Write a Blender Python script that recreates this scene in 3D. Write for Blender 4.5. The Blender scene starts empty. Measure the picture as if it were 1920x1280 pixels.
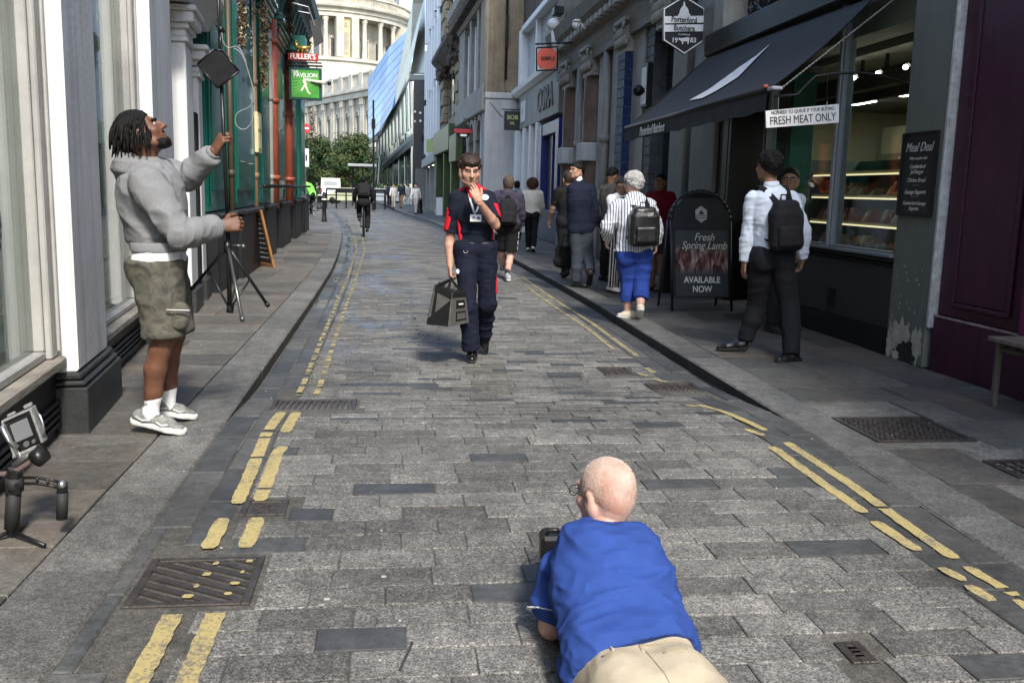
import bpy, math, random
import numpy as np
from mathutils import Vector, Matrix
rnd = random.Random(7)
PI = math.pi
sc = bpy.context.scene
C = sc.collection
# ---------------------------------------------------------------- camera
FPX, PCX, PCY, CH = 1750.0, 960.0, 640.0, 1.5
YAW, PITCH, ROLL = math.radians(7.463), math.radians(9.161), math.radians(1.45)
def _basis():
    F = np.array([math.sin(YAW)*math.cos(PITCH), math.cos(YAW)*math.cos(PITCH), -math.sin(PITCH)])
    R = np.array([math.cos(YAW), -math.sin(YAW), 0.]); U = np.cross(R, F)
    return math.cos(ROLL)*R+math.sin(ROLL)*U, -math.sin(ROLL)*R+math.cos(ROLL)*U, F
CR, CU, CF = _basis()
cam = bpy.data.objects.new('camera', bpy.data.cameras.new('camera')); C.objects.link(cam)
cam.data.sensor_width = 36; cam.data.lens = FPX/1920*36; cam.data.clip_end = 3000; cam.data.clip_start = .05
cam.matrix_world = Matrix(((CR[0], CU[0], -CF[0], 0), (CR[1], CU[1], -CF[1], 0), (CR[2], CU[2], -CF[2], CH), (0, 0, 0, 1)))
sc.camera = cam
# ---------------------------------------------------------------- world, sun, exposure
SUN_EL, SUN_AZ = math.radians(44), math.radians(168.5)      # azimuth measured clockwise from +Y (street direction)
W = bpy.data.worlds.new('World'); sc.world = W; W.use_nodes = True
nt = W.node_tree; bg = nt.nodes['Background']
sky = nt.nodes.new('ShaderNodeTexSky'); sky.sky_type = 'NISHITA'; sky.sun_disc = False
sky.sun_elevation = SUN_EL; sky.sun_rotation = SUN_AZ; sky.air_density = 1.0; sky.dust_density = 1.0; sky.ozone_density = 1.0
nt.links.new(sky.outputs[0], bg.inputs[0]); bg.inputs[1].default_value = .15
sl = bpy.data.lights.new('sun', 'SUN'); sl.energy = 1.75; sl.angle = math.radians(8); sl.color = (1, .95, .87)
sun = bpy.data.objects.new('sun', sl); C.objects.link(sun)
sdir = Vector((math.sin(SUN_AZ)*math.cos(SUN_EL), math.cos(SUN_AZ)*math.cos(SUN_EL), math.sin(SUN_EL)))
sun.rotation_euler = sdir.to_track_quat('Z', 'Y').to_euler()
sc.view_settings.view_transform = 'Standard'; sc.view_settings.look = 'None'
sc.view_settings.exposure = 1.8; sc.view_settings.gamma = 1; sc.view_settings.use_curve_mapping = False
sc.render.engine = 'CYCLES'
sc.cycles.max_bounces = 6; sc.cycles.transparent_max_bounces = 8
# ---------------------------------------------------------------- measuring helpers: photograph point -> place in the street
def ray(x, y): return CF+(x-PCX)/FPX*CR-(y-PCY)/FPX*CU
def gz(x, y, z=.1):
    d = ray(x, y); return Vector(np.array([0, 0, CH])+(z-CH)/d[2]*d)
def aY(x, y, Y):
    d = ray(x, y); return Vector(np.array([0, 0, CH])+Y/d[1]*d)
def aX(x, y, X):
    d = ray(x, y); return Vector(np.array([0, 0, CH])+X/d[0]*d)
# ---------------------------------------------------------------- materials
MATS = {}
def _n(nt, t, **k):
    n = nt.nodes.new(t)
    for a, v in k.items(): setattr(n, a, v)
    return n
def mat(name, col, rough=.7, var=.12, scale=3., bump=0., bscale=60., metal=0., col2=None, spec=.5, coord='Object', stretch=None, emit=None, grain=0., gscale=250., coat=0., alpha=None, trans=0., ior=1.45, streak=0., sheen=0.):
    if name in MATS: return MATS[name]
    m = bpy.data.materials.new(name); m.use_nodes = True; nt = m.node_tree; L = nt.links.new
    b = nt.nodes['Principled BSDF']; b.inputs['Roughness'].default_value = rough; b.inputs['Metallic'].default_value = metal
    b.inputs['Specular IOR Level'].default_value = spec; b.inputs['Coat Weight'].default_value = coat; b.inputs['IOR'].default_value = ior
    b.inputs['Sheen Weight'].default_value = sheen
    if trans: b.inputs['Transmission Weight'].default_value = trans
    if emit: b.inputs['Emission Color'].default_value = (*emit[:3], 1); b.inputs['Emission Strength'].default_value = emit[3]
    tc = _n(nt, 'ShaderNodeTexCoord'); src = tc.outputs['Object']
    if coord == 'World': g = _n(nt, 'ShaderNodeNewGeometry'); src = g.outputs['Position']
    if stretch:
        mp = _n(nt, 'ShaderNodeMapping'); mp.inputs['Scale'].default_value = stretch; L(src, mp.inputs[0]); vsrc = mp.outputs[0]
    else: vsrc = src
    no = _n(nt, 'ShaderNodeTexNoise'); no.inputs['Scale'].default_value = scale; no.inputs['Detail'].default_value = 6; no.inputs['Roughness'].default_value = .65; L(vsrc, no.inputs['Vector'])
    rp = _n(nt, 'ShaderNodeValToRGB'); rp.color_ramp.elements[0].position = .35; rp.color_ramp.elements[1].position = .65
    c = np.array(col[:3]); 
    if col2 is None: lo, hi = c*(1-var), np.minimum(c*(1+var), 1)
    else: lo, hi = c, np.array(col2[:3])
    rp.color_ramp.elements[0].color = (*lo, 1); rp.color_ramp.elements[1].color = (*hi, 1)
    L(no.outputs[0], rp.inputs[0]); out = rp.outputs[0]
    if grain:
        g2 = _n(nt, 'ShaderNodeTexNoise'); g2.inputs['Scale'].default_value = gscale; g2.inputs['Detail'].default_value = 2; L(src, g2.inputs['Vector'])
        mr = _n(nt, 'ShaderNodeMapRange'); mr.inputs[1].default_value = .3; mr.inputs[2].default_value = .7; mr.inputs[3].default_value = 1-grain; mr.inputs[4].default_value = 1+grain; L(g2.outputs[0], mr.inputs[0])
        mx = _n(nt, 'ShaderNodeVectorMath', operation='SCALE'); L(out, mx.inputs[0]); L(mr.outputs[0], mx.inputs['Scale']); out = mx.outputs[0]
    if streak:      # dirt running down and grime patches
        mp = _n(nt, 'ShaderNodeMapping'); mp.inputs['Scale'].default_value = (9, 9, .6); L(src, mp.inputs[0])
        s2 = _n(nt, 'ShaderNodeTexNoise'); s2.inputs['Scale'].default_value = 1.3; s2.inputs['Detail'].default_value = 7; L(mp.outputs[0], s2.inputs['Vector'])
        mr = _n(nt, 'ShaderNodeMapRange'); mr.inputs[1].default_value = .5; mr.inputs[2].default_value = .75; mr.inputs[3].default_value = 1; mr.inputs[4].default_value = 1-streak; L(s2.outputs[0], mr.inputs[0])
        mx = _n(nt, 'ShaderNodeVectorMath', operation='SCALE'); L(out, mx.inputs[0]); L(mr.outputs[0], mx.inputs['Scale']); out = mx.outputs[0]
    L(out, b.inputs['Base Color'])
    if bump:
        bn = _n(nt, 'ShaderNodeTexNoise'); bn.inputs['Scale'].default_value = bscale; bn.inputs['Detail'].default_value = 4; L(vsrc, bn.inputs['Vector'])
        bu = _n(nt, 'ShaderNodeBump'); bu.inputs['Strength'].default_value = bump; bu.inputs['Distance'].default_value = .01; L(bn.outputs[0], bu.inputs['Height']); L(bu.outputs[0], b.inputs['Normal'])
    MATS[name] = m; return m
def wave_over(m, col, scale, axis='X', width=.25, dist=0., rot=None, coord='Object'):
    """lay stripes of another colour over a material (woven or printed pattern)"""
    nt = m.node_tree; L = nt.links.new; b = nt.nodes['Principled BSDF']; src = b.inputs['Base Color'].links[0].from_socket
    tc = _n(nt, 'ShaderNodeTexCoord'); w = _n(nt, 'ShaderNodeTexWave', bands_direction=axis); w.inputs['Scale'].default_value = scale; w.inputs['Distortion'].default_value = dist; w.inputs['Detail'].default_value = 1
    L(tc.outputs[coord], w.inputs['Vector'])
    r = _n(nt, 'ShaderNodeMapRange'); r.inputs[1].default_value = 1-width-.05; r.inputs[2].default_value = 1-width+.05; L(w.outputs['Fac'], r.inputs[0])
    mx = _n(nt, 'ShaderNodeMix', data_type='RGBA'); L(r.outputs[0], mx.inputs[0]); L(src, mx.inputs[6]); mx.inputs[7].default_value = (*col, 1); L(mx.outputs[2], b.inputs['Base Color'])
    return m
# ---------------------------------------------------------------- objects
def tag(o, label=None, cat=None, group=None, kind=None):
    if label: o['label'] = label
    if cat: o['category'] = cat
    if group: o['group'] = group
    if kind: o['kind'] = kind
    return o
def empty(name, loc=(0, 0, 0), rz=0, label=None, cat=None, group=None):
    o = bpy.data.objects.new(name, None); C.objects.link(o); o.location = loc; o.rotation_euler = (0, 0, rz); o.empty_display_size = .1
    return tag(o, label, cat, group)
def plain(name):   # base name for a mesh datablock
    return name
def link(name, me, parent=None, loc=None):
    o = bpy.data.objects.new(name, me); C.objects.link(o)
    if parent is not None: o.parent = parent
    if loc is not None: o.location = loc
    return o
def copy_tree(o, parent=None):
    c = o.copy(); C.objects.link(c)
    if parent: c.parent = parent
    for ch in list(o.children): copy_tree(ch, c)
    return c
def rotz(a): return Matrix.Rotation(a, 3, 'Z')
class MB:
    """collects shapes; build() links them as ONE mesh object. T maps local to world."""
    def __init__(s, T=None): s.v = []; s.f = []; s.T = T; s.att = None
    def add(s, vs, fs):
        n = len(s.v); s.v += [tuple(v) for v in vs]; s.f += [tuple(i+n for i in f) for f in fs]; return s
    def box(s, x0, x1, y0, y1, z0, z1, bev=0):
        if bev:
            b = min(bev, abs(x1-x0)*.45, abs(y1-y0)*.45, abs(z1-z0)*.45); q = []
            # chamfered box: 24 verts
            for zz, i in ((z0, b), (z0+b, 0), (z1-b, 0), (z1, b)):
                if i: q += [(x0+b, y0+b, zz), (x1-b, y0+b, zz), (x1-b, y1-b, zz), (x0+b, y1-b, zz)]
                else: q += [(x0+b, y0, zz), (x1-b, y0, zz), (x1, y0+b, zz), (x1, y1-b, zz), (x1-b, y1, zz), (x0+b, y1, zz), (x0, y1-b, zz), (x0, y0+b, zz)]
            f = [(3, 2, 1, 0), (20, 21, 22, 23)]
            for k in range(8): f.append((4+k, 4+(k+1) % 8, 12+(k+1) % 8, 12+k))
            for (lo, base, up) in ((0, 4, 0), (20, 12, 1)):
                ring = [(0, 1, 0, 1), ]
                pairs = [(0, 1), (1, 2), (2, 3), (3, 0)]
                for k, (a, c2) in enumerate(pairs):
                    e0, e1 = base+2*k, base+2*k+1; nx = base+(2*k+2) % 8
                    if up: f += [(e0, e1, lo+c2, lo+a), (e1, nx, lo+c2)]
                    else: f += [(lo+a, lo+c2, e1, e0), (lo+c2, nx, e1)]
            return s.add(q, f)
        v = [(x0, y0, z0), (x1, y0, z0), (x1, y1, z0), (x0, y1, z0), (x0, y0, z1), (x1, y0, z1), (x1, y1, z1), (x0, y1, z1)]
        return s.add(v, [(3, 2, 1, 0), (4, 5, 6, 7), (0, 1, 5, 4), (1, 2, 6, 5), (2, 3, 7, 6), (3, 0, 4, 7)])
    def prism(s, pts, ax, a, b):
        """polygon pts (2D) extruded along axis ax from a to b. ax 'x': pts=(y,z); 'y': (x,z); 'z': (x,y)"""
        def P(p, t): return {'x': (t, p[0], p[1]), 'y': (p[0], t, p[1]), 'z': (p[0], p[1], t)}[ax]
        n = len(pts); v = [P(p, a) for p in pts]+[P(p, b) for p in pts]
        return s.add(v, [tuple(range(n)), tuple(reversed(range(n, 2*n)))]+[(i, i+n, (i+1) % n+n, (i+1) % n) for i in range(n)])
    def tube(s, pts, r, n=8, cap=True, r2=None):
        pts = [Vector(p) for p in pts]; m = len(pts); vs = []; up = None
        for i, p in enumerate(pts):
            d = (pts[min(i+1, m-1)]-pts[max(i-1, 0)]).normalized()
            if up is None or abs(up.dot(d)) > .95: up = Vector((0, 0, 1)) if abs(d.z) < .9 else Vector((1, 0, 0))
            a = up.cross(d).normalized(); b = d.cross(a); up = b
            ri = r if r2 is None else r+(r2-r)*i/(m-1)
            vs += [p+ri*(math.cos(2*PI*k/n)*a+math.sin(2*PI*k/n)*b) for k in range(n)]
        fs = [(i*n+k, i*n+(k+1) % n, (i+1)*n+(k+1) % n, (i+1)*n+k) for i in range(m-1) for k in range(n)]
        if cap: fs += [tuple(reversed(range(n))), tuple(range((m-1)*n, m*n))]
        return s.add(vs, fs)
    def lathe(s, prof, c=(0, 0, 0), n=20, a0=0, a1=2*PI, axis='z'):
        full = abs(a1-a0-2*PI) < 1e-6; k = n if full else n+1; vs = []
        for r, z in prof:
            for i in range(k):
                a = a0+(a1-a0)*i/n; q = (r*math.cos(a), r*math.sin(a), z)
                if axis == 'x': q = (q[2], q[0], q[1])
                if axis == 'y': q = (q[0], q[2], q[1])
                vs.append((c[0]+q[0], c[1]+q[1], c[2]+q[2]))
        fs = [(j*k+i, j*k+(i+1) % k, (j+1)*k+(i+1) % k, (j+1)*k+i) for j in range(len(prof)-1) for i in range(n)]
        return s.add(vs, fs)
    def sph(s, c, r, n=12, m=8):
        if not hasattr(r, '__len__'): r = (r, r, r)
        vs = []; 
        for j in range(m+1):
            t = PI*j/m
            for i in range(n): a = 2*PI*i/n; vs.append((c[0]+r[0]*math.sin(t)*math.cos(a), c[1]+r[1]*math.sin(t)*math.sin(a), c[2]+r[2]*math.cos(t)))
        return s.add(vs, [(j*n+i, (j+1)*n+i, (j+1)*n+(i+1) % n, j*n+(i+1) % n) for j in range(m) for i in range(n)])
    def quad(s, a, b, c, d): return s.add([a, b, c, d], [(0, 1, 2, 3)])
    def slab(s, pts, n, t):
        """polygon in space given thickness t along n"""
        n = Vector(n).normalized()*t; k = len(pts); P = [Vector(p) for p in pts]
        return s.add(P+[p+n for p in P], [tuple(range(k)), tuple(reversed(range(k, 2*k)))]+[(i, i+k, (i+1) % k+k, (i+1) % k) for i in range(k)])
    def build(s, name, m, parent=None, smooth=False, kind=None, label=None, recalc=True, loc=None):
        me = bpy.data.meshes.new(name)
        V = s.v
        if s.T is not None: V = [tuple(s.T @ Vector(v)) for v in V]
        off = None
        if parent is not None and parent.get('_world'): 
            inv = parent['_inv']; M = Matrix([inv[0:4], inv[4:8], inv[8:12], inv[12:16]]); V = [tuple(M @ Vector(v)) for v in V]
        me.from_pydata(V, [], s.f)
        if m is not None: me.materials.append(m)
        if recalc:
            import bmesh
            bm = bmesh.new(); bm.from_mesh(me); bmesh.ops.recalc_face_normals(bm, faces=bm.faces); bm.to_mesh(me); bm.free()
        if smooth: me.polygons.foreach_set('use_smooth', [True]*len(me.polygons))
        me.update(); o = link(name, me, parent, loc)
        if kind: o['kind'] = kind
        if label: o['label'] = label
        return o
def wempty(name, loc, label, cat, group=None, kind=None):
    """thing whose parts are given in world coordinates"""
    o = empty(name, loc, 0, label, cat, group)
    M = Matrix.Translation(Vector(loc)).inverted(); o['_world'] = 1; o['_inv'] = [v for r in M for v in r]
    if kind: o['kind'] = kind
    return o
def subw(o):   # make a part able to carry world-coordinate children (identity local transform)
    p = o.parent; o['_world'] = 1; o['_inv'] = list(p['_inv']); return o
def frame(ox, oy, ang):
    """local u (along), w (outward), z -> world"""
    c, s = math.cos(ang), math.sin(ang)
    return Matrix(((c, -s, 0, ox), (s, c, 0, oy), (0, 0, 1, 0), (0, 0, 0, 1)))
def text(body, size, m, M, parent=None, name='lettering', ext=.003, shear=0, bold=0, sx=1, align='CENTER', space=1.0, label=None):
    cu = bpy.data.curves.new(name, 'FONT'); cu.body = body; cu.size = size; cu.extrude = ext; cu.shear = shear; cu.offset = bold; cu.align_x = align; cu.align_y = 'CENTER'; cu.space_character = space
    o = bpy.data.objects.new('tmp', cu); C.objects.link(o); dg = bpy.context.evaluated_depsgraph_get()
    me = bpy.data.meshes.new_from_object(o.evaluated_get(dg)); C.objects.unlink(o); bpy.data.objects.remove(o)
    me.transform(Matrix.Diagonal((sx, 1, 1, 1)))
    M = M.copy()
    if parent is not None and parent.get('_world'):
        inv = parent['_inv']; M = Matrix([inv[0:4], inv[4:8], inv[8:12], inv[12:16]]) @ M
    me.transform(M); me.materials.clear(); me.materials.append(m); me.name = name
    o = link(name, me, parent)
    if label: o['label'] = label
    return o
def face(o, right, up):
    """matrix placing text at o with given right/up world directions"""
    r = Vector(right).normalized(); n = r.cross(Vector(up)).normalized(); u = n.cross(r)
    return Matrix(((r.x, u.x, n.x, o[0]), (r.y, u.y, n.y, o[1]), (r.z, u.z, n.z, o[2]), (0, 0, 0, 1)))
# ================================================================ GROUND
def rz(Y):                                   # road height: raised table near the camera, dropping away beyond
    t = min(max((Y-5.3)/1.9, 0), 1); return .1*(1-t*t*(3-2*t))
LK = ([-12, 9, 12, 16, 20, 24.5, 30, 38, 46, 53.5, 70, 95], [-.965, -.985, -.99, -1.02, -1.12, -1.29, -1.55, -2.1, -2.75, -3.4, -5.2, -8])
RK = ([-12, 3, 5.4, 12.4, 18.6, 26, 34, 42, 51.6, 60, 75, 95], [2.41, 2.42, 2.53, 2.62, 2.56, 2.4, 2.1, 1.7, .9, .3, -.4, -1.5])
lk = lambda Y: float(np.interp(Y, *LK)); rk = lambda Y: float(np.interp(Y, *RK))
def stone_mat(name, base, light, rough=.75, wet=0., grain=.35, brown=0.):
    m = bpy.data.materials.new(name); m.use_nodes = True; nt = m.node_tree; L = nt.links.new; b = nt.nodes['Principled BSDF']
    at = _n(nt, 'ShaderNodeAttribute', attribute_name='rnd'); g = _n(nt, 'ShaderNodeNewGeometry'); pos = g.outputs['Position']
    rp = _n(nt, 'ShaderNodeValToRGB'); rp.color_ramp.elements[0].color = (*base, 1); rp.color_ramp.elements[1].color = (*light, 1); L(at.outputs['Fac'], rp.inputs[0]); out = rp.outputs[0]
    def mul(out, noise_scale, lo, hi, detail=2, a=.3, c=.7, stretch=None):
        n = _n(nt, 'ShaderNodeTexNoise'); n.inputs['Scale'].default_value = noise_scale; n.inputs['Detail'].default_value = detail; n.inputs['Roughness'].default_value = .6
        s = pos
        if stretch: mp = _n(nt, 'ShaderNodeMapping'); mp.inputs['Scale'].default_value = stretch; L(pos, mp.inputs[0]); s = mp.outputs[0]
        L(s, n.inputs['Vector']); r = _n(nt, 'ShaderNodeMapRange'); r.inputs[1].default_value = a; r.inputs[2].default_value = c; r.inputs[3].default_value = lo; r.inputs[4].default_value = hi; L(n.outputs[0], r.inputs[0])
        v = _n(nt, 'ShaderNodeVectorMath', operation='SCALE'); L(out, v.inputs[0]); L(r.outputs[0], v.inputs['Scale']); return v.outputs[0], n
    out, gn = mul(out, 150, 1-grain*1.3, 1+grain*1.3, 3, .36, .64)
    out, _ = mul(out, 60, 1-grain*.7, 1+grain*.7, 3, .36, .64)
    out, _ = mul(out, 1.1, .66, 1.2, 9, .33, .67)
    out, _ = mul(out, 9, .72, 1.15, 7, .35, .65); out, _ = mul(out, 28, .85, 1.1, 4, .4, .6)
    if brown:                                # rusty brown staining
        n = _n(nt, 'ShaderNodeTexNoise'); n.inputs['Scale'].default_value = 1.6; n.inputs['Detail'].default_value = 8; L(pos, n.inputs['Vector'])
        r = _n(nt, 'ShaderNodeMapRange'); r.inputs[1].default_value = .45; r.inputs[2].default_value = .65; r.inputs[4].default_value = brown; L(n.outputs[0], r.inputs[0])
        mx = _n(nt, 'ShaderNodeMix', data_type='RGBA'); L(r.outputs[0], mx.inputs[0]); L(out, mx.inputs[6]); mx.inputs[7].default_value = (.13, .085, .055, 1); out = mx.outputs[2]
    # pale specks and chewing gum
    v = _n(nt, 'ShaderNodeTexVoronoi'); v.inputs['Scale'].default_value = 7; L(pos, v.inputs['Vector'])
    r = _n(nt, 'ShaderNodeMapRange'); r.inputs[1].default_value = .055; r.inputs[2].default_value = .09; r.inputs[3].default_value = 1.0; r.inputs[4].default_value = 0.; L(v.outputs['Distance'], r.inputs[0])
    n = _n(nt, 'ShaderNodeTexNoise'); n.inputs['Scale'].default_value = 3.1; L(pos, n.inputs['Vector']); r2 = _n(nt, 'ShaderNodeMapRange'); r2.inputs[1].default_value = .58; r2.inputs[2].default_value = .6; r2.inputs[4].default_value = .55; L(n.outputs[0], r2.inputs[0])
    mm = _n(nt, 'ShaderNodeMath', operation='MULTIPLY'); L(r.outputs[0], mm.inputs[0]); L(r2.outputs[0], mm.inputs[1])
    mx = _n(nt, 'ShaderNodeMix', data_type='RGBA'); L(mm.outputs[0], mx.inputs[0]); L(out, mx.inputs[6]); mx.inputs[7].default_value = (.3, .29, .26, 1); out = mx.outputs[2]
    # water: wet film left by street washing
    sx = _n(nt, 'ShaderNodeSeparateXYZ'); L(pos, sx.inputs[0])
    ya = _n(nt, 'ShaderNodeMapRange'); ya.inputs[1].default_value = 7.2; ya.inputs[2].default_value = 9.5; L(sx.outputs['Y'], ya.inputs[0])
    xa = _n(nt, 'ShaderNodeMapRange'); xa.inputs[1].default_value = .9; xa.inputs[2].default_value = -.5; L(sx.outputs['X'], xa.inputs[0])
    mp = _n(nt, 'ShaderNodeMapping'); mp.inputs['Scale'].default_value = (1, .35, 1); L(pos, mp.inputs[0])
    wn = _n(nt, 'ShaderNodeTexNoise'); wn.inputs['Scale'].default_value = 1.3; wn.inputs['Detail'].default_value = 5; L(mp.outputs[0], wn.inputs['Vector'])
    wr = _n(nt, 'ShaderNodeMapRange'); wr.inputs[1].default_value = .45; wr.inputs[2].default_value = .6; L(wn.outputs[0], wr.inputs[0])
    w1 = _n(nt, 'ShaderNodeMath', operation='MULTIPLY'); L(ya.outputs[0], w1.inputs[0]); L(xa.outputs[0], w1.inputs[1])
    w2 = _n(nt, 'ShaderNodeMath', operation='MULTIPLY'); L(w1.outputs[0], w2.inputs[0]); L(wr.outputs[0], w2.inputs[1])
    rr = _n(nt, 'ShaderNodeMapRange'); rr.inputs[3].default_value = rough; rr.inputs[4].default_value = .22; L(w2.outputs[0], rr.inputs[0])
    dk = _n(nt, 'ShaderNodeMapRange'); dk.inputs[3].default_value = 1; dk.inputs[4].default_value = .6; L(w2.outputs[0], dk.inputs[0])
    v = _n(nt, 'ShaderNodeVectorMath', operation='SCALE'); L(out, v.inputs[0]); L(dk.outputs[0], v.inputs['Scale'])
    if wet: L(v.outputs[0], b.inputs['Base Color']); L(rr.outputs[0], b.inputs['Roughness'])
    else: L(out, b.inputs['Base Color']); b.inputs['Roughness'].default_value = rough
    b.inputs['Specular IOR Level'].default_value = .45
    bu = _n(nt, 'ShaderNodeBump'); bu.inputs['Strength'].default_value = .35; bu.inputs['Distance'].default_value = .004
    ad = _n(nt, 'ShaderNodeTexNoise'); ad.inputs['Scale'].default_value = 35; ad.inputs['Detail'].default_value = 6; L(pos, ad.inputs['Vector']); L(ad.outputs[0], bu.inputs['Height']); L(bu.outputs[0], b.inputs['Normal'])
    return m
GRAN = stone_mat('granite_setts', (.10, .095, .085), (.175, .167, .15), wet=1, grain=.55)
SLAT = stone_mat('dark_slate_setts', (.046, .047, .046), (.078, .079, .075), rough=.6, wet=1, grain=.14)
CHAN = stone_mat('channel_stone', (.06, .06, .057), (.10, .098, .09), rough=.65, wet=1, grain=.2)
KERB = stone_mat('kerb_granite', (.10, .097, .088), (.155, .15, .135), grain=.42)
YORK = stone_mat('york_flagstone', (.066, .063, .055), (.14, .131, .11), grain=.22, brown=.35, rough=.7)
KERBF = stone_mat('dark_kerb_face', (.022, .021, .018), (.034, .032, .027), grain=.3)  # upright kerb faces in a much darker stone
MORT = stone_mat('pale_mortar', (.15, .142, .115), (.2, .19, .16), grain=.3)
JOIN = stone_mat('joint_grit', (.065, .06, .05), (.105, .097, .08), grain=.4)
def piece(me_name, x0, x1, y0, y1, zf, h=.05, bev=.006, jx=.004):
    """one paving stone with chamfered, slightly irregular top"""
    j = lambda a=jx: rnd.uniform(-a, a)
    dz = rnd.uniform(-.0022, .0022)
    c = [(x0+j(), y0+j(jx*.6)), (x1+j(), y0+j(jx*.6)), (x1+j(), y1+j(jx*.6)), (x0+j(), y1+j(jx*.6))]
    cx, cy = (x0+x1)/2, (y0+y1)/2
    def ins(p): 
        return (p[0]+(bev if p[0] < cx else -bev), p[1]+(bev if p[1] < cy else -bev))
    tz = [rnd.uniform(-.001, .001) for _ in c]
    v = [(p[0], p[1], zf(p[1])-h) for p in c]+[(p[0], p[1], zf(p[1])+dz-bev*.8) for p in c]+[(*ins(p), zf(p[1])+dz+t) for p, t in zip(c, tz)]
    f = [(8, 9, 10, 11)]+[(4+i, 4+(i+1) % 4, 8+(i+1) % 4, 8+i) for i in range(4)]+[(i, (i+1) % 4, 4+(i+1) % 4, 4+i) for i in range(4)]
    return v, f
def stone_obj(name, vf, m, parent, r):
    me = bpy.data.meshes.new(name); me.from_pydata(vf[0], [], vf[1]); me.materials.append(m)
    a = me.attributes.new('rnd', 'FLOAT', 'POINT'); a.data.foreach_set('value', [r]*len(vf[0])); me.update()
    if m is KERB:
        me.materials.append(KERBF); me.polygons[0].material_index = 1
    return link(name, me, parent)
class Stuff:
    def __init__(s): s.d = {}
    def add(s, m, vf, r): s.d.setdefault(m.name, [m, [], [], []]); e = s.d[m.name]; n = len(e[1]); e[1].extend(vf[0]); e[2].extend([tuple(i+n for i in f) for f in vf[1]]); e[3].extend([r]*len(vf[0]))
    def build(s, name, parent):
        for m, V, F, R in s.d.values():
            me = bpy.data.meshes.new(name); me.from_pydata(V, [], F); me.materials.append(m)
            a = me.attributes.new('rnd', 'FLOAT', 'POINT'); a.data.foreach_set('value', R); me.update(); o = link(name, me, parent); o['kind'] = 'stuff'
# bedding: ground sheet, road bed, pavement bed
land = MB(); land.quad((-900, -300, -.12), (900, -300, -.12), (900, 1500, -.12), (-900, 1500, -.12))
g_ = land.build('ground', mat('far_ground', (.09, .088, .08), .9), kind='structure')
road = MB(); ys = [-12+.5*i for i in range(int(107/.5)+1)]; vs = []; fs = []
for i, y in enumerate(ys): vs += [(lk(y)-.05, y, rz(y)-.0065), (rk(y)+.05, y, rz(y)-.0065)]
fs = [(2*i, 2*i+1, 2*i+3, 2*i+2) for i in range(len(ys)-1)]; road.add(vs, fs)
ROAD = road.build('road', JOIN, kind='structure', recalc=False)
at = ROAD.data.attributes.new('rnd', 'FLOAT', 'POINT'); at.data.foreach_set('value', [.5]*len(vs))
def strip(name, fa, fb, z, m, y0=-12, y1=95):
    q = MB(); ys = [y0+.5*i for i in range(int((y1-y0)/.5)+1)]
    q.add([p for y in ys for p in ((fa(y), y, z), (fb(y), y, z))], [(2*i, 2*i+1, 2*i+3, 2*i+2) for i in range(len(ys)-1)])
    o = q.build(name, m, kind='structure', recalc=False); a = o.data.attributes.new('rnd', 'FLOAT', 'POINT'); a.data.foreach_set('value', [.5]*len(o.data.vertices)); return o
LP = strip('left_pavement', lambda y: -14, lambda y: lk(y)-.02, .084, JOIN)
RP = strip('right_pavement', lambda y: rk(y)+.02, lambda y: 14, .0905, MORT)
# holes left in the paving for ironwork: (x0,x1,y0,y1)
p1, p2, p3, p4 = gz(200, 1140), gz(460, 1130), gz(495, 1040), gz(245, 1048)
GRATE1 = (-.90, -.46, 3.05, 3.49); COVER1 = (-.66, -.44, 3.93, 4.15)
GRATE2 = (-.80, -.22, 5.95, 6.38)
COVR1 = (2.0, 2.42, 6.62, 7.15); COVR2 = (1.77, 2.05, 7.5, 7.86)
_a, _b = gz(1552, 1200), gz(1672, 1243); GUL = (_a.x, _b.x-.02, _b.y, _a.y)
MH1 = (2.83, 3.49, 5.0, 5.62); MH2 = (3.22, 3.62, 4.28, 4.62); MH3 = (3.02, 3.5, 3.45, 3.9)
HOLES = [GRATE1, COVER1, GRATE2, COVR1, COVR2, GUL]
PH = [MH1, MH2, MH3]
def cut(x0, x1, y0, y1, holes):
    """split a stone round ironwork (drop overlapped part)"""
    for a, b, c, d in holes:
        if x1 > a and x0 < b and y1 > c and y0 < d:
            out = []
            if x0 < a-.06: out.append((x0, a-.008))
            if x1 > b+.06: out.append((b+.008, x1))
            return out
    return [(x0, x1)]
st = Stuff(); nset = 0
y = .9; row = 0; PITCHR = .166
while y < 64:
    w = PITCHR*(rnd.choice((.55, .62, .7, .85)) if y > 5.45 else rnd.choice((.94, 1, 1.04)))
    a, b = lk(y)+.345, rk(y)-.345; x = a-rnd.uniform(0, .3)
    while x < b:
        ln = rnd.choice((.26, .3, .34, .36, .38, .28)) if y < 40 else .5
        if x+ln > b-.1: ln = b-x
        x0 = max(x, a)+.0025; x1 = min(x+ln, b)-.0025
        if x1-x0 > .06:
            for (c0, c1) in cut(x0, x1, y+.0035, y+w-.0035, HOLES):
                dark = rnd.random() < (.11 if y < 6 else .1)
                m = SLAT if dark else GRAN; r = rnd.random(); vf = piece('sett', c0, c1, y+.0035, y+w-.0035, rz, bev=.0035, jx=.0024)
                if 2.25 < y < 8.2 and nset < 296 and (c0+c1)/2 > -1: stone_obj('sett', vf, m, ROAD, r); nset += 1
                else: st.add(m, vf, r)
        x += ln
    y += w; row += 1
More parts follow.
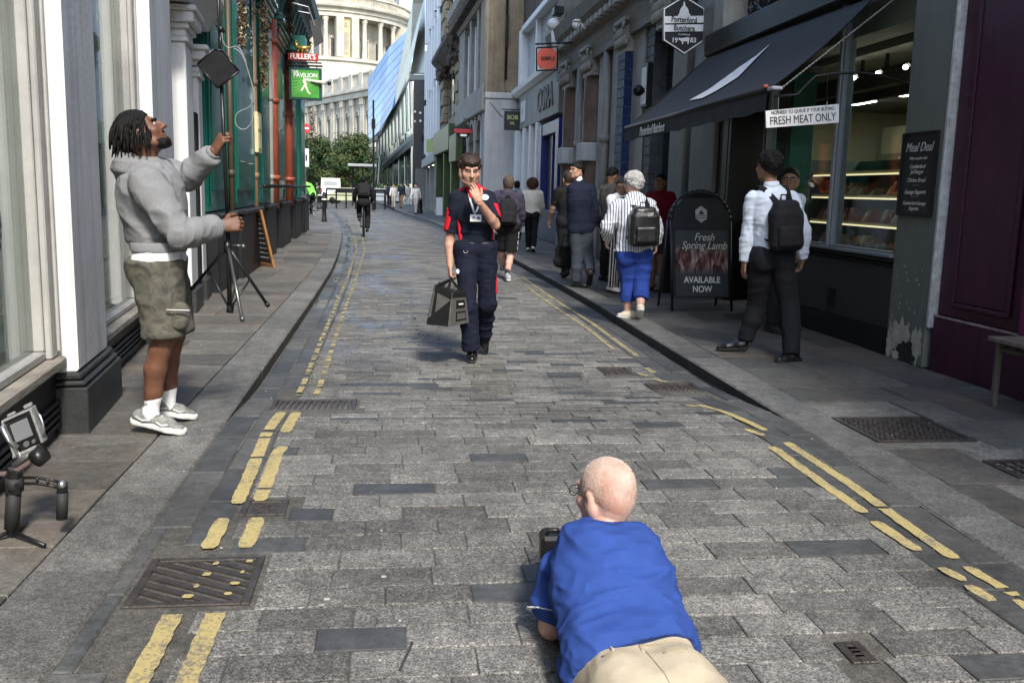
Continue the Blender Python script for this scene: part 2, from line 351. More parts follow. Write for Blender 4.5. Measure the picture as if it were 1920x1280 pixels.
# channel courses of long dark slabs beside both kerbs
nch = 0
for side in (0, 1):
    for course in (0, 1):
        y = -1.+rnd.random()*.3
        while y < 62:
            ln = rnd.uniform(.45, .75); k = (lk if side == 0 else rk)((y+ln/2))
            a, b = ((k+.012+.166*course, k+.17+.166*course) if side == 0 else (k-.17-.166*course, k-.012-.166*course))
            for (c0, c1) in cut(a, b, y+.004, y+ln-.004, HOLES):
                vf = piece('c', c0, c1, y+.004, y+ln-.004, rz, jx=.002); r = rnd.random(); m = CHAN if rnd.random() < .7 else SLAT
                if 2.2 < y < 16: stone_obj('channel_stone', vf, m, ROAD, r)
                else: st.add(m, vf, r)
            y += ln
st.build('far_setts', ROAD)
# kerbs and flagstones
ks = Stuff(); fs_ = Stuff()
for side, (kf, par) in enumerate(((lk, LP), (rk, RP))):
    sg = -1 if side == 0 else 1; y = -1.
    while y < 60:
        ln = rnd.uniform(.75, 1.15); k0, k1 = kf(y+.004), kf(y+ln-.004); wd = .3
        v = []; z = .1+rnd.uniform(-.001, .001); bv = .012
        for (yy, k) in ((y+.004, k0), (y+ln-.004, k1)):
            v += [(k+sg*.003, yy, -.1), (k, yy, z-bv), (k+sg*bv, yy, z), (k+sg*wd, yy, z), (k+sg*wd, yy, -.05)]
        f = [(0, 1, 6, 5), (1, 2, 7, 6), (2, 3, 8, 7), (3, 4, 9, 8), (0, 1, 2, 3, 4), (9, 8, 7, 6, 5)]
        if sg > 0: f = [tuple(reversed(q)) for q in f]
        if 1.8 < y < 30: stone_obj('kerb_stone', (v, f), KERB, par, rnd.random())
        else: ks.add(KERB, (v, f), rnd.random())
        y += ln
    # flags
    y = -1.
    while y < 58:
        ln = rnd.uniform(.42, .8); x = abs(kf(y)+sg*.31); lim = 5.2
        if side == 1:
            x = kf(y)+.31; far = 4.5
        else: x = -kf(y)+.31; far = 3.2+(max(y-30, 0))*.1
        while x < far:
            wd = rnd.uniform(.5, .95)
            if far-x-wd < .25: wd = far-x
            a, b = (x+.004, x+wd-.004) if side == 1 else (-(x+wd)+.004, -x-.004)
            for (c0, c1) in (cut(a, b, y+.004, y+ln-.004, PH) if side == 1 else [(a, b)]):
                vf = piece('f', c0, c1, y+.004, y+ln-.004, lambda q: .1, bev=.004, jx=.005); r = rnd.random()
                if 2 < y < 24: stone_obj('flagstone', vf, YORK, par, r)
                else: fs_.add(YORK, vf, r)
            x += wd
        y += ln
ks.build('far_kerb', LP); fs_.build('far_flagstones', RP)
# ---------------------------------------------------------------- double yellow lines: worn paint, 4 mm above the stones
yel = bpy.data.materials.new('worn_yellow_paint'); yel.use_nodes = True
def _yel():
    nt = yel.node_tree; L = nt.links.new; b = nt.nodes['Principled BSDF']; b.inputs['Roughness'].default_value = .8
    g = _n(nt, 'ShaderNodeNewGeometry'); n = _n(nt, 'ShaderNodeTexNoise'); n.inputs['Scale'].default_value = 70; n.inputs['Detail'].default_value = 9; n.inputs['Roughness'].default_value = .8; L(g.outputs['Position'], n.inputs['Vector'])
    rp = _n(nt, 'ShaderNodeValToRGB'); e = rp.color_ramp.elements; e[0].position = .44; e[0].color = (.15, .135, .10, 1); e[1].position = .54; e[1].color = (.40, .315, .125, 1)
    n2 = _n(nt, 'ShaderNodeTexNoise'); n2.inputs['Scale'].default_value = 6; n2.inputs['Detail'].default_value = 5; L(g.outputs['Position'], n2.inputs['Vector']); sx = _n(nt, 'ShaderNodeSeparateXYZ'); L(g.outputs['Position'], sx.inputs[0])
    wy = _n(nt, 'ShaderNodeMapRange'); wy.inputs[1].default_value = 5.6; wy.inputs[2].default_value = 7.5; wy.inputs[3].default_value = 0; wy.inputs[4].default_value = -.06; L(sx.outputs['Y'], wy.inputs[0])
    m1 = _n(nt, 'ShaderNodeMath', operation='MULTIPLY_ADD'); L(n2.outputs[0], m1.inputs[0]); m1.inputs[1].default_value = .35; m1.inputs[2].default_value = -.135; m2 = _n(nt, 'ShaderNodeMath', operation='ADD'); L(m1.outputs[0], m2.inputs[0]); L(n.outputs[0], m2.inputs[1]); m3 = _n(nt, 'ShaderNodeMath', operation='ADD'); L(m2.outputs[0], m3.inputs[0]); L(wy.outputs[0], m3.inputs[1]); L(m3.outputs[0], rp.inputs[0]); L(rp.outputs[0], b.inputs['Base Color'])
    bu = _n(nt, 'ShaderNodeBump'); bu.inputs['Distance'].default_value = .002; bu.inputs['Strength'].default_value = .4; L(n.outputs[0], bu.inputs['Height']); L(bu.outputs[0], b.inputs['Normal'])
_yel()
YL = MB()
def yline(pts, w=.075, zo=.0045, skip=.012):
    """painted dash following pts (x,y) with ragged edges and wear holes"""
    P = [Vector((a, b, 0)) for a, b in pts]; S = []
    for p, q in zip(P, P[1:]):
        n = max(2, int((q-p).length/.03)); S += [p.lerp(q, i/n) for i in range(n)]
    S.append(P[-1]); vs = []; prev = None; run = []
    runs = []; keep = True
    for i, p in enumerate(S):
        d = (S[min(i+1, len(S)-1)]-S[max(i-1, 0)]).normalized(); nrm = Vector((-d.y, d.x, 0))
        e = 1 if 0 < i < len(S)-1 else .6
        a = p+nrm*(w*.43*e+rnd.uniform(-.0035, .0035)); b = p-nrm*(w*.43*e+rnd.uniform(-.0035, .0035))
        run.append((a, b))
    for i in range(len(run)-1):
        (a, b), (c, d) = run[i], run[i+1]
        if (i % 37 == 36) or rnd.random() < skip or (skip > .1 and math.sin(i*.55+pts[0][0]*9) > .72): continue
        for q in (a, b, c, d): q.z = rz(q.y)+zo
        YL.quad(a, b, d, c)
def PG(*pp): return [tuple(gz(x, y, rz(gz(x, y, .05).y))[:2]) for x, y in pp]
yline([(-.71, 1.9), (-.705, 3.02)]); yline([(-.575, 1.9), (-.57, 3.02)])
yline([(-.70, 3.56), (-.70, 3.9)]); yline([(-.56, 3.56), (-.56, 3.9)])
yline(PG((445, 945), (500, 815), (528, 775))); yline(PG((487, 940), (520, 850), (532, 838))); yline(PG((535, 812), (556, 775)))
yline(PG((558, 740), (618, 600), (652, 520), (668, 470), (662, 430), (648, 402)), .05, skip=.14); yline(PG((592, 740), (640, 600), (668, 520), (684, 470), (676, 430), (660, 402)), .05, skip=.14)
yline(PG((1475, 830), (1600, 912), (1700, 985), (1790, 1048)), .07); yline(PG((1447, 838), (1540, 905), (1622, 962)), .07); yline(PG((1638, 978), (1722, 1033)), .07)
yline(PG((1765, 1065), (1808, 1090)), .06); yline(PG((1815, 1098), (1862, 1128)), .065); yline(PG((1812, 1063), (1905, 1118)), .06); yline(PG((1905, 1125), (1990, 1180)), .06)
yline(PG((1310, 760), (1350, 772), (1435, 808)), .06); yline(PG((1398, 806), (1432, 817)), .06); yline(PG((1285, 760), (1308, 764)), .05)
yline(PG((1210, 690), (1228, 700)), .06); yline(PG((1222, 710), (1250, 716)), .05); yline(PG((1195, 700), (1215, 706)), .05)
yline(PG((1195, 668), (1110, 606), (1045, 565), (980, 521)), .055); yline(PG((1150, 655), (1100, 615), (1035, 572), (990, 540)), .05)
for k_, yy in enumerate((3.115, 3.2, 3.30, 3.40)): yline([(-.69+.015*k_, yy), (-.69+.015*k_, yy+.03)], (.05, .025, .04, .03)[k_], .0035); yline([(-.555+.01*k_, yy+.015), (-.555+.01*k_, yy+.04)], (.03, .045, .02, .035)[k_], .0035)
yo = YL.build('yellow_road_markings', yel, ROAD, recalc=False)
yo['kind'] = 'stuff'
# ---------------------------------------------------------------- ironwork
IRON = mat('rusty_cast_iron', (.035, .029, .025), .5, .4, 14, .3, 90, metal=.35, col2=(.075, .062, .054))
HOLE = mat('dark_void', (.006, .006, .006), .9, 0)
def grate(name, R, z, n, label, diag=.0, kind='bars', group=None, cat='drain grate'):
    x0, x1, y0, y1 = R; t = empty(name, ((x0+x1)/2, (y0+y1)/2, z), 0, label, cat, group)
    hx, hy = (x1-x0)/2-.012, (y1-y0)/2-.012; fr = .03
    q = MB(); 
    for a in ((-hx, -hx+fr, -hy, hy), (hx-fr, hx, -hy, hy), (-hx+fr, hx-fr, -hy, -hy+fr), (-hx+fr, hx-fr, hy-fr, hy)): q.box(*a, -.05, .002, bev=.003)
    q.build('grate_frame', IRON, t)
    q = MB(); q.box(-hx, hx, -hy, hy, -.09, -.085); q.build('drain_pit', HOLE, t)
    if kind == 'bars':
        ix, iy = hx-fr, hy-fr
        sl = -diag*2/(2*ix); stp = (2*iy+abs(diag)*2)/n
        def clip(P, ax, v, keep_less):
            out = []
            for k in range(len(P)):
                a, b = P[k], P[(k+1) % len(P)]; ia, ib = (a[ax] <= v) == keep_less, (b[ax] <= v) == keep_less
                if ia: out.append(a)
                if ia != ib: t_ = (v-a[ax])/(b[ax]-a[ax]); out.append((a[0]+(b[0]-a[0])*t_, a[1]+(b[1]-a[1])*t_))
            return out
        for i in range(-1, n+1):
            c = -iy-abs(diag)+(i+.5)*stp; w = stp*.27
            P = [(-ix, c-w-sl*ix), (ix, c-w+sl*ix), (ix, c+w+sl*ix), (-ix, c+w-sl*ix)]
            for v, kl in ((iy, True), (-iy, False)): P = clip(P, 1, v, kl) if P else P
            if len(P) < 3: continue
            q = MB(); q.prism(P, 'z', -.028, .0); q.build('bar', IRON, t)
        q = MB(); q.box(-.012, .012, -iy, iy, -.04, -.012); q.build('cross_bar', IRON, t)
    elif kind == 'long':
        ix, iy = hx-fr, hy-fr
        for i in range(n):
            c = -ix+(i+.5)*2*ix/n; q = MB(); q.box(c-ix/n*.55, c+ix/n*.55, -iy, iy, -.03, 0, bev=.002); q.build('bar', IRON, t)
    elif kind == 'studs':
        q = MB(); q.box(-hx+fr+.004, hx-fr-.004, -hy+fr+.004, hy-fr-.004, -.03, -.006); q.build('plate', IRON, t)
        q = MB(); sx = .033; nx, ny = int((2*hx-2*fr-.02)/sx), int((2*hy-2*fr-.02)/sx)
        for i in range(nx):
            for j in range(ny):
                cx, cy = -hx+fr+.02+i*sx+(.5*sx if j % 2 else 0), -hy+fr+.02+j*sx
                if (i+j) % 2: q.box(cx-.012, cx+.012, cy-.004, cy+.004, -.006, .002, bev=.0015)
                else: q.box(cx-.004, cx+.004, cy-.012, cy+.012, -.006, .002, bev=.0015)
        q.build('tread_stud', IRON, t, kind='stuff')
    elif kind == 'tri':
        q = MB(); ix, iy = hx-fr, hy-fr
        for i in range(n+1):
            u = -ix+i*2*ix/n; q.box(u-.007, u+.007, -iy, iy, -.03, 0)
        for j in range(4): v = -iy+(j)*2*iy/3; q.box(-ix, ix, v-.006, v+.006, -.03, .001)
        for i in range(n):
            for j in range(3):
                u0, u1 = -ix+i*2*ix/n, -ix+(i+1)*2*ix/n; v0, v1 = -iy+j*2*iy/3, -iy+(j+1)*2*iy/3
                if (i+j) % 2: u0, u1 = u1, u0
                q.tube([(u0, v0, -.012), (u1, v1, -.012)], .007, 5)
        q.build('lattice', IRON, t)
    return t
grate('drain_grate', GRATE1, .1, 9, 'large rusty diagonal slotted drain grate crossed by yellow lines, front left', .11)
grate('drain_grate', COVER1, .1, 5, 'small square iron cover between broken yellow dashes at left', .0, 'studs', cat='cover')
grate('drain_grate', GRATE2, rz(6.15), 13, 'wet far drain grate at the foot of the left kerb', 0, 'long')
grate('manhole_cover', COVR1, rz(6.9), 4, 'brown iron cover with yellow paint trace beside the right kerb', 0, 'studs', cat='cover')
grate('manhole_cover', COVR2, rz(7.7), 4, 'smaller brown iron cover in the road behind the right kerb cover', 0, 'studs', cat='cover')
grate('gully_cover', GUL, .1, 6, 'small rusty iron cover with zigzag ribs in front right road', 0, 'tri', cat='cover')
grate('manhole_cover', MH1, .1, 6, 'largest studded rusty manhole cover in the right pavement', 0, 'studs', cat='cover')
grate('manhole_cover', MH2, .1, 5, 'middle iron cover with ribs in the right pavement', 0, 'tri', cat='cover')
grate('manhole_cover', MH3, .1, 6, 'lattice iron cover at the right edge of the photo', 0, 'tri', cat='cover')
# water lying in the left gutter and in the road
WATER = mat('puddle_water', (.04, .041, .04), .07, .3, 3, .25, 9, spec=.6)
def PP(*p): return [tuple(gz(x, y, 0)[:2]) for x, y in p]
def glints(pts, n, wd, ln, label, seed):
    q = MB(); r = random.Random(seed); P = [Vector((*p, 0)) for p in PP(*pts)]; L_ = [(b-a).length for a, b in zip(P, P[1:])]
    for i in range(n):
        t = r.random()*sum(L_); k = 0
        while k < len(L_)-1 and t > L_[k]: t -= L_[k]; k += 1
        d = (P[k+1]-P[k]).normalized(); c = P[k]+d*t; nn_ = Vector((-d.y, d.x, 0)); c += nn_*r.gauss(0, wd*.8); l, w = ln*r.uniform(.3, 1), wd*r.uniform(.3, 1)
        q.add([(*(c+d*l*math.cos(a)*r.uniform(.8, 1)+nn_*w*math.sin(a)*r.uniform(.6, 1))[:2], .0036+.0003*(i % 5)) for a in [2*PI*m/9 for m in range(9)]], [tuple(range(9))])
    o = q.build('puddle', WATER); tag(o, label, 'puddle', kind='stuff')
glints(((578, 730), (600, 660), (618, 600), (634, 555)), 34, .014, .16, 'thin broken trickle between the worn yellow lines left of the road', 3)
glints(((628, 570), (640, 520), (650, 480), (655, 450)), 40, .05, .35, 'wider bright water streak along the left kerb', 4)
glints(((655, 450), (656, 425), (645, 405)), 22, .05, .5, 'farthest gutter water where the kerb bends', 5)
glints(((625, 637), (720, 634), (838, 636)), 26, .02, .12, 'thin water film across the road left of the walking man', 6)
glints(((690, 540), (735, 541), (775, 544)), 14, .035, .09, 'small shiny puddle in the middle of the road', 7)
glints(((765, 555), (775, 600), (790, 635)), 26, .03, .10, 'row of wet joints linking two puddles beside the tool bag', 8)
q = MB(); _r = random.Random(12)
for i in range(150):
    x, y = _r.uniform(-1.9, 4.2), _r.uniform(2.4, 12)**1; z = rz(y) if lk(y) < x < rk(y) else .1; s_ = _r.uniform(.002, .007); q.sph((x, y, z+s_*.3), (s_, s_*_r.uniform(.6, 1.4), s_*.5), 5, 3)
for (x, y) in ((613, 1122), (602, 1133), (530, 1097), (527, 1096), (720, 1080), (1215, 690), (1170, 670), (885, 1205)): p = gz(x, y, .105); q.box(p.x-.009, p.x+.009, p.y-.006, p.y+.006, .103, .106)
o = q.build('grit', mat('pale_grit', (.34, .33, .30), .8, .4, 40), kind='stuff')
q = MB()
for kf, o_ in ((lk, .172), (rk, -.172), (rk, -.006), (lk, .006)):
    yy = 2.2
    while yy < 24:
        l = rnd.uniform(.3, 1.6)
        if rnd.random() < .6 and not (kf is lk and yy < 3.6 or kf is rk and 6.3 < yy < 7.4 and o_ < -.1): a, b = kf(yy)+o_, kf(yy+l)+o_; q.add([(a-.0035, yy, rz(yy)+.0006), (a+.0035, yy, rz(yy)+.0006), (b+.0035, yy+l, rz(yy+l)+.0006), (b-.0035, yy+l, rz(yy+l)+.0006)], [(0, 1, 2, 3)])
        yy += l+rnd.uniform(0, .5)
o = q.build('mortar_seam', MORT, ROAD, kind='stuff')
# small bent rod lying on the dark slab
q = MB(); a, b = gz(772, 1208), gz(750, 1258); q.tube([(a.x, a.y, .108), (a.x, a.y-.012, .109), (b.x, b.y, .107)], .0045, 6)
o = q.build('metal_rod', mat('steel_rod', (.07, .07, .065), .5, .1, metal=.5)); tag(o, 'thin metal rod lying on a dark sett in front', 'rod')
# ================================================================ MATERIALS FOR BUILDINGS
M_OFFW = mat('off_white_paint', (.62, .62, .60), .55, .06, 2, .15, 30, streak=.22)
M_CREAM = mat('cream_timber_paint', (.36, .35, .32), .5, .1, 4, .2, 40, streak=.3)
M_PLINTH = mat('black_speckled_plinth', (.022, .024, .023), .5, .3, 6, .2, 60, grain=.35)
M_BLACK = mat('black_paint', (.011, .0115, .012), .45, .2, 3, .15, 30, spec=.3)
M_SILL = mat('weathered_timber_sill', (.16, .14, .115), .8, .3, 3, .6, 12, col2=(.32, .29, .24), stretch=(1, 1, 8), coord='World')
M_GREEN = mat('dark_green_gloss_paint', (.006, .095, .068), .38, .14, 2, .1, 20, streak=.25, coat=.3)
M_GREEND = mat('deep_green_paint', (.008, .05, .042), .35, .2, 3, .1, 20)
M_RED = mat('orange_red_pipe_paint', (.29, .07, .035), .4, .15, 4, .15, 30)
M_GREY = mat('grey_shop_paint', (.10, .10, .093), .55, .1, 2, .15, 30, streak=.3)
M_GREYL = mat('light_grey_stone_paint', (.30, .285, .25), .6, .12, 2, .25, 30, streak=.35)
M_GREYW = mat('pale_grey_render', (.52, .52, .50), .7, .08, 1.2, .2, 20, streak=.2)
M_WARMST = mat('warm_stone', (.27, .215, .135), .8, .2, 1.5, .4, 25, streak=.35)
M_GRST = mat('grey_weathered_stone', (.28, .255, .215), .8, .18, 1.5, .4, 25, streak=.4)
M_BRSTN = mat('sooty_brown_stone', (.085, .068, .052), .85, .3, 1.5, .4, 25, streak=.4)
M_BROWNCOL = mat('brown_stone_column', (.15, .10, .075), .5, .2, 3, .2, 40)
M_BLUE = mat('royal_blue_paint', (.018, .03, .17), .35, .15, 2, .1, 20)
M_BLUET = mat('navy_glazed_tile', (.012, .025, .095), .5, .3, 5, .1, 60, spec=.25)
M_GREYT = mat('grey_glazed_brick', (.07, .078, .082), .55, .3, 5, .1, 60, spec=.25)
M_GROUT = mat('pale_grout', (.17, .17, .16), .85, spec=.2)
M_PURP = mat('deep_purple_paint', (.046, .007, .024), .5, .2, 3.5, .25, 18, streak=.3, grain=.08, gscale=60)
M_PIER = mat('grey_green_painted_render', (.135, .145, .125), .6, .08, 2, .3, 25, streak=.15)
M_WHITE = mat('white_paint', (.72, .72, .70), .5, .05, 3)
M_GOLD = mat('gilded_metal', (.55, .38, .10), .35, .1, metal=.7)
M_STEEL = mat('brushed_steel', (.5, .5, .5), .35, .05, metal=.9)
M_TILEW = mat('white_wall_tile', (.30, .34, .31), .25, .06, 3)
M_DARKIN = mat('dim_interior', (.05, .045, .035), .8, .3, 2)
M_OLIVE = mat('olive_green_paint', (.045, .065, .018), .45, .15, 2)
def glass_mat(name, tint=(.9, .95, .92), rough=0.02, base=.06):
    m = bpy.data.materials.new(name); m.use_nodes = True; nt = m.node_tree; nt.nodes.remove(nt.nodes['Principled BSDF']); L = nt.links.new
    o = nt.nodes['Material Output']; t = _n(nt, 'ShaderNodeBsdfTransparent'); t.inputs[0].default_value = (*tint, 1); g = _n(nt, 'ShaderNodeBsdfGlossy'); g.inputs['Roughness'].default_value = rough
    f = _n(nt, 'ShaderNodeLayerWeight'); f.inputs[0].default_value = .5; pw_ = _n(nt, 'ShaderNodeMath', operation='POWER'); pw_.inputs[1].default_value = 4.; L(f.outputs['Facing'], pw_.inputs[0]); a = _n(nt, 'ShaderNodeMath', operation='MULTIPLY_ADD'); a.inputs[1].default_value = .75; a.inputs[2].default_value = .025+base; L(pw_.outputs[0], a.inputs[0])
    mx = _n(nt, 'ShaderNodeMixShader'); L(a.outputs[0], mx.inputs[0]); L(t.outputs[0], mx.inputs[1]); L(g.outputs[0], mx.inputs[2]); L(mx.outputs[0], o.inputs[0]); return m
M_GLASS = glass_mat('window_glass', base=0.0); M_GLASSD = mat('dark_reflective_glass', (.014, .016, .017), .06, .1, 1, spec=.45)
class FB:
    """facade helper: local u along the wall, w outward negative / inward positive, z up"""
    def __init__(s, T, par): s.T = T; s.par = par
    def box(s, name, m, *bs, bev=0, par=None, label=None):
        if len(bs) > 1:
            o = [s.box(name, m, b, bev=bev, par=par, label=label) for b in bs]; return o[0]
        q = MB(s.T)
        for b in bs: q.box(*b, bev=bev)
        return q.build(name, m, par or s.par, label=label)
# ================================================================ LEFT: pale shopfront
TL = frame(-1.70, 5.36, math.radians(95.26))
shop = wempty('shopfront_building', (-1.9, 6, 0), 'pale shopfront building with white piers and black plinths at left', 'building')
F = FB(TL, shop)
def pier(u0, u1, w0, w1, z1, pl=True, cap=None, name='pier'):
    F.box(name, M_OFFW, (u0, u1, w0, w1, .44 if pl else .1, z1), bev=.012)
    if pl:
        o = F.box('plinth', M_PLINTH, (u0-.03, u1+.16, w0-.055, w1, .0, .36), bev=.006)
        subw(o)
        F.box('plinth_moulding', M_PLINTH, (u0-.012, u1+.14, w0-.04, w1, .362, .395), (u0-.004, u1+.10, w0-.02, w1, .397, .44), bev=.012, par=o)
pier(0, .8, .03, .4, 4.4)
pier(3.05, 4.35, .03, .4, 4.4)
GP = mat('grey_painted_pier_side', (.52, .525, .53), .6, .12, 1.5, .25, 25, streak=.3)
F.box('painted_side', GP, (.012, .788, .024, .0298, .46, 4.38)); F.box('painted_side', GP, (3.062, 4.338, .024, .0298, .46, 4.38))
# pilasters with capitals beyond
for (a, b, zc) in ((5.15, 5.75, 2.95), (6.35, 6.75, 2.72)):
    F.box('pilaster', M_OFFW, (a, b, -.02, .4, .35, zc), bev=.01)
    F.box('pilaster_base', M_PLINTH, (a-.05, b+.05, -.07, .4, .0, .35), bev=.01)
    q = MB(TL)
    for k, (e, h0, h1) in enumerate(((.03, 0, .05), (.015, .05, .13), (.05, .13, .19), (.1, .19, .30), (.13, .30, .36))): q.box(a-e, b+e, -.02-e, .4, zc+h0, zc+h1, bev=.012)
    q.build('capital', M_OFFW, shop)
F.box('fascia', M_OFFW, (4.4, 7.0, -.1, .4, 3.33, 4.4), bev=.01)
q = MB(TL); q.prism([(-.28, 3.65), (-.1, 3.35), (.3, 3.35), (.3, 3.8), (-.28, 3.8)], 'x', 4.6, 7.05); q.build('cornice', M_OFFW, shop)
F.box('downpipe', M_BLACK, (6.05, 6.15, -.03, .1, .35, 2.3), bev=.02)
F.box('door_recess', M_OFFW, (4.36, 5.15, .22, .4, .1, 3.33), (5.76, 6.34, .2, .4, .1, 3.33), bev=.01)
# windows
def shopwin(u0, u1, z0, z1, wg, fr=.14):
    o = F.box('stallriser', M_BLACK, (u0, u1, wg-.06, wg+.1, .1, z0-.09)); subw(o)
    F.box('stallriser_moulding', M_BLACK, *[(u0, u1, wg-.085, wg-.061, z, z+.022) for z in (.16, .20, .24, .28)], bev=.004, par=o)
    F.box('sill', M_SILL, (u0, u1, wg-.12, wg+.1, z0-.088, z0-.03), bev=.01)
    o = F.box('window_frame', M_CREAM, (u1-fr, u1-.002, wg-.08, wg+.05, z0-.028, z1), (u0, u0+fr*.5, wg-.08, wg+.05, z0-.028, z1), (u0+fr*.5+.002, u1-fr-.002, wg-.05, wg+.05, z0-.028, z0+.02), bev=.008); subw(o)
    F.box('frame_bead', M_CREAM, (u1-fr-.035, u1-fr-.002, wg-.05, wg+.03, z0+.022, z1), (u1-.05, u1-.03, wg-.1, wg-.082, z0, z1), bev=.006, par=o)
    F.box('window_glass', M_GLASS, (u0+fr*.5, u1-fr-.04, wg, wg+.008, z0+.02, z1))
shopwin(-4.2, -.003, .57, 4.4, .2)
shopwin(.803, 3.047, .50, 4.4, .22)
# interior behind the glass
F.box('interior_floor', mat('shop_floor', (.18, .15, .11), .4), (-6, 4.4, .42, 5, .1, .3))
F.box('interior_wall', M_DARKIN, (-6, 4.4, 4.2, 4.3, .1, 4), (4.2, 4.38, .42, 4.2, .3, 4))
F.box('interior_ceiling', mat('shop_ceiling', (.4, .39, .36), .8), (-6, 4.4, .42, 5, 3.9, 4.0))
def tiles(u0, u1, w0, z0, z1, sx=.3, sz=.15, ax='u'):
    q = MB(TL); q.box(u0, u1, w0+.013, w0+.06, z0, z1); q.build('tile_backing', M_GROUT, shop)
    q = MB(TL); z = z0; r = 0
    while z < z1-.02:
        u = u0-(r % 2)*sx/2
        while u < u1:
            a, b = max(u, u0), min(u+sx, u1)
            if b-a > .03: q.box(a+.0015, b-.0015, w0, w0+.012, z+.0015, min(z+sz, z1)-.0015)
            u += sx
        z += sz; r += 1
    q.build('wall_tile', M_TILEW, shop, kind='stuff')
tiles(-.60, -.28, .34, .62, 4.3)
tiles(1.35, 2.85, .36, .55, 4.3)
F.box('blind_panel', mat('dirty_pane_film', (.24, .25, .20), .7, .35, 1.6, .1, 20, streak=.3), (-.62, -.27, .30, .325, .62, 1.5), (1.9, 2.85, .32, .345, .55, 1.75), bev=.003)
yb = mat('mustard_menu_board', (.30, .24, .05), .6, .3, 4); F.box('menu_board', yb, (-1.35, -.72, .5, .54, 1.25, 2.15), bev=.01)
q = MB(TL); 
for i in range(7): q.box(-1.30+.08*i, -1.25+.08*i, .485, .498, 1.4, 1.95)
q.build('menu_print', mat('menu_ink', (.03, .05, .03), .7, .2), shop, kind='stuff')
q = MB(TL); q.lathe([(.22, 0), (.235, .003), (.235, .006), (.19, .006), (.19, .003), (.22, 0)], (0, 0, 0), 40, axis='y')
q.v = [(v[0]-.86, v[1]+.188, v[2]+1.28) for v in q.v]; q.build('round_window_decal', mat('pale_blue_vinyl', (.14, .22, .25), .5), shop)
q = MB(TL)
for i in range(26):
    a = 2*PI*i/26; q.box(-.86+.207*math.cos(a)-.009, -.86+.207*math.cos(a)+.009, .186, .1875, 1.28+.207*math.sin(a)-.014, 1.28+.207*math.sin(a)+.014)
q.build('decal_print', M_BLACK, shop, kind='stuff')
# mass above and building behind the camera
F.box('wall', M_GREYW, (-17, -3.5, .42, 9, 4.42, 8.6), (-3.499, 7.0, .42, 9, 4.42, 12.5), (-17, -4.3, .2, 9, 0, 4.4))
for i in range(9):
    F.box('window', M_GLASSD, (-15+2.4*i, -13.8+2.4*i, .40, .418, 5.6, 7.6), (-15+2.4*i, -13.8+2.4*i, .40, .418, 7.9, 8.4))
F.box('string_course', M_OFFW, (-17, 7.0, .2, .419, 4.6, 4.8), (-3.4, 7, .25, .419, 12.2, 12.5), bev=.02)
F.box('pier', M_OFFW, (-4.9, -4.2, .03, .2, 0, 4.4), bev=.01)
# ================================================================ LEFT: green pub
TP = frame(-2.30, 12.42, math.radians(91.56))
pub = wempty('pub_building', (-2.6, 20, 0), 'green painted pub frontage with orange red downpipes and black bases', 'building')
F = FB(TP, pub); PZ = 4.6
pils = [(.05, 1.72, .02), (2.0, 4.55, -.04), (5.9, 7.6, 0), (9.1, 11.4, .0), (13.0, 15.0, -.02), (16.2, 18.2, -.05)]
for i, (a, b, w) in enumerate(pils):
    o = F.box('pilaster', M_GREEN, (a, b, w, .5, 1.12, PZ), bev=.02); subw(o)
    F.box('pilaster_panel', M_GREEN, (a+.25, b-.25, w-.03, w-.001, 1.4, PZ-.5), (a+.06, a+.12, w-.025, w-.001, 1.2, PZ), (b-.12, b-.06, w-.025, w-.001, 1.2, PZ), bev=.012, par=o)
    o = F.box('pilaster_base', M_BLACK, (a-.06, b+.06, w-.12, .5, 0, 1.04), bev=.015); subw(o)
    F.box('base_cap', M_BLACK, (a-.1, b+.1, w-.16, .5, 1.042, 1.118), bev=.02, par=o)
    if i:
        q = MB(TP)
        for k in range(5): e = .04*k; q.box(a-e, b+e, w-.05-e, .5, PZ+.1*k, PZ+.1*(k+1)-.003, bev=.015)
        q.build('capital', M_GREEN, pub)
F.box('pilaster', M_GREEN, (.05, 1.55, .0, .018, .3, 1.1), bev=.005)
for i in range(len(pils)-1):
    a, b = pils[i][1]+.003, pils[i+1][0]-.003
    F.box('window_glass', M_GLASSD, (a+.1, b-.1, .42, .44, 1.15, 3.7))
    F.box('window_frame', mat('brown_timber', (.09, .035, .02), .5, .2, 5), (a, a+.1, .34, .46, .3, 3.8), (b-.1, b, .34, .46, .3, 3.8), (a+.1, b-.1, .36, .46, 3.7, 3.8), (a+.1, b-.1, .36, .46, 1.05, 1.15), ((a+b)/2-.04, (a+b)/2+.04, .38, .46, 1.152, 3.698), bev=.01)
    F.box('stallriser', mat('maroon_tile', (.12, .022, .014), .35, .25, 5), (a+.1, b-.1, .36, .5, .3, 1.045), bev=.01)
    F.box('kicker', M_BLACK, (a, b, .3, .5, 0, .298))
    F.box('upper_panel', M_GREEN, (a, b, .3, .5, 3.802, PZ), bev=.01)
    for k in range(2): F.box('mullion', M_GREEND, (a+.3+.6*k, a+.38+.6*k, .36, .41, 1.152, 3.698))
# rail at chest height
q = MB(TP); q.tube([(5.0, -.16, 1.47), (18.4, -.2, 1.47)], .035, 8); 
for u in (5.6, 8.4, 12.2, 15.6): q.tube([(u, -.18, 1.47), (u, .2, 1.40)], .02, 6)
q.build('rail', M_BLACK, pub, True)
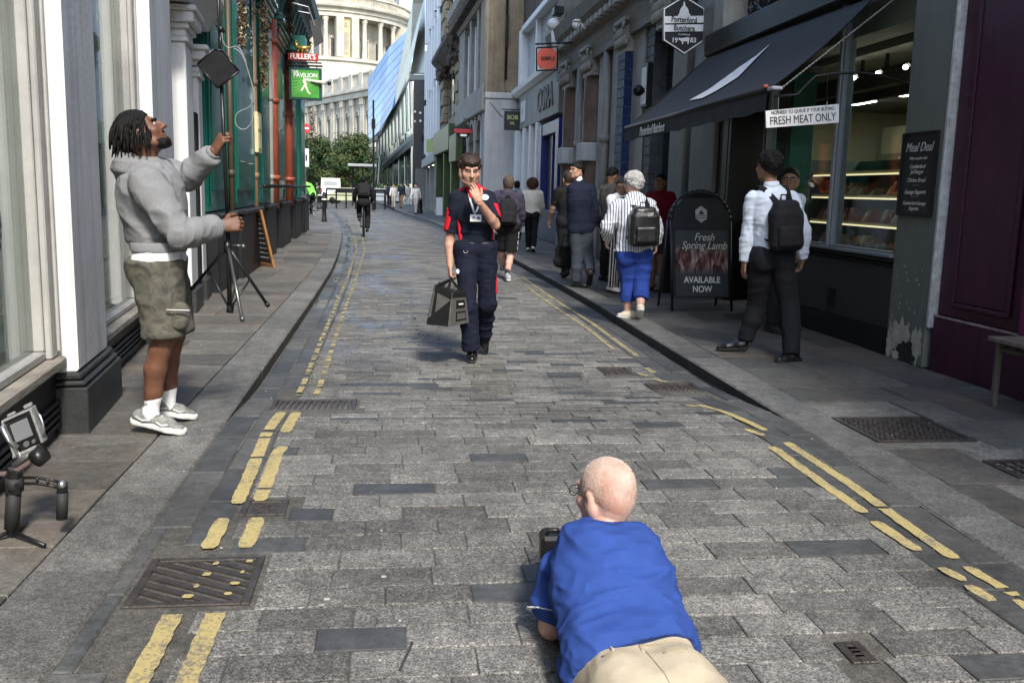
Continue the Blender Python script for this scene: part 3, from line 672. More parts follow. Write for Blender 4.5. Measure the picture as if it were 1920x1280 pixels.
# downpipes
for (u, m, r, zt) in ((8.35, M_RED, .11, 4.9), (12.3, M_RED, .12, 4.7), (1.85, mat('brown_pipe', (.06, .045, .03), .5), .04, 4.9), (4.85, mat('tan_pipe', (.23, .14, .08), .5), .06, 4.9), (7.8, M_GREYL, .05, 4.6)):
    q = MB(TP); q.tube([(u, -.02, .12 if m is not M_RED else 1.0), (u, -.02, zt)], r, 12)
    for z in (1.6, 3.2, 4.4): q.tube([(u, -.02, z), (u, -.02, z+.1)], r*1.25, 12)
    o = q.build('downpipe', m, pub, True)
for u in (8.35, 12.3): F.box('tile_strip', mat('brick_red_tile', (.30, .06, .035), .35, .2, 6), (u-.22, u+.22, .05, .3, .3, 2.0), bev=.01)
# fascia and heavy upper cornice with brackets
F.box('fascia', M_GREEND, (1.6, 18.3, -.1, .5, 5.11, 5.9), bev=.02)
q = MB(TP); q.prism([(.4, 5.905), (-.15, 5.905), (-.3, 6.1), (-.55, 6.25), (-.6, 6.5), (.4, 6.5)], 'x', 1.4, 18.5); q.build('cornice', M_GREEND, pub)
q = MB(TP)
for i in range(20): u = 2+i*.85; q.prism([(-.1, 5.3), (-.16, 5.4), (-.28, 5.75), (-.3, 5.9), (-.1, 5.9)], 'x', u, u+.12)
q.build('bracket', mat('dark_teal', (.008, .07, .06), .4), pub, kind='stuff')
F.box('wall', mat('london_stock_brick', (.13, .10, .07), .9, .3, 4, .4, 40), (0.0, 18.3, .5, 9, 0, 12.5), (0, 1.59, .1, .499, PZ+.001, 12.5), (1.4, 18.4, .2, .499, 6.502, 12.5))
for i in range(6): F.box('window', M_GLASSD, (2+2.8*i, 3.3+2.8*i, .17, .198, 7.4, 9.6)), F.box('window_frame', M_WHITE, (1.9+2.8*i, 1.995+2.8*i, .15, .198, 7.3, 9.7), (3.305+2.8*i, 3.4+2.8*i, .15, .198, 7.3, 9.7), bev=.01)
# wall lantern window at the corner
q = MB(TP); q.box(11.6, 12.5, -.55, -.05, 4.75, 4.85); q.box(11.65, 12.45, -.5, -.05, 4.852, 5.1); q.build('sign_box_canopy', M_GREEN, pub)
# cream notice box
o = wempty('notice_case', (-2.42, 17.35, 1.9), 'narrow cream notice case fixed on the green pub wall', 'notice case')
q = MB(TP); q.box(4.72, 5.3, -.10, -.03, 2.05, 2.75, bev=.01); q.build('case', mat('cream_board', (.60, .50, .28), .5, .1), o)
q = MB(TP); q.box(4.78, 5.24, -.106, -.1012, 2.12, 2.4); q.box(4.78, 5.24, -.106, -.1012, 2.46, 2.68); q.build('paper', mat('notice_paper', (.66, .60, .42), .6), o)
# dried hop garlands
def garland(name, u, w, z1, z0, label, wd, m1, m2):
    t = wempty(name, tuple(TP @ Vector((u, w, z1))), label, 'garland', 'dried hop garlands on the pub front')
    for part, m, n, s in (('dried_leaf', m2, 260, .05), ('hop_flower', m1, 230, .032)):
        q = MB(TP)
        for i in range(n):
            f = rnd.random()**.8; z = z1-(z1-z0)*f; ww = wd*(1-f*.75)*(.6+.5*math.sin(f*9+1)**2)
            c = Vector((u+rnd.gauss(0, ww*.45), w-abs(rnd.gauss(0, .05)), z)); r = s*rnd.uniform(.5, 1.1)
            q.add([c+Vector((rnd.uniform(-r, r), rnd.uniform(-r, r), rnd.uniform(-r, r))) for _ in range(4)], [(0, 1, 2), (0, 2, 3), (0, 3, 1), (1, 3, 2)])
        q.build(part, m, t, kind='stuff')
MF1 = mat('dried_hop_flower', (.46, .40, .26), .8, .3, 20); MF2 = mat('dried_brown_leaf', (.07, .045, .018), .8, .4, 20)
garland('hop_garland', 2.25, -.12, 5.1, 3.45, 'pale dried hop garland hanging behind the black flag on the pole', .20, MF1, MF2)
garland('hop_garland', 5.0, -.15, 5.2, 3.2, 'browner dried garland between two green pilasters', .22, MF2, mat('dried_olive_leaf', (.13, .10, .05), .8, .4, 20))
garland('hop_garland', 10.2, -.2, 5.9, 4.9, 'dark dried garland over the far pub doorway', .5, MF2, mat('dark_twigs', (.03, .025, .015), .9, .4, 20))
garland('hop_garland', 17.5, -.3, 3.9, 2.9, 'dark foliage basket under the hanging pub sign', .4, mat('dark_basket_leaf', (.02, .035, .015), .8, .4, 20), mat('pale_basket_leaf', (.35, .33, .28), .8, .4, 20))
# floodlight on arms above the pub
fl = wempty('floodlight', (-1.75, 22, 5), 'black slanted panel on steel arms above the pub sign', 'floodlight')
q = MB(); p = [aY(580, 38, 22), aY(597, 36, 22), aY(606, 78, 22), aY(590, 88, 22)]; q.slab(p, (0, 1, .1), .12); q.build('panel', mat('black_lamp_housing', (.03, .03, .032), .6), fl)
q = MB(); q.tube([aY(548, 6, 22), aY(578, 14, 22), aY(590, 50, 22)], .02, 6); q.tube([aY(560, 22, 22), aY(582, 26, 22)], .014, 6); q.build('arm', M_STEEL, fl)
# hanging sign
sg = wempty('hanging_pub_sign', (-2.1, 24, 3.6), 'green framed hanging pub sign with a cricketer under a red name board', 'sign')
A, B_ = aY(541, 127, 24), aY(603, 127, 24); z0 = aY(570, 188, 24).z; z1 = aY(570, 127, 24).z; x0, x1 = A.x, B_.x
def yb_(q, a, b, c, d, y0, y1, bev=0): return q.box(x0+a*(x1-x0), x0+b*(x1-x0), y0, y1, z0+c*(z1-z0), z0+d*(z1-z0), bev=bev)
q = MB(); yb_(q, 0, 1, 0, 1, 24, 24.07, bev=.012); q.build('board', M_GREEND, sg)
q = MB(); yb_(q, .08, .92, .08, .92, 23.99, 23.998); q.build('picture', mat('bright_pitch_green', (.05, .26, .03), .4, .25, 5), sg)
q = MB()
for i in range(6): yy = z0+(.14+.1*i)*(z1-z0); q.add([(x0+.1*(x1-x0), 23.986, yy), (x0+.9*(x1-x0), 23.986, yy+.05*(6-i)), (x0+.9*(x1-x0), 23.986, yy+.02+.05*(6-i)), (x0+.1*(x1-x0), 23.986, yy+.03)], [(0, 1, 2, 3)])
q.build('pitch_band', mat('pale_pitch_green', (.12, .36, .08), .4), sg, kind='stuff')
pw = mat('cricketer_white', (.66, .62, .5), .5, .1); cx, cz, H_ = (x0+x1)/2, (z0+z1)/2, z1-z0
q = MB()
for a, b, r in (((.0, -.02), (.09, -.26), .035), ((.0, -.02), (-.13, -.22), .03), ((-.05, .12), (.02, -.04), .05), ((-.02, .12), (.2, .1), .022), ((-.06, .2), (-.05, .2), .04), ((.09, -.26), (.17, -.3), .025)): q.tube([(cx+a[0]*H_, 23.98, cz+a[1]*H_), (cx+b[0]*H_+.001, 23.98, cz+b[1]*H_)], r*H_, 6)
q.v = [(v[0], 23.985+(v[1]-23.98)*.1, v[2]) for v in q.v]; q.build('cricketer', pw, sg)
q = MB(); q.tube([(cx+.18*H_, 23.96, cz+.1*H_), (x1+.1, 23.9, cz+.04*H_)], .028, 8, r2=.045); q.build('cricket_bat', pw, sg); 
q = MB(); q.sph((x1+.19, 23.9, cz+.03*H_), .05); q.build('cricket_ball', M_BLACK, sg, True)
text('THE', .085, M_WHITE, face((x0+.2*(x1-x0), 23.98, z0+.86*H_), (1, 0, 0), (0, 0, 1)), sg, bold=.002)
text('PAVILION', .135, M_WHITE, face((cx+.01, 23.98, z0+.76*H_), (1, 0, 0), (0, 0, 1)), sg, bold=.003, sx=.98)
text('END', .085, M_WHITE, face((cx+.04, 23.98, z0+.64*H_), (1, 0, 0), (0, 0, 1)), sg, bold=.002)
q = MB(); q.tube([(x0-.15, 24.03, z1+.05), (x1+.02, 24.03, z1+.05)], .025, 6); q.tube([(x0+.12, 24.03, z1), (x0+.12, 24.03, z1+.06)], .012, 5); q.tube([(x1-.12, 24.03, z1), (x1-.12, 24.03, z1+.06)], .012, 5); q.build('bracket', M_BLACK, sg)
zr0, zr1 = aY(568, 114, 24).z, aY(568, 100, 24).z
q = MB(); q.box(x0-.02, x1-.08, 24, 24.06, zr0, zr1, bev=.01); q.build('name_board', mat('signal_red', (.42, .03, .025), .4), sg)
text("FULLER'S", .17, M_WHITE, face(((x0+x1)/2-.05, 23.985, (zr0+zr1)/2), (1, 0, 0), (0, 0, 1)), sg, bold=.004, sx=.92)
q = MB(); 
for a, b, r in (((-.16, .12), (.12, .13), .05), ((-.16, .12), (-.2, .24), .045), ((-.21, .26), (-.2, .25), .055), ((-.12, .12), (-.16, 0), .02), ((-.04, .12), (-.05, 0), .02), ((.08, .12), (.06, 0), .022), ((.12, .13), (.2, .25), .015)): q.tube([(cx-.02+a[0], 24.03, zr1+a[1]), (cx-.02+b[0]+.001, 24.03, zr1+b[1])], r, 7)
q.build('gilded_animal', M_GOLD, sg, True)
q = MB(); q.tube([(x0-.15, 24.03, zr0-.04), (x1, 24.03, zr0-.04)], .02, 6); q.tube([(x0-.1, 24.03, zr1+.5), (x1-.1, 24.03, zr0-.04)], .012, 5); q.build('top_bracket', M_BLACK, sg)
# chalkboard leaning on the pub base
cb = empty('chalkboard', (0, 0, 0), 0, 'tall wooden framed chalkboard leaning against the black pub base', 'chalkboard')
p0 = gz(503, 503); p1 = gz(517, 486); zt = aY(486, 400, p0.y+.1).z; M = Matrix.Translation((p0.x-.05, p0.y+.3, .1)) @ Matrix.Rotation(math.radians(-57), 4, 'Z') @ Matrix.Rotation(math.radians(13), 4, 'X')
cb.matrix_world = M; w, h = .27, 1.0
q = MB(); q.box(-w, -w+.07, -.02, .02, 0, h, bev=.005); q.box(w-.07, w, -.02, .02, 0, h, bev=.005); q.box(-w+.07, w-.07, -.02, .02, 0, .07, bev=.005); q.box(-w+.07, w-.07, -.02, .02, h-.07, h, bev=.005); q.build('frame', mat('orange_pine', (.26, .125, .045), .5, .2, 8), cb)
q = MB(); q.box(-w+.07, w-.07, -.008, .01, .07, h-.07); bd = q.build('board', mat('chalkboard_slate', (.03, .032, .03), .8, .3, 4), cb)
for i, s in enumerate(('Ales', 'Wines', 'Pies', 'Lunch', 'Sports', 'Open')[:0]): pass
q = MB()
for i in range(9):
    zz = h-.16-.085*i; u = -w+.11
    while u < w-.12: l = rnd.uniform(.02, .06); q.box(u, u+l, -.0105, -.0085, zz, zz+rnd.uniform(.008, .022)); u += l+.015
q.build('chalk_writing', mat('chalk', (.5, .5, .48), .9), cb, kind='stuff')
# ================================================================ RIGHT: purple shop, butcher's, grey columns
TR = Matrix(((0, 1, 0, 0), (1, 0, 0, 0), (0, 0, 1, 0), (0, 0, 0, 1)))        # u = world Y, w = world X
pur = wempty('purple_shopfront', (4.7, 4, 0), 'deep purple painted shopfront wall at the right edge', 'building')
F = FB(TR, pur)
F.box('plinth', M_PURP, (-12, 7.235, 4.50, 4.9, 0, .565), bev=.012)
F.box('wall', M_PURP, (-12, 7.235, 4.53, 4.9, .566, 4.2), bev=.01)
F.box('chipped_edge', mat('chipped_purple_edge', (.30, .22, .22), .7, .4, 12, .3, 40), (-12, 7.232, 4.496, 4.5, .553, .572), bev=.002)
o = F.box('raised_panel', M_PURP, (6.35, 6.98, 4.508, 4.529, .70, 3.9), bev=.012); subw(o)
F.box('panel_moulding', M_PURP, (6.30, 6.345, 4.50, 4.529, .66, 3.95), (6.985, 7.03, 4.50, 4.529, .66, 3.95), (6.345, 6.985, 4.50, 4.529, .655, .698), bev=.01, par=o)
F.box('pilaster', mat('bright_purple_paint', (.13, .008, .06), .35, .1, 2), (5.9, 6.12, 4.46, 4.529, .566, 4.2), bev=.012)
F.box('wall', M_BRSTN, (-12, 7.24, 4.6, 12, 4.21, 8.8))
for i in range(6): F.box('window', M_GLASSD, (-11+3*i, -9.6+3*i, 4.585, 4.599, 5.6, 8), (-11+3*i, -9.6+3*i, 4.585, 4.599, 8.2, 8.6))
F.box('white_downpipe', mat('pale_flaking_edge', (.42, .42, .40), .7, .25, 12, .5, 30), (7.24, 7.285, 4.462, 4.60, .45, 4.2), bev=.01)
# grey pier with peeling plaster
bu = wempty('butcher_shop', (4.9, 10, 0), 'dark grey butcher shopfront with large windows under a black awning', 'building')
F = FB(TR, bu)
F.box('pier', M_PIER, (7.29, 7.9, 4.47, 4.9, .1, 4.2), bev=.012)
def patch(name, m, cy, cz, ry, rz_, off, t, n=26, sd=1):
    r = random.Random(sd); q = MB(TR); pts = []
    for i in range(n):
        a = 2*PI*i/n; k = r.uniform(.6, 1.15); pts.append((cy+ry*k*math.cos(a), max(.103, cz+rz_*k*math.sin(a))))
    pts = [(min(max(p, 7.3), 7.895), z) for p, z in pts]
    q.v = [(p, 4.47-off, z) for p, z in pts]+[(p, 4.47-off+t, z) for p, z in pts]; k = len(pts)
    q.f = [tuple(range(k)), tuple(reversed(range(k, 2*k)))]+[(i, i+k, (i+1) % k+k, (i+1) % k) for i in range(k)]; q.build(name, m, bu)
PL = mat('bare_plaster', (.42, .39, .33), .9, .2, 9, .5, 40); DK = mat('exposed_dark_render', (.02, .02, .018), .95, .3, 9, .6, 40)
patch('bare_plaster_patch', PL, 7.68, .30, .17, .19, .002, .004, sd=3); patch('bare_plaster_patch', PL, 7.40, .27, .09, .16, .002, .004, sd=5); patch('bare_plaster_patch', PL, 7.84, .2, .05, .22, .002, .004, sd=8)
patch('dark_render_patch', DK, 7.55, .17, .15, .14, .004, .004, sd=11); patch('dark_render_patch', DK, 7.68, .15, .1, .09, .0045, .004, sd=12); patch('bare_plaster_patch', PL, 7.72, .14, .07, .05, .0065, .002, sd=14)
for i in range(26): patch('paint_chip', PL, rnd.uniform(7.35, 7.85), rnd.uniform(.45, .95)**1.3, rnd.uniform(.004, .012), rnd.uniform(.004, .014), .0015, .003, 7, i+30)
# meal deal board
md = wempty('menu_board', (4.46, 7.6, 1.4), 'black meal deal board with chalk style writing on the grey pier', 'menu board')
q = MB(TR); q.box(7.36, 7.86, 4.452, 4.468, 1.39, 2.06); q.build('board', mat('menu_black', (.012, .014, .013), .5), md)
q = MB(TR)
for b in ((7.34, 7.365, 1.37, 2.08), (7.855, 7.88, 1.37, 2.08), (7.366, 7.854, 1.37, 1.392), (7.366, 7.854, 2.058, 2.08)): q.box(b[0], b[1], 4.44, 4.469, b[2], b[3], bev=.004)
q.build('frame', M_BLACK, md)
chalk = mat('sign_chalk_white', (.55, .53, .48), .8)
for s, sz, z in (('Meal Deal', .108, 1.95), ('Why not grab a deal', .034, 1.86), ('Cumberland', .05, 1.79), ('Jail Burger', .05, 1.745), ('Chicken Bread', .05, 1.675), ('- - - - -', .04, 1.635), ('Sausage Baguette', .05, 1.575), ('- - - - -', .04, 1.54), ('Cumberland Sausage', .045, 1.48), ('Baguette', .045, 1.435)):
    text(s, sz, chalk, face((4.449, 7.61, z), (0, -1, 0), (0, 0, 1)), md, ext=.001, shear=.35, sx=.95)
# stall riser, plinth, frame
F.box('stallriser', mat('charcoal_shop_paint', (.032, .036, .038), .5, .12, 2, .1, 30, streak=.2), (7.905, 11.1, 4.53, 4.7, .33, .90), bev=.004)
F.box('kicker', M_BLACK, (7.905, 11.1, 4.5, 4.7, .05, .328))
q = MB(TR)
for i in range(9): q.box(9.05, 9.22, 4.522, 4.5295, .40+.022*i, .412+.022*i)
q.build('air_vent', M_BLACK, bu, kind='stuff')
SFR = mat('steel_grey_window_frame', (.16, .18, .20), .4, .1, 3)
F.box('sill', SFR, (7.905, 11.1, 4.44, 4.7, .985, 1.02), bev=.008)
F.box('sill_moulding', M_BLACK, (7.905, 11.1, 4.49, 4.7, .902, .94), (7.905, 11.1, 4.465, 4.7, .942, .983), bev=.012)
F.box('window_frame', SFR, (9.17, 9.25, 4.48, 4.6, 1.022, 3.4), (7.905, 7.95, 4.5, 4.6, 1.022, 3.4), (11.02, 11.1, 4.5, 4.6, 1.022, 3.4), (7.95, 9.17, 4.5, 4.6, 3.35, 3.4), bev=.008)
F.box('mullion', mat('pale_steel_bead', (.3, .32, .33), .35, .1, metal=.4), (9.185, 9.235, 4.455, 4.479, 1.022, 3.4), (9.3, 11.0, 4.49, 4.52, 1.022, 1.045), (7.96, 9.14, 4.49, 4.52, 1.022, 1.045), bev=.005)
F.box('window_glass', M_GLASS, (7.95, 9.17, 4.53, 4.54, 1.045, 3.35), (9.25, 11.02, 4.53, 4.54, 1.045, 3.4))
F.box('door_frame', M_BLACK, (11.12, 11.2, 4.5, 4.8, .1, 3.2), (12.3, 12.4, 4.5, 5.3, .1, 3.2), (12.42, 12.8, 4.5, 4.9, .1, 3.4), bev=.01)
F.box('teal_reflection_panel', mat('painted_teal_reflection', (.01, .10, .075), .5, .15), (11.13, 11.19, 4.82, 5.12, .1, 3.0), bev=.01)  # added panel, its colour stands for a faint teal reflection
F.box('transom_rail', M_BLACK, (7.905, 13.2, 4.35, 4.9, 3.42, 3.72), bev=.02)
# carved grille above
q = MB(TR); r = random.Random(5)
for i in range(150):
    cy, cz = r.uniform(8, 12.2), r.uniform(3.76, 4.9); a = r.uniform(0, 6.3); rr = r.uniform(.05, .14)
    q.tube([(cy+rr*math.cos(a+t*.9), 4.5+.004*(i % 7), cz+rr*math.sin(a+t*.9)*(1-.12*t)) for t in range(5)], .017, 4)
q.build('scrollwork_grille', mat('wrought_iron', (.045, .045, .042), .5), bu, kind='stuff')
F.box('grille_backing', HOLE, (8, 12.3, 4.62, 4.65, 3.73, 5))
F.box('upper_pilaster', M_GREYL, (12.6, 13.0, 4.4, 4.9, 3.73, 6), bev=.01)
F.box('upper_pilaster', M_GREYL, (10.1, 10.22, 4.45, 4.61, 3.73, 5), (8.2, 8.3, 4.45, 4.61, 3.73, 5), bev=.01)
F.box('wall', M_GRST, (7.24, 34, 4.8, 12, 5.9, 15), (7.3, 12.6, 4.6, 12, 5.02, 5.88))
# interior
F.box('interior_wall', mat('butcher_cream_wall', (.30, .25, .15), .7, .1, 1), (7.3, 16, 9.4, 9.5, 0, 3.4), (7.2, 7.3, 4.92, 9.4, 0, 3.4), (15.9, 16, 4.92, 9.4, 0, 3.4))
F.box('interior_floor', mat('butcher_floor', (.10, .09, .08), .3), (7.3, 15.9, 4.92, 9.4, 0, .1))
F.box('interior_ceiling', mat('butcher_ceiling', (.16, .15, .12), .8), (7.3, 15.9, 4.92, 9.4, 3.0, 3.1))
F.box('interior_ceiling', MATS['butcher_ceiling'], (7.3, 12.35, 4.56, 4.919, 3.08, 3.41), (7.3, 16, 4.92, 9.5, 3.42, 3.5))
F.box('ceiling_beam', mat('butcher_beam', (.045, .04, .03), .7), (7.3, 15.9, 5.6, 5.75, 2.8, 2.998), (7.3, 15.9, 6.5, 6.62, 2.85, 2.998), bev=.01)
F.box('hanging_bulkhead', mat('bulkhead_cream', (.30, .26, .17), .7, .1), (7.6, 15.2, 8.2, 8.5, 2.02, 2.7), bev=.01)
F.box('lettering_band', mat('band_olive', (.11, .10, .06), .6), (7.6, 15.2, 8.12, 8.199, 2.02, 2.26))
text('DELIVERY', .17, mat('band_cream_letters', (.55, .5, .36), .7), face((8.115, 13.05, 2.14), (0, -1, 0), (0, 0, 1)), bu, bold=.002)
text('DELI', .15, MATS['band_cream_letters'], face((8.115, 14.3, 2.14), (0, -1, 0), (0, 0, 1)), bu, bold=.002)
LAMP = mat('lit_lamp_white', (.9, .9, .85), .5, 0, emit=(1, .95, .85, 14)); PANEL = mat('lit_ceiling_panel', (.9, .9, .85), .5, 0, emit=(.95, 1, .93, 12))
for (u, w) in ((9.6, 7.0), (11.0, 7.0), (12.4, 7.0), (13.8, 7.0)):
    t = wempty('ceiling_panel_light', (w, u, 2.98), 'lit rectangular ceiling light %s inside the butcher shop' % {9.6: 'nearest the grey pier', 11.0: 'seen just right of the mullion', 12.4: 'left of the mullion', 13.8: 'farthest from the grey pier'}[u], 'ceiling light', 'ceiling lights in the butcher shop')
    q = MB(TR); q.box(u-.3, u+.3, w-.15, w+.15, 2.94, 2.96); q.build('diffuser', PANEL, t); q = MB(TR); q.box(u-.33, u+.33, w-.18, w+.18, 2.962, 2.995); q.build('housing', M_STEEL, t)
for i, (x, y) in enumerate(((1601, 146), (1646, 138), (1698, 126))):
    p = aX(x, y, 5.0); t = wempty('spotlight', tuple(p), ('lit round spotlight %s on the track inside the shop window' % ('leftmost of three', 'in the middle of three', 'rightmost of three')[i]), 'spotlight', 'track spotlights in the window')
    q = MB(); q.sph(p, .024); q.build('bulb', LAMP, t, True); q = MB(); q.tube([p+Vector((.03, 0, .02)), p+Vector((.09, 0, .07)), p+Vector((.09, 0, 3.0-p.z))], .03, 8, r2=.02); q.build('holder', M_BLACK, t)
# display cabinets with trays of meat
cab = wempty('meat_cabinet', (5.6, 10, 0), 'lit glass fronted meat cabinet with shelves of packed cuts in the shop', 'display cabinet')
q = MB(TR)
for z in (.60, .92, 1.24, 1.56, 1.84): q.box(7.7, 12.0, 5.55, 6.2, z-.03, z)
q.build('shelf', mat('cabinet_shelf', (.33, .30, .2), .4), cab)
q = MB(TR); q.box(7.7, 12, 6.2, 6.25, .1, 2.0); q.box(7.66, 7.7, 5.5, 6.25, .1, 2); q.box(12, 12.04, 5.5, 6.25, .1, 2); q.build('carcass', mat('cabinet_dark', (.04, .05, .04), .5), cab)
q = MB(TR)
for z in (.885, 1.205, 1.525, 1.805): q.box(7.75, 11.95, 5.53, 5.545, z-.02, z)
q.build('shelf_strip_light', mat('shelf_edge_glow', (.8, .7, .5), .5, 0, emit=(1, .82, .5, .35)), cab)
cols = [mat('packed_red_meat', (.30, .035, .025), .3, .4, 30, col2=(.5, .2, .13)), mat('packed_sausage', (.40, .17, .09), .35, .3, 30), mat('white_label', (.7, .68, .6), .5), mat('yellow_pack', (.55, .42, .1), .4), mat('green_pack', (.06, .16, .07), .4)]
for k, m in enumerate(cols):
    q = MB(TR); r = random.Random(k)
    for z in (.60, .92, 1.24, 1.56):
        for i in range(34):
            if r.random() > (.75, .6, .5, .25, .15)[k]: continue
            u = 7.75+.125*i+r.uniform(-.02, .02); w = 5.56+r.uniform(0, .3)+.02*k; h = r.uniform(.05, .16)
            q.add([(u, w, z+.005), (u+.10, w, z+.005), (u+.10, w+.14, z+.005), (u, w+.14, z+.005), (u+.02, w+.05, z+h), (u+.085, w+.05, z+h*r.uniform(.6, 1)), (u+.085, w+.15, z+h), (u+.02, w+.15, z+h)], [(3, 2, 1, 0), (4, 5, 6, 7), (0, 1, 5, 4), (1, 2, 6, 5), (2, 3, 7, 6), (3, 0, 4, 7)])
    q.build('packed_cut', m, cab, kind='stuff')
# low counter in window and dark interior props
F.box('counter', mat('counter_dark', (.03, .03, .028), .4), (7.9, 10.9, 4.95, 5.2, .1, .98), bev=.01)
q = MB(TR)
for i in range(14): u = 8+.2*i; q.sph((u, 5.08+.03*(i % 3), 1.0), (.08, .06, .045), 8, 6)
q.build('wrapped_product', mat('wrapped_goods', (.16, .13, .1), .3, .4, 8), bu, kind='stuff')
# ---- awning
aw = wempty('awning', (3.9, 10.8, 2.9), 'black sloping shop awning with white blade mark over the butcher window', 'awning')
FABR = mat('charcoal_awning_fabric', (.0135, .014, .0155), .8, .12, 2, .25, 200)
n = 14; top = lambda t: Vector((4.40, 13.1-4.6*t, 3.43-.08*t)); bot = lambda t: Vector((3.30, 13.3-5.15*t, 2.42+.02*t))
q = MB(); vs = []
for i in range(n+1):
    t = i/n
    for j in range(7): s = j/6; p = top(t).lerp(bot(t), s); p.z -= .045*math.sin(PI*s); vs.append(p)
q.add(vs+[v+Vector((.006, 0, -.008)) for v in vs], [(i*7+j, (i+1)*7+j, (i+1)*7+j+1, i*7+j+1) for i in range(n) for j in range(6)]+[((i*7+j)+7*(n+1), (i*7+j+1)+7*(n+1), ((i+1)*7+j+1)+7*(n+1), ((i+1)*7+j)+7*(n+1)) for i in range(n) for j in range(6)])
q.build('canopy', FABR, aw, True, recalc=False)
q = MB(); vs = []
for i in range(60):
    t = i/59; p = bot(t); vs += [p+Vector((-.012, 0, -.02)), p+Vector((-.02+.006*math.sin(i*1.3), 0, -.19+.008*math.sin(i*.8)))]
q.add(vs, [(2*i, 2*i+2, 2*i+3, 2*i+1) for i in range(59)]); q.build('valance', FABR, aw, True, recalc=False)
q = MB(); q.tube([bot(0), bot(1)], .03, 8); q.tube([bot(1), bot(1)+Vector((0, -.12, 0))], .028, 8); q.build('front_bar', M_BLACK, aw, True)
q = MB(); a, b = bot(1)+Vector((0, -.1, .03)), bot(1)+Vector((.35, -.25, .02)); q.box(3.27, 3.37, 8.0, 8.12, 2.42, 2.455, bev=.01); q.build('end_cap', mat('pale_blue_plastic', (.30, .31, .34), .4), aw)
q = MB(); q.box(3.25, 3.29, 8.13, 8.18, 2.45, 2.48, bev=.008); q.build('red_fastener', mat('dull_red_plastic', (.35, .08, .06), .4), aw)
wn = (Vector((-.99, 0, -1.1))).normalized(); wn = Vector((-.7, 0, .72))
BL = [((1294, 190)), ((1330, 170)), ((1385, 130)), ((1420, 106)), ((1446, 84)), ((1420, 120)), ((1385, 147)), ((1345, 172)), ((1318, 186))]
def projp(p):
    d = V3_(p)-np.array([0, 0, CH]); z = d@CF; return np.array([PCX+FPX*(d@CR)/z, PCY-FPX*(d@CU)/z])
def V3_(p): return np.array([p[0], p[1], p[2]])
def awn_pt(t, s): p = top(t).lerp(bot(t), s); p.z -= .045*math.sin(PI*s); return p
def on_awn(x, y):
    t, s = .5, .5
    for _ in range(12):
        e = projp(awn_pt(t, s))-np.array([x, y]); h = 1e-3; J_ = np.column_stack([(projp(awn_pt(t+h, s))-projp(awn_pt(t, s)))/h, (projp(awn_pt(t, s+h))-projp(awn_pt(t, s)))/h]); d = np.linalg.solve(J_, -e); t += d[0]; s += d[1]
    return awn_pt(t, s)
nrm = (top(1)-top(0)).cross(bot(0)-top(0)).normalized(); nrm = nrm if nrm.z > 0 else -nrm
nb = [on_awn(*p) for p in BL]
def sag(p): return p+Vector((-.010, 0, .012))
q = MB(); N = 24
spn = [(BL[0], BL[0])]; up_ = [BL[0], BL[1], BL[2], BL[3], BL[4]]; lo_ = [BL[0], BL[8], BL[7], BL[6], BL[4]]
def pl(L_, t): 
    i = min(int(t*4), 3); f = t*4-i; return (L_[i][0]+(L_[i+1][0]-L_[i][0])*f, L_[i][1]+(L_[i+1][1]-L_[i][1])*f)
V = []
for i in range(N+1):
    a, b = pl(up_, i/N), pl(lo_, i/N); V += [sag(on_awn(*a)), sag(on_awn((a[0]+b[0])/2, (a[1]+b[1])/2)), sag(on_awn(*b))]
q.add(V, [(3*i+k, 3*i+3+k, 3*i+4+k, 3*i+1+k) for i in range(N) for k in range(2)]); q.build('white_blade_mark', mat('awning_white_print', (.62, .62, .6), .7, .2, 14), aw, recalc=False)
text("Porterford Butchers", .165, mat('valance_white_script', (.6, .6, .58), .7), face((3.268, 11.85, 2.31), (0, -1, 0), (0, 0, 1)), aw, shear=.5, ext=.002, sx=.85, bold=.002)
q = MB(); q.tube([Vector((4.4, 7.95, 3.3)), Vector((3.36, 8.1, 2.42))], .005, 6)
for i in range(40): p = Vector((4.4, 7.95, 3.3)).lerp(Vector((3.36, 8.1, 2.42)), i/40); q.sph(p, (.012, .012, .010), 6, 4)
q.build('folding_arm_chain', mat('galvanised_chain', (.2, .2, .18), .5, .3, metal=.3), aw)
q = MB(); q.tube([Vector((4.4, 12.8, 3.0)), Vector((3.9, 12.9, 2.7)), Vector((3.33, 13.1, 2.4))], .025, 6); q.build('arm', M_BLACK, aw)
q = MB(); q.add([top(0), bot(0), bot(0)+Vector((0, 0, -.18)), Vector((4.4, 13.1, 2.6))], [(0, 1, 2, 3)]); q.build('side_panel', FABR, aw)
# hanging rod and FRESH MEAT ONLY sign
rod = wempty('iron_sign_rod', (3.9, 8, 2.3), 'curved wrought iron rod from awning end to grey pier', 'iron rod')
pts = [aY(1452, 181, 8.05), aY(1495, 178, 8.05), aY(1512, 160, 8.03), aY(1530, 143, 8.02), aY(1560, 139, 8.0), aY(1610, 136, 7.98), aY(1650, 141, 7.96), aY(1700, 158, 7.92)]
q = MB(); q.tube(pts, .012, 7); q.tube([aY(1518, 128, 8.0), aY(1540, 126, 8.0), aY(1552, 140, 8.0), aY(1550, 192, 8.0)], .005, 5); q.build('rod', M_BLACK, rod, True)
fm = wempty('hanging_sign', tuple(aY(1505, 240, 8.0)), 'white hanging sign reading FRESH MEAT ONLY below the awning', 'sign')
a, b, c, d = aY(1437, 240, 8.0), aY(1573, 230, 8.03), aY(1573, 195, 8.03), aY(1436, 208, 8.0)
q = MB(); q.slab([a, b, c, d], (0, 1, 0), .02); q.build('board', mat('white_sign_board', (.74, .74, .72), .5, .05, 6), fm)
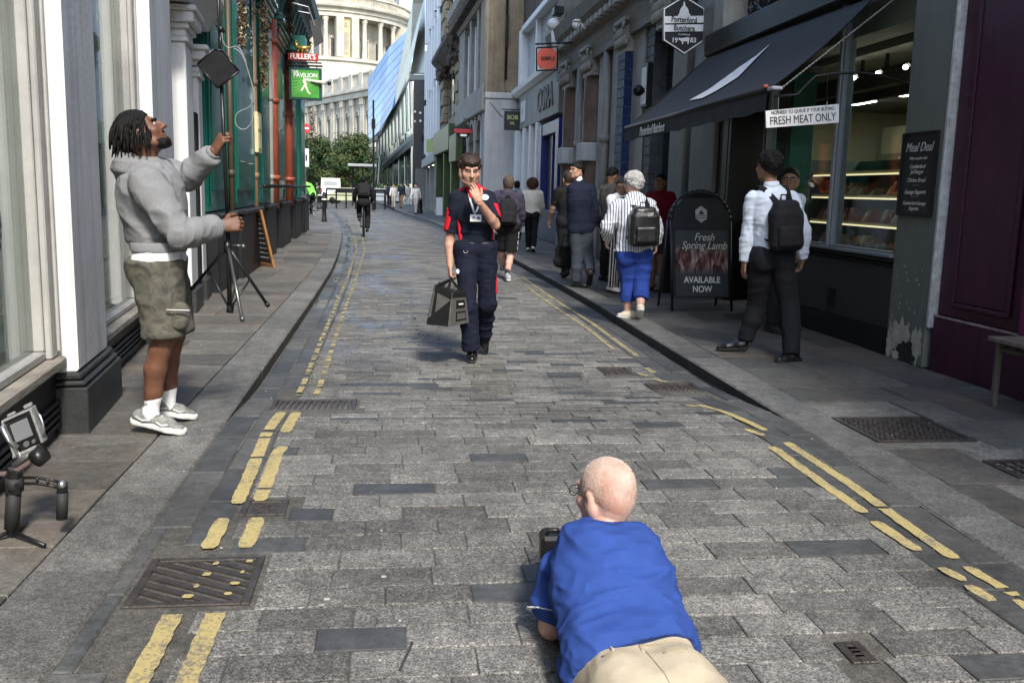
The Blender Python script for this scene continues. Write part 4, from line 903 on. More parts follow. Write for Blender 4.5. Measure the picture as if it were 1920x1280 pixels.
rt = (b-a).normalized(); upv = (d-a).normalized(); mid = (a+b+c+d)/4; ink = mat('sign_black_ink', (.02, .02, .02), .6)
text('NO NEED TO QUEUE IF YOUR BUYING', .043, ink, face(mid+upv*.048-Vector((0, .004, 0)), rt, upv), fm, ext=.001, sx=.78)
text('FRESH MEAT ONLY', .098, ink, face(mid-upv*.025-Vector((0, .004, 0)), rt, upv), fm, ext=.001, sx=.74)
q = MB(); q.tube([aY(1459, 212, 7.99), aY(1460, 182, 8.0)], .004, 5); q.tube([aY(1550, 200, 7.99), aY(1551, 190, 8.0)], .004, 5); q.build('hook_chain', M_STEEL, fm)
# Porterford hexagon sign
hx = wempty('hexagonal_sign', tuple(aY(1283, 100, 13.6)), 'black hexagonal hanging butcher sign with white border, dome and cow', 'sign')
def hp(x, y, Y=13.6): return aY(x, y, Y)
hexa = [(1244, 16), (1283, -8), (1322, 16), (1322, 76), (1283, 102), (1244, 76)]
q = MB(); q.slab([hp(*p) for p in hexa], (0, 1, 0), .05); q.build('board', mat('sign_black', (.014, .015, .017), .4), hx)
q = MB(); inn = [(1283+(x-1283)*.93, 47+(y-47)*.94) for x, y in hexa]; inn2 = [(1283+(x-1283)*.985, 47+(y-47)*.985) for x, y in hexa]
vs = [hp(*p, 13.59) for p in inn]+[hp(*p, 13.59) for p in inn2]; q.add(vs, [(i, (i+1) % 6, (i+1) % 6+6, i+6) for i in range(6)]); q.build('border', M_WHITE, hx)
for n_, y0, y1 in (('name_band', 31, 44), ('name_band', 47, 60)):
    q = MB(); q.slab([hp(1246, y0, 13.585), hp(1320, y0-1, 13.585), hp(1320, y1-1, 13.585), hp(1246, y1, 13.585)], (0, 1, 0), .005); q.build(n_, M_WHITE, hx)
sc_ = 13.6/1750
text('Porterford', 13.5*sc_, ink, face(hp(1283, 37.5, 13.575), (1, 0, 0), (0, 0, 1)), hx, ext=.001, bold=.0015, sx=.84)
text('Butchers', 13.5*sc_, ink, face(hp(1283, 53.5, 13.575), (1, 0, 0), (0, 0, 1)), hx, ext=.001, bold=.0015, sx=.84)
text('Established', 5*sc_, M_WHITE, face(hp(1283, 65, 13.585), (1, 0, 0), (0, 0, 1)), hx, ext=.001)
text('19', 12*sc_, M_WHITE, face(hp(1265, 76, 13.585), (1, 0, 0), (0, 0, 1)), hx, ext=.001, bold=.002); text('83', 12*sc_, M_WHITE, face(hp(1300, 76, 13.585), (1, 0, 0), (0, 0, 1)), hx, ext=.001, bold=.002)
def poly(name, pts, Y, m, par): q = MB(); q.slab([hp(*p, Y) for p in pts], (0, 1, 0), .004); return q.build(name, m, par)
poly('dome_emblem', [(1271, 31), (1272, 27), (1274, 26), (1274.5, 22), (1276, 17), (1279, 13), (1281, 11), (1281.5, 7), (1283, 2), (1284.5, 7), (1285, 11), (1287, 13), (1290, 17), (1291.5, 22), (1292, 26), (1294, 27), (1295, 31)], 13.585, M_WHITE, hx)
poly('cow_emblem', [(1273, 71), (1277, 72), (1291, 70), (1293, 72), (1292, 78), (1291, 83), (1289, 83), (1289, 78), (1281, 78), (1281, 83), (1279, 83), (1278, 78), (1275, 76), (1272, 74)], 13.585, M_WHITE, hx)
q = MB(); q.tube([hp(1283, -30, 13.62), hp(1345, -30, 13.62)], .02, 6); q.tube([hp(1283, -8, 13.62), hp(1283, -30, 13.62)], .012, 6); q.build('bracket', M_BLACK, hx)
# ---- grey columned frontage
gc = wempty('columned_frontage', (4.6, 20, 0), 'grey classical frontage with capitals, brown columns and tiled pilasters', 'building')
F = FB(TR, gc)
F.box('pilaster', mat('mid_grey_painted_stone', (.17, .165, .15), .6, .12, 2, .2, 30, streak=.3), (12.82, 13.9, 4.45, 4.9, .1, 6), (14.15, 14.9, 4.42, 4.9, .1, 6), bev=.015)
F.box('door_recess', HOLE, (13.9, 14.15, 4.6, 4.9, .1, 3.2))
F.box('pilaster', M_GREYL, (16.72, 17.5, 4.42, 4.9, .1, 4.4), (18.75, 19.3, 4.45, 4.9, .1, 4.4), (20.0, 20.4, 4.42, 4.9, .1, 4.4), (22.7, 23.2, 4.45, 4.9, .1, 4.4), bev=.015)
F.box('window_frame', M_GREYL, (19.3, 19.36, 4.6, 4.7, 1.2, 4.4), (19.36, 20.0, 4.6, 4.7, 2.6, 2.7), (20.42, 20.7, 4.6, 4.7, 2.9, 3.0), bev=.01)
F.box('window', M_GLASSD, (14.9, 16.7, 4.7, 4.75, .9, 4.4), (19.36, 20, 4.72, 4.75, 1, 4.4), (20.4, 22.7, 4.72, 4.75, 1, 4.4), (23.2, 24.4, 4.72, 4.75, 1, 4.4), (17.5, 18.75, 4.72, 4.75, 2, 4.4))
F.box('stallriser', mat('dark_grey_base', (.07, .07, .068), .6, .15), (14.9, 24.5, 4.6, 4.9, .1, .95))
def tiled(u0, u1, w0, w1, z0, z1, m, tm='tile', sz=.17, su=.26):
    F.box('tile_core', M_GROUT, (u0+.012, u1-.012, w0+.012, w1, z0, z1))
    z = z0; r = 0
    while z < z1-.03:
        # front (camera-facing, -u side) and street side (-w) tiles
        q = MB(TR); zz = min(z+sz, z1)-.008
        w = w0-(r % 2)*su/2
        while w < w1:
            a, b = max(w, w0), min(w+su, w1)
            if b-a > .02: q.box(u0, u0+.011, a+.004, b-.004, z+.004, zz, bev=.003)
            w += su
        q2 = MB(TR); u = u0-((r+1) % 2)*su/2
        while u < u1:
            a, b = max(u, u0+.012), min(u+su, u1)
            if b-a > .02: q.box(a+.004, b-.004, w0, w0+.011, z+.004, zz, bev=.003)
            u += su
        q.build(tm, m, gc); q2.build(tm, m, gc)
        z += sz; r += 1
tiled(17.52, 18.1, 4.28, 4.6, 1.75, 4.1, M_BLUET, 'blue_tile')
F.box('pilaster_base', M_GREYW, (17.5, 18.14, 4.26, 4.62, .1, 1.74), bev=.02)
tiled(16.2, 16.7, 4.46, 4.8, .3, 5.0, M_GREYT, 'grey_brick')
def capital(u0, u1, w, z0, z1, par=gc):
    q = MB(TR); c = (u0+u1)/2; h = z1-z0; hw = (u1-u0)/2
    q.box(u0, u1, w+.03, w+.3, z0, z0+h*.12, bev=.01); q.box(u0-.08, u1+.08, w-.06, w+.3, z1-h*.14, z1, bev=.02)
    q.box(u0+.02, u1-.02, w+.04, w+.3, z0+h*.12, z1-h*.14)
    for k in range(7):
        for lv, zz in enumerate((z0+h*.25, z0+h*.5)):
            u = u0+(k+.5*(lv % 2))*(u1-u0)/6; q.sph((u, w-.0, zz+.05), (.055, .07, h*.16), 7, 5)
    for s in (-1, 1):
        cc = (c+s*hw*1.05, w-.06, z1-h*.26)
        q.tube([(cc[0]+.07*(1-t/9)*math.cos(t*1.1)*s, cc[1], cc[2]+.07*(1-t/9)*math.sin(t*1.1)) for t in range(8)], .025, 5)
    return q.build('capital', M_GREYL, par)
capital(17.5, 18.2, 4.27, 4.1, 4.72); capital(20.75, 21.6, 4.27, 4.05, 4.7); capital(23.3, 24.2, 4.27, 4.05, 4.7); capital(14.9, 15.6, 4.27, 4.15, 4.75)
for u in (21.2, 23.75):
    q = MB(TR); q.lathe([(.30, 2.6), (.31, 2.64), (.285, 2.7), (.29, 3.3), (.27, 4.06)], (u, 4.55, 0), 18); q.build('column', M_BROWNCOL, gc, True)
    q = MB(TR); q.lathe([(.3, .5), (.31, .55), (.3, 2.2)], (u, 4.55, 0), 18); q.build('column', M_BROWNCOL, gc, True)
    F.box('column_block', M_GREYW, (u-.36, u+.36, 4.2, 4.9, 2.2, 2.6), bev=.02)
    F.box('column_base', M_GREYL, (u-.36, u+.36, 4.22, 4.9, .1, .5), bev=.03)
for u in (19.6, 22.4): q = MB(TR); q.tube([(u, 4.42, .1), (u, 4.42, 4.4)], .09, 10); q.tube([(u, 4.42, 2.55), (u, 4.42, 2.7)], .13, 10); q.build('downpipe', M_GREYL, gc, True)
q = MB(TR); q.prism([(4.9, 4.4), (4.34, 4.4), (4.34, 4.52), (4.3, 4.75), (4.3, 4.95), (4.05, 5.25), (3.98, 5.5), (4.9, 5.5)], 'x', 14.0, 25.3); q.build('entablature', mat('entablature_grey_stone', (.21, .195, .165), .7, .12, 2, .2, 30, streak=.35), gc)
F.box('wall', M_WARMST, (14.0, 25.3, 4.3, 4.8, 5.51, 12))
F.box('wall', M_GREYL, (14.9, 25.3, 4.78, 4.9, .95, 4.4))
q = MB(TR)
for i in range(26): q.box(14.1+i*.43, 14.3+i*.43, 4.06, 4.29, 4.97, 5.1, bev=.01)
q.build('dentil', M_GREYL, gc, kind='stuff')
# floodlights on the entablature
for (x, y, lab) in ((1200-115, 40, 'small white floodlight on the grey cornice'), ):
    p = aX(x, y, 3.95); t = wempty('floodlight', tuple(p), lab, 'floodlight'); q = MB(); q.box(p.x-.12, p.x+.02, p.y-.12, p.y+.12, p.z-.02, p.z+.02, bev=.01); q.sph(p+Vector((-.05, 0, -.08)), .09); q.tube([p, p+Vector((.15, 0, -.15))], .02, 6); q.build('housing', M_WHITE, t)
p = aX(1046, 22, 4.1); t = wempty('security_camera', tuple(p), 'black and white security camera bracket on the cornice corner', 'security camera')
q = MB(); q.box(p.x-.12, p.x+.12, p.y-.2, p.y+.2, p.z-.1, p.z+.1, bev=.02); q.build('camera_body', M_BLACK, t); q = MB(); q.sph(p+Vector((-.1, 0, -.32)), .16); q.tube([p+Vector((-.1, 0, -.4)), p+Vector((0, 0, -1.1))], .07, 8, r2=.1); q.build('dome_housing', M_WHITE, t, True)
p = aX(1197, 170, 4.25); t = wempty('wall_lamp', tuple(p), 'round black bulkhead lamp on the pale pilaster', 'wall lamp'); q = MB(); q.sph(p, .1); q.tube([p, p+Vector((.18, 0, 0))], .04, 8); q.build('lamp_body', M_BLACK, t, True)
t = wempty('menu_case', (4.4, 16.45, 3.1), 'tall narrow backlit white menu case on grey brick', 'menu case'); q = MB(TR); q.box(16.22, 16.62, 4.37, 4.455, 3.0, 3.75, bev=.01); q.build('case', M_BLACK, t); q = MB(TR); q.box(16.28, 16.56, 4.355, 4.368, 3.05, 3.68); q.build('sheet', mat('menu_sheet', (.75, .78, .72), .5), t)
# ---- CORA cafe frontage
co = wempty('cafe_frontage', (4.6, 28, 0), 'grey and white cafe frontage with large carved fascia letters and blue doorway', 'building')
F = FB(TR, co)
F.box('fascia', M_GREYL, (25.32, 33.2, 4.4, 4.9, 3.6, 4.75), bev=.01)
q = MB(TR); q.prism([(4.9, 4.752), (4.36, 4.752), (4.22, 4.86), (4.2, 5.0), (4.9, 5.0)], 'x', 25.3, 34.0); q.build('cornice', M_WHITE, co)
text('CORA', .95, mat('dark_grey_letter', (.16, .15, .13), .6), face((4.38, 27.5, 4.15), (0, -1, 0), (0, 0, 1)), co, ext=.02, bold=.01, sx=1.05)  # letters in a darker grey than the fascia
F.box('blue_door_surround', M_BLUE, (25.0, 25.5, 4.38, 4.9, .1, 3.45), (27.9, 28.5, 4.38, 4.9, .1, 3.45), (25.5, 27.9, 4.4, 4.9, 3.1, 3.45), (26.6, 26.75, 4.5, 4.9, .9, 3.1), bev=.02)
F.box('stallriser', mat('slate_blue_panel', (.03, .045, .12), .5, .1), (24.4, 28.6, 4.36, 4.6, .1, .98), bev=.02)
F.box('window', M_GLASSD, (25.5, 26.6, 4.6, 4.65, .98, 3.1), (26.75, 27.9, 4.6, 4.65, .98, 3.1))
F.box('doorway', mat('dark_brown_door', (.035, .016, .008), .5), (27.0, 27.6, 4.56, 4.6, .98, 3.1))
F.box('pilaster', M_WHITE, (28.7, 29.1, 4.36, 4.9, .1, 3.58), (30.2, 30.5, 4.36, 4.9, .1, 3.58), (31.6, 32.0, 4.36, 4.9, .1, 3.58), (33.0, 33.6, 4.3, 4.9, .1, 3.58), bev=.02)
F.box('window', mat('pale_window', (.25, .27, .28), .15), (29.1, 33, 4.7, 4.75, .8, 3.5)); F.box('stallriser', M_GREYW, (28.6, 33.6, 4.6, 4.9, .1, .8))
F.box('address_plate', M_WHITE, (31.6, 32.6, 4.37, 4.399, 3.8, 4.5), bev=.01)
text('1', .3, M_BLACK, face((4.36, 32.1, 4.15), (0, -1, 0), (0, 0, 1)), co)
F.box('white_window_surround', M_WHITE, (32.4, 33.0, 4.3, 4.6, 5.0, 6.9), (25.4, 32.4, 4.3, 4.6, 6.75, 6.95), (29.6, 29.8, 4.4, 4.6, 5.0, 6.75), bev=.02)
F.box('window', mat('grey_pane', (.25, .29, .31), .1, .2, 1), (29.8, 32.4, 4.55, 4.6, 5.0, 6.75), (25.4, 29.6, 4.55, 4.6, 5, 6.75))
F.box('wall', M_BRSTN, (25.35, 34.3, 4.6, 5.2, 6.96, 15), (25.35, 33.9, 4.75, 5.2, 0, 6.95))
# SIMPLE hanging sign
sm = wempty('hanging_sign', (3.2, 21.4, 4.2), 'square coral red hanging sign in a black frame on the right', 'sign')
Yq = 21.4; pp = [aY(1006, 133, Yq), aY(1045, 131, Yq), aY(1045, 88, Yq), aY(1006, 90, Yq)]
q = MB()
for i in range(4): q.tube([pp[i], pp[(i+1) % 4]], .018, 6)
q.tube([aY(1004, 83, Yq), aY(1075, 80, Yq)], .022, 6); q.build('frame', M_BLACK, sm)
cc = sum(pp, Vector())/4; r_ = (pp[1]-pp[0]).length/2*.93
q = MB(); rr = random.Random(2); pts = [cc+Vector((r_*max(-.97, min(.97, 1.12*math.cos(a))), -.01, 1.05*r_*max(-.97, min(.97, 1.12*math.sin(a))))) for a in [2*PI*i/28 for i in range(28)]]
q.slab(pts, (0, 1, 0), .02); q.build('board', mat('coral_red', (.62, .10, .06), .5, .06), sm)
text('SIMPLE', .125, ink, face(cc+Vector((.02, -.02, 0)), (1, 0, 0), (0, 0, 1)), sm, bold=.002, sx=.85)
# white return wall with BOB sign and stone above
wh = wempty('white_return_wall', (4.2, 34.2, 0), 'white rendered wall end stepping out beyond the cafe', 'wall')
q = MB(); q.box(3.3, 5.2, 34.1, 36, 0, 4.72, bev=.02); q.build('wall', M_GREYW, wh); q = MB(); q.box(4.35, 5.2, 34.02, 34.099, 0, 4.6, bev=.01); q.box(3.28, 5.2, 34.05, 36, 4.73, 4.95, bev=.02); q.build('raised_strip', M_GREYW, wh)
q = MB(); q.tube([(3.45, 34.08, 4.6), (3.9, 34.08, 4.1), (4.3, 34.08, 4.35)], .012, 5); q.tube([(4.3, 34.0, 4.35), (4.5, 34.0, 4.0), (4.75, 34.0, 4.1)], .012, 5); q.build('cable', M_GREY, wh)
st_ = wempty('tall_stone_building', (4.2, 34.5, 5), 'tall stained stone corner above the white wall', 'building')
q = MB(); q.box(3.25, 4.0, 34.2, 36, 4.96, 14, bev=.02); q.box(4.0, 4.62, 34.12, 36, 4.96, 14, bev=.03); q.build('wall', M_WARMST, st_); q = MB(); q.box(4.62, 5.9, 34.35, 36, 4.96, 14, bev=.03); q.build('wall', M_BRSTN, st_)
q = MB(); q.tube([(4.0, 34.1, 5.4), (4.0, 34.1, 14)], .05, 8); q.box(3.95, 4.06, 34.0, 34.1, 6.5, 7.6); q.build('drainpipe', M_BLACK, st_)
q = MB(); q.box(3.3, 3.35, 34.14, 34.199, 4.96, 14); q.build('corner_joint', M_GREYL, st_)
bo = wempty('hanging_sign', (4.1, 33, 3.6), 'small black square sign with lime letters on the white wall', 'sign')
a, b = aY(945, 244, 33), aY(977, 209, 33); q = MB(); q.box(a.x, b.x, 33, 33.05, a.z, b.z, bev=.008); q.build('board', mat('sign_olive_black', (.03, .032, .024), .5), bo)
q = MB(); q.tube([(a.x-.1, 33.03, b.z+.05), (b.x+.2, 33.03, b.z+.05)], .02, 6); q.build('bracket', M_BLACK, bo)
ly = mat('lime_letters', (.62, .66, .25), .5); text('BOB', .2, ly, face(((a.x+b.x)/2, 32.99, b.z-.22), (1, 0, 0), (0, 0, 1)), bo, bold=.003); text('W.', .15, ly, face(((a.x+b.x)/2, 32.99, b.z-.42), (1, 0, 0), (0, 0, 1)), bo, bold=.002)
# ---- stone building with arches 34 -> 45
def seg(x0, y0, x1, y1): L = math.hypot(x1-x0, y1-y0); return Matrix((((x1-x0)/L, (y1-y0)/L, 0, x0), ((y1-y0)/L, -(x1-x0)/L, 0, y0), (0, 0, 1, 0), (0, 0, 0, 1))), L
T1, L1 = seg(3.28, 34.3, 2.95, 44)
sa = wempty('arched_stone_building', (3.2, 39, 0), 'grey stone building with round arches and tall windows above', 'building')
F = FB(T1, sa)
F.box('wall', M_GRST, (0, L1, .5, 3, 0, 13))
for i in range(4):
    u = .2+i*2.45
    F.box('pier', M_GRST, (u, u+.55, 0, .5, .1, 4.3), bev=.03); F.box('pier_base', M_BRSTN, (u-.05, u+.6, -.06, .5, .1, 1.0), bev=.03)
    if i < 3:
        c = u+1.5; q = MB(T1); k = 10
        for s in range(k):
            a0, a1 = PI*s/k, PI*(s+1)/k
            q.prism([(c+.72*math.cos(a0), 3.4+.72*math.sin(a0)), (c+.95*math.cos(a0), 3.4+.95*math.sin(a0)), (c+.95*math.cos(a1), 3.4+.95*math.sin(a1)), (c+.72*math.cos(a1), 3.4+.72*math.sin(a1))], 'y', .02, .4)
        q.build('arch', M_GRST, sa)
        F.box('window', M_GLASSD, (u+.56, u+2.4, .44, .49, .6, 4.1))
        F.box('window', M_GLASSD, (u+.8, u+2.2, .3, .34, 5.4, 7.9)); F.box('window_frame', M_WHITE, (u+.7, u+.8, .2, .34, 5.3, 8), (u+2.2, u+2.3, .2, .34, 5.3, 8), (u+1.45, u+1.55, .22, .34, 5.4, 7.9), bev=.02)
F.box('sill_band', M_GRST, (0, L1, -.1, .5, 4.31, 5.25), bev=.04); F.box('spandrel', M_GRST, (0, .69, .05, .5, 5.26, 8.3), (2.6, 3.15, .05, .5, 5.26, 8.3), (5.05, 5.6, .05, .5, 5.26, 8.3), (7.5, L1, .05, .5, 5.26, 8.3), bev=.02)
q = MB(T1); q.prism([(.5, 8.31), (.0, 8.31), (-.15, 8.6), (-.5, 8.9), (-.55, 9.2), (.5, 9.2)], 'x', 0, L1); q.build('cornice', M_GRST, sa)
q = MB(T1)
for i in range(24): q.box(.1+i*.4, .3+i*.4, -.4, -.1, 8.45, 8.7)
q.build('dentil', M_BRSTN, sa, kind='stuff')
F.box('upper_wall', M_GRST, (0, L1, .1, .5, 9.21, 14)); F.box('shopfront', M_OLIVE, (6.6, L1, -.35, -.02, 2.7, 3.9), bev=.03); F.box('window', M_GLASSD, (3.2, 5, .05, .09, 9.9, 12.5), (.7, 2.4, .05, .09, 9.9, 12.5))
# round red and black sign
p = aY(869, 246, 36.5); rs = wempty('round_hanging_sign', tuple(p), 'round black hanging sign with a red band', 'sign')
q = MB(); q.lathe([(0, -.04), (.27, -.04), (.29, 0), (.27, .04), (0, .04)], tuple(p), 24, axis='y'); q.build('disc', M_BLACK, rs)
q = MB(); q.box(p.x-.36, p.x+.36, p.y-.07, p.y-.045, p.z-.08, p.z+.08, bev=.01); q.build('band', mat('dark_red_band', (.3, .02, .03), .4), rs); q = MB(); q.box(p.x-.12, p.x+.12, p.y-.08, p.y-.072, p.z-.2, p.z-.12); q.build('label_patch', M_WHITE, rs)
q = MB(); q.tube([p+Vector((0, 0, .28)), p+Vector((0, 0, .45)), p+Vector((.7, 0, .45))], .02, 6); q.build('bracket', M_BLACK, rs)
# ---- brown ornate stone 44 -> 55
T2, L2 = seg(2.92, 44.1, 2.62, 53.5)
br = wempty('ornate_brown_building', (2.8, 49, 0), 'narrow brown rusticated stone building with carved brackets', 'building')
F = FB(T2, br); F.box('wall', M_WARMST, (0, L2, .3, 3, 0, 16))
z = 4.6; k = 0
while z < 15: 
    F.box('stone_course', M_WARMST, (0, 1.4, 0 if k % 2 else .07, .3, z, z+.42), (7.6, L2, 0 if k % 2 else .07, .3, z, z+.42), bev=.04); z += .45; k += 1
for i in range(3):
    F.box('window', M_GLASSD, (1.9+1.9*i, 3+1.9*i, .25, .29, 5.2, 7.4), (1.9+1.9*i, 3+1.9*i, .25, .29, 9.4, 12))
q = MB(T2); q.prism([(.3, 7.8), (0, 7.8), (-.5, 8.3), (-.5, 8.5), (.3, 8.5)], 'x', 0, L2); q.build('cornice', M_BRSTN, br)
q = MB(T2); rr = random.Random(4)
for i in range(60): q.sph((rr.uniform(0, 1.3), rr.uniform(-.35, .1), rr.uniform(7.2, 8.3)), rr.uniform(.06, .16), 6, 4)
for i in range(40): q.sph((rr.uniform(6.5, 7.5), rr.uniform(-.35, .1), rr.uniform(7.2, 8.3)), rr.uniform(.06, .16), 6, 4)
q.build('carved_bracket', M_BRSTN, br, kind='stuff')
F.box('shopfront', M_OLIVE, (0, L2, -.35, .3, 3.3, 4.5), (0, .5, -.2, .3, .1, 3.3), (4, 4.4, -.2, .3, .1, 3.3), (L2-.5, L2, -.2, .3, .1, 3.3), bev=.04); F.box('window', M_GLASSD, (.5, 4, .1, .2, .6, 3.3), (4.4, L2-.5, .1, .2, .6, 3.3))
# green-yellow projecting sign
a, b = aY(799, 285, 56), aY(830, 262, 56); t = wempty('projecting_sign', (a.x, 56, a.z), 'plain yellow green projecting sign over the far pavement', 'sign'); q = MB(); q.box(a.x, b.x, 56, 56.06, a.z, b.z, bev=.01); q.build('board', mat('lime_sign', (.36, .42, .16), .5, .08), t); q = MB(); q.tube([(a.x+.3, 56, b.z), (b.x+.4, 56, b.z+.8)], .03, 5); q.build('stay', M_BLACK, t)
# ---- white finned building 54 -> 73
T3, L3 = seg(2.62, 53.6, 2.5, 72)
lv = wempty('white_finned_building', (2.6, 62, 0), 'white office building with close vertical fins in stepped tiers', 'building')
F = FB(T3, lv); F.box('wall', mat('recessed_grey', (.10, .115, .13), .4), (0, L3, .03, 4, 3.4, 20))
F.box('soffit', mat('soffit_grey', (.30, .31, .3), .6), (0, L3, -.3, .028, 3.0, 3.6), bev=.03)
F.box('shop_glazing', M_GLASSD, (0, L3, .2, .6, .2, 3)); F.box('column', M_GREYL, (3, 3.5, -.1, .3, .1, 3), (9, 9.5, -.1, .3, .1, 3), (14.5, 15, -.1, .3, .1, 3))
FW = mat('white_metal_fin', (.62, .65, .68), .4, .03)
for tier, (z0, z1, w) in enumerate(((3.6, 7.2, 0), (7.5, 11.1, .0), (11.4, 15, 0), (15.3, 19, 0))):
    F.box('floor_band', M_GREY, (0, L3, -.06, .5, z1, z1+.29))
    for i in range(6): u = .2+i*3.3; F.box('fin', FW, (u, u+.6, -.17, .028, z0+(i % 2)*.4, z1+.25))
# ================================================================ FAR: modern glass building
gb = wempty('glass_building', (1.5, 90, 0), 'modern glass shopping building with leaning blue facets and sharp dark edge', 'building')
GB = bpy.data.materials.new('blue_facade_glass'); GB.use_nodes = True
def _gb():
    nt = GB.node_tree; L = nt.links.new; b = nt.nodes['Principled BSDF']; b.inputs['Roughness'].default_value = .25; b.inputs['Specular IOR Level'].default_value = .35
    g = _n(nt, 'ShaderNodeNewGeometry'); n = _n(nt, 'ShaderNodeTexNoise'); n.inputs['Scale'].default_value = .12; n.inputs['Detail'].default_value = 2; L(g.outputs['Position'], n.inputs['Vector'])
    rp = _n(nt, 'ShaderNodeValToRGB'); rp.color_ramp.elements[0].position = .4; rp.color_ramp.elements[1].position = .6; rp.color_ramp.elements[0].color = (.035, .10, .27, 1); rp.color_ramp.elements[1].color = (.10, .21, .42, 1); L(n.outputs[0], rp.inputs[0]); L(rp.outputs[0], b.inputs['Base Color'])
_gb()
Pn = [aY(690, 268, 108), aY(690, 148, 108), aY(730, 88, 102), aY(769, 52, 92), aY(766, 95, 88), aY(735, 200, 92), aY(712, 245, 102)]
q = MB()
# facade split into storey bands, each a leaning pane row
A0, A1 = aY(690, 268, 108), aY(690, 148, 108); B0, B1 = aY(712, 245, 102), aY(730, 88, 102); C0, C1 = aY(766, 95, 88), aY(769, 52, 92)
def grid(P, nb, name, par, m, gap=.06, th=.25):
    (a0, a1, b1, b0) = P
    for i in range(nb[1]):
        for j in range(nb[0]):
            def at_(s, t): return a0.lerp(b0, s).lerp(a1.lerp(b1, s), t)
            s0, s1, t0, t1 = (j+gap/nb[0])/nb[0], (j+1-gap/nb[0])/nb[0], (i+gap)/nb[1], (i+1-gap)/nb[1]
            q = MB(); pp = [at_(s0, t0), at_(s1, t0), at_(s1, t1), at_(s0, t1)]; n = (pp[1]-pp[0]).cross(pp[3]-pp[0]).normalized(); n = n if n.y > 0 else -n
            q.slab(pp, n, th); q.build(name, m, par)
    q = MB(); n = (b0-a0).cross(a1-a0).normalized(); n = n if n.y > 0 else -n; q.slab([p+n*th*1.05 for p in (a0, b0, b1, a1)], n, .5); q.build('facade_backing', MATS['recessed_grey'], par)
D0 = aY(735, 205, 92)
grid((A0, A1, B1, B0), (3, 8), 'glass_pane', gb, GB, .03); grid((B0, B1, C1, D0), (4, 8), 'glass_pane', gb, GB, .03)
ed = mat('pale_metal_fascia', (.38, .36, .31), .35, .12, 1)
q = MB(); pe = [aY(775, -8, 78), aY(797, -8, 76), aY(768, 135, 84), aY(740, 200, 92), aY(706, 262, 104), aY(713, 240, 104), aY(736, 195, 94), aY(764, 95, 88)]; q.slab(pe, (0, 1, 0), .8); q.build('sloping_fascia', ed, gb)
q = MB(); pe = [aY(772, 137, 84), aY(769, 150, 84), aY(730, 215, 92), aY(705, 268, 104), aY(704, 262, 104), aY(740, 198, 92)]; q.slab(pe, (0, 1, 0), 1.2); q.build('dark_soffit_edge', M_BLACK, gb)
# upper right block beside the fins: stone-coloured wall and recess
q = MB(); q.slab([aY(770, 137, 86), aY(797, 137, 80), aY(797, -8, 80), aY(790, -8, 84)], (0, 1, 0), 1); q.build('upper_wall', mat('dark_slate_cladding', (.12, .13, .125), .35, .2, .4), gb)
q = MB(); q.slab([aY(768, 140, 82), aY(797, 140, 78), aY(797, 150, 78), aY(768, 150, 82)], (0, 1, 0), 1.2); q.build('floor_edge', M_BLACK, gb)
sandy = mat('painted_sandy_reflection', (.36, .31, .19), .2, .3, .5, col2=(.5, .46, .33))  # sandy reflection painted into the glass colour
W0, W1, W2, W3 = aY(707, 266, 104), aY(768, 152, 82), aY(772, 228, 82), aY(728, 262, 96)
q = MB(); q.slab([aY(706, 300, 104), aY(706, 268, 104), aY(768, 152, 84), aY(770, 240, 84)], (0, 1, 0), .3); q.build('lower_glass_wall', sandy, gb)
q = MB(); q.slab([aY(700, 345, 104), aY(704, 300, 104), aY(770, 240, 84.2), aY(772, 345, 84.2)], (0, 1, 0), .3); q.build('street_level_glass', mat('green_reflecting_glass', (.05, .065, .045), .12, .5, .6, spec=.8), gb)
for i in range(11):
    t = i/10; a = aY(706, 300, 103.6).lerp(aY(770, 240, 83.6), t); b = aY(706, 268, 103.6).lerp(aY(768, 152, 83.6), t); q = MB(); q.tube([a, b], .05, 4); q.build('mullion', MATS['recessed_grey'], gb)
for i in range(8):
    t = i/7; a = aY(700, 345, 103.6).lerp(aY(772, 345, 83.8), t); b = aY(704, 300, 103.6).lerp(aY(770, 240, 83.8), t); q = MB(); q.tube([a, b], .06, 4); q.build('mullion', M_STEEL, gb)
q = MB(); q.slab([aY(715, 312, 98), aY(772, 262, 80), aY(797, 252, 76), aY(797, 262, 76), aY(772, 274, 80), aY(716, 320, 98)], (0, 1, 0), 1); q.build('canopy_edge', M_BLACK, gb)
q = MB(); q.slab([aY(716, 306, 98.2), aY(772, 252, 80.2), aY(797, 240, 76.2), aY(797, 251, 76.2), aY(772, 261, 80.2), aY(716, 311, 98.2)], (0, 1, 0), 1); q.build('canopy_fascia', M_GREY, gb)
q = MB(); a, b = aY(773, 345, 80), aY(797, 150, 76); q.box(a.x, b.x+.2, 77, 80, 0, b.z); q.build('corner_column', mat('dark_granite_column', (.02, .021, .023), .3, .2, 2), gb)
for k, (x, y) in enumerate(((778, 210), (788, 212), (778, 228), (788, 227))): p = aY(x, y, 76.8); q = MB(); q.sph(p, .1, 6, 4); q.build('downlight', M_WHITE, gb)
q = MB(); a = aY(795, 345, 74); q.box(a.x-.6, a.x+.4, 74, 78, 0, 3); q.build('shop_column', M_GREY, gb)
q = MB(); q.slab([aY(688, 262, 106), aY(708, 254, 102), aY(708, 262, 102), aY(688, 272, 106)], (0, 1, 0), 1); q.build('ledge', M_BLACK, gb)
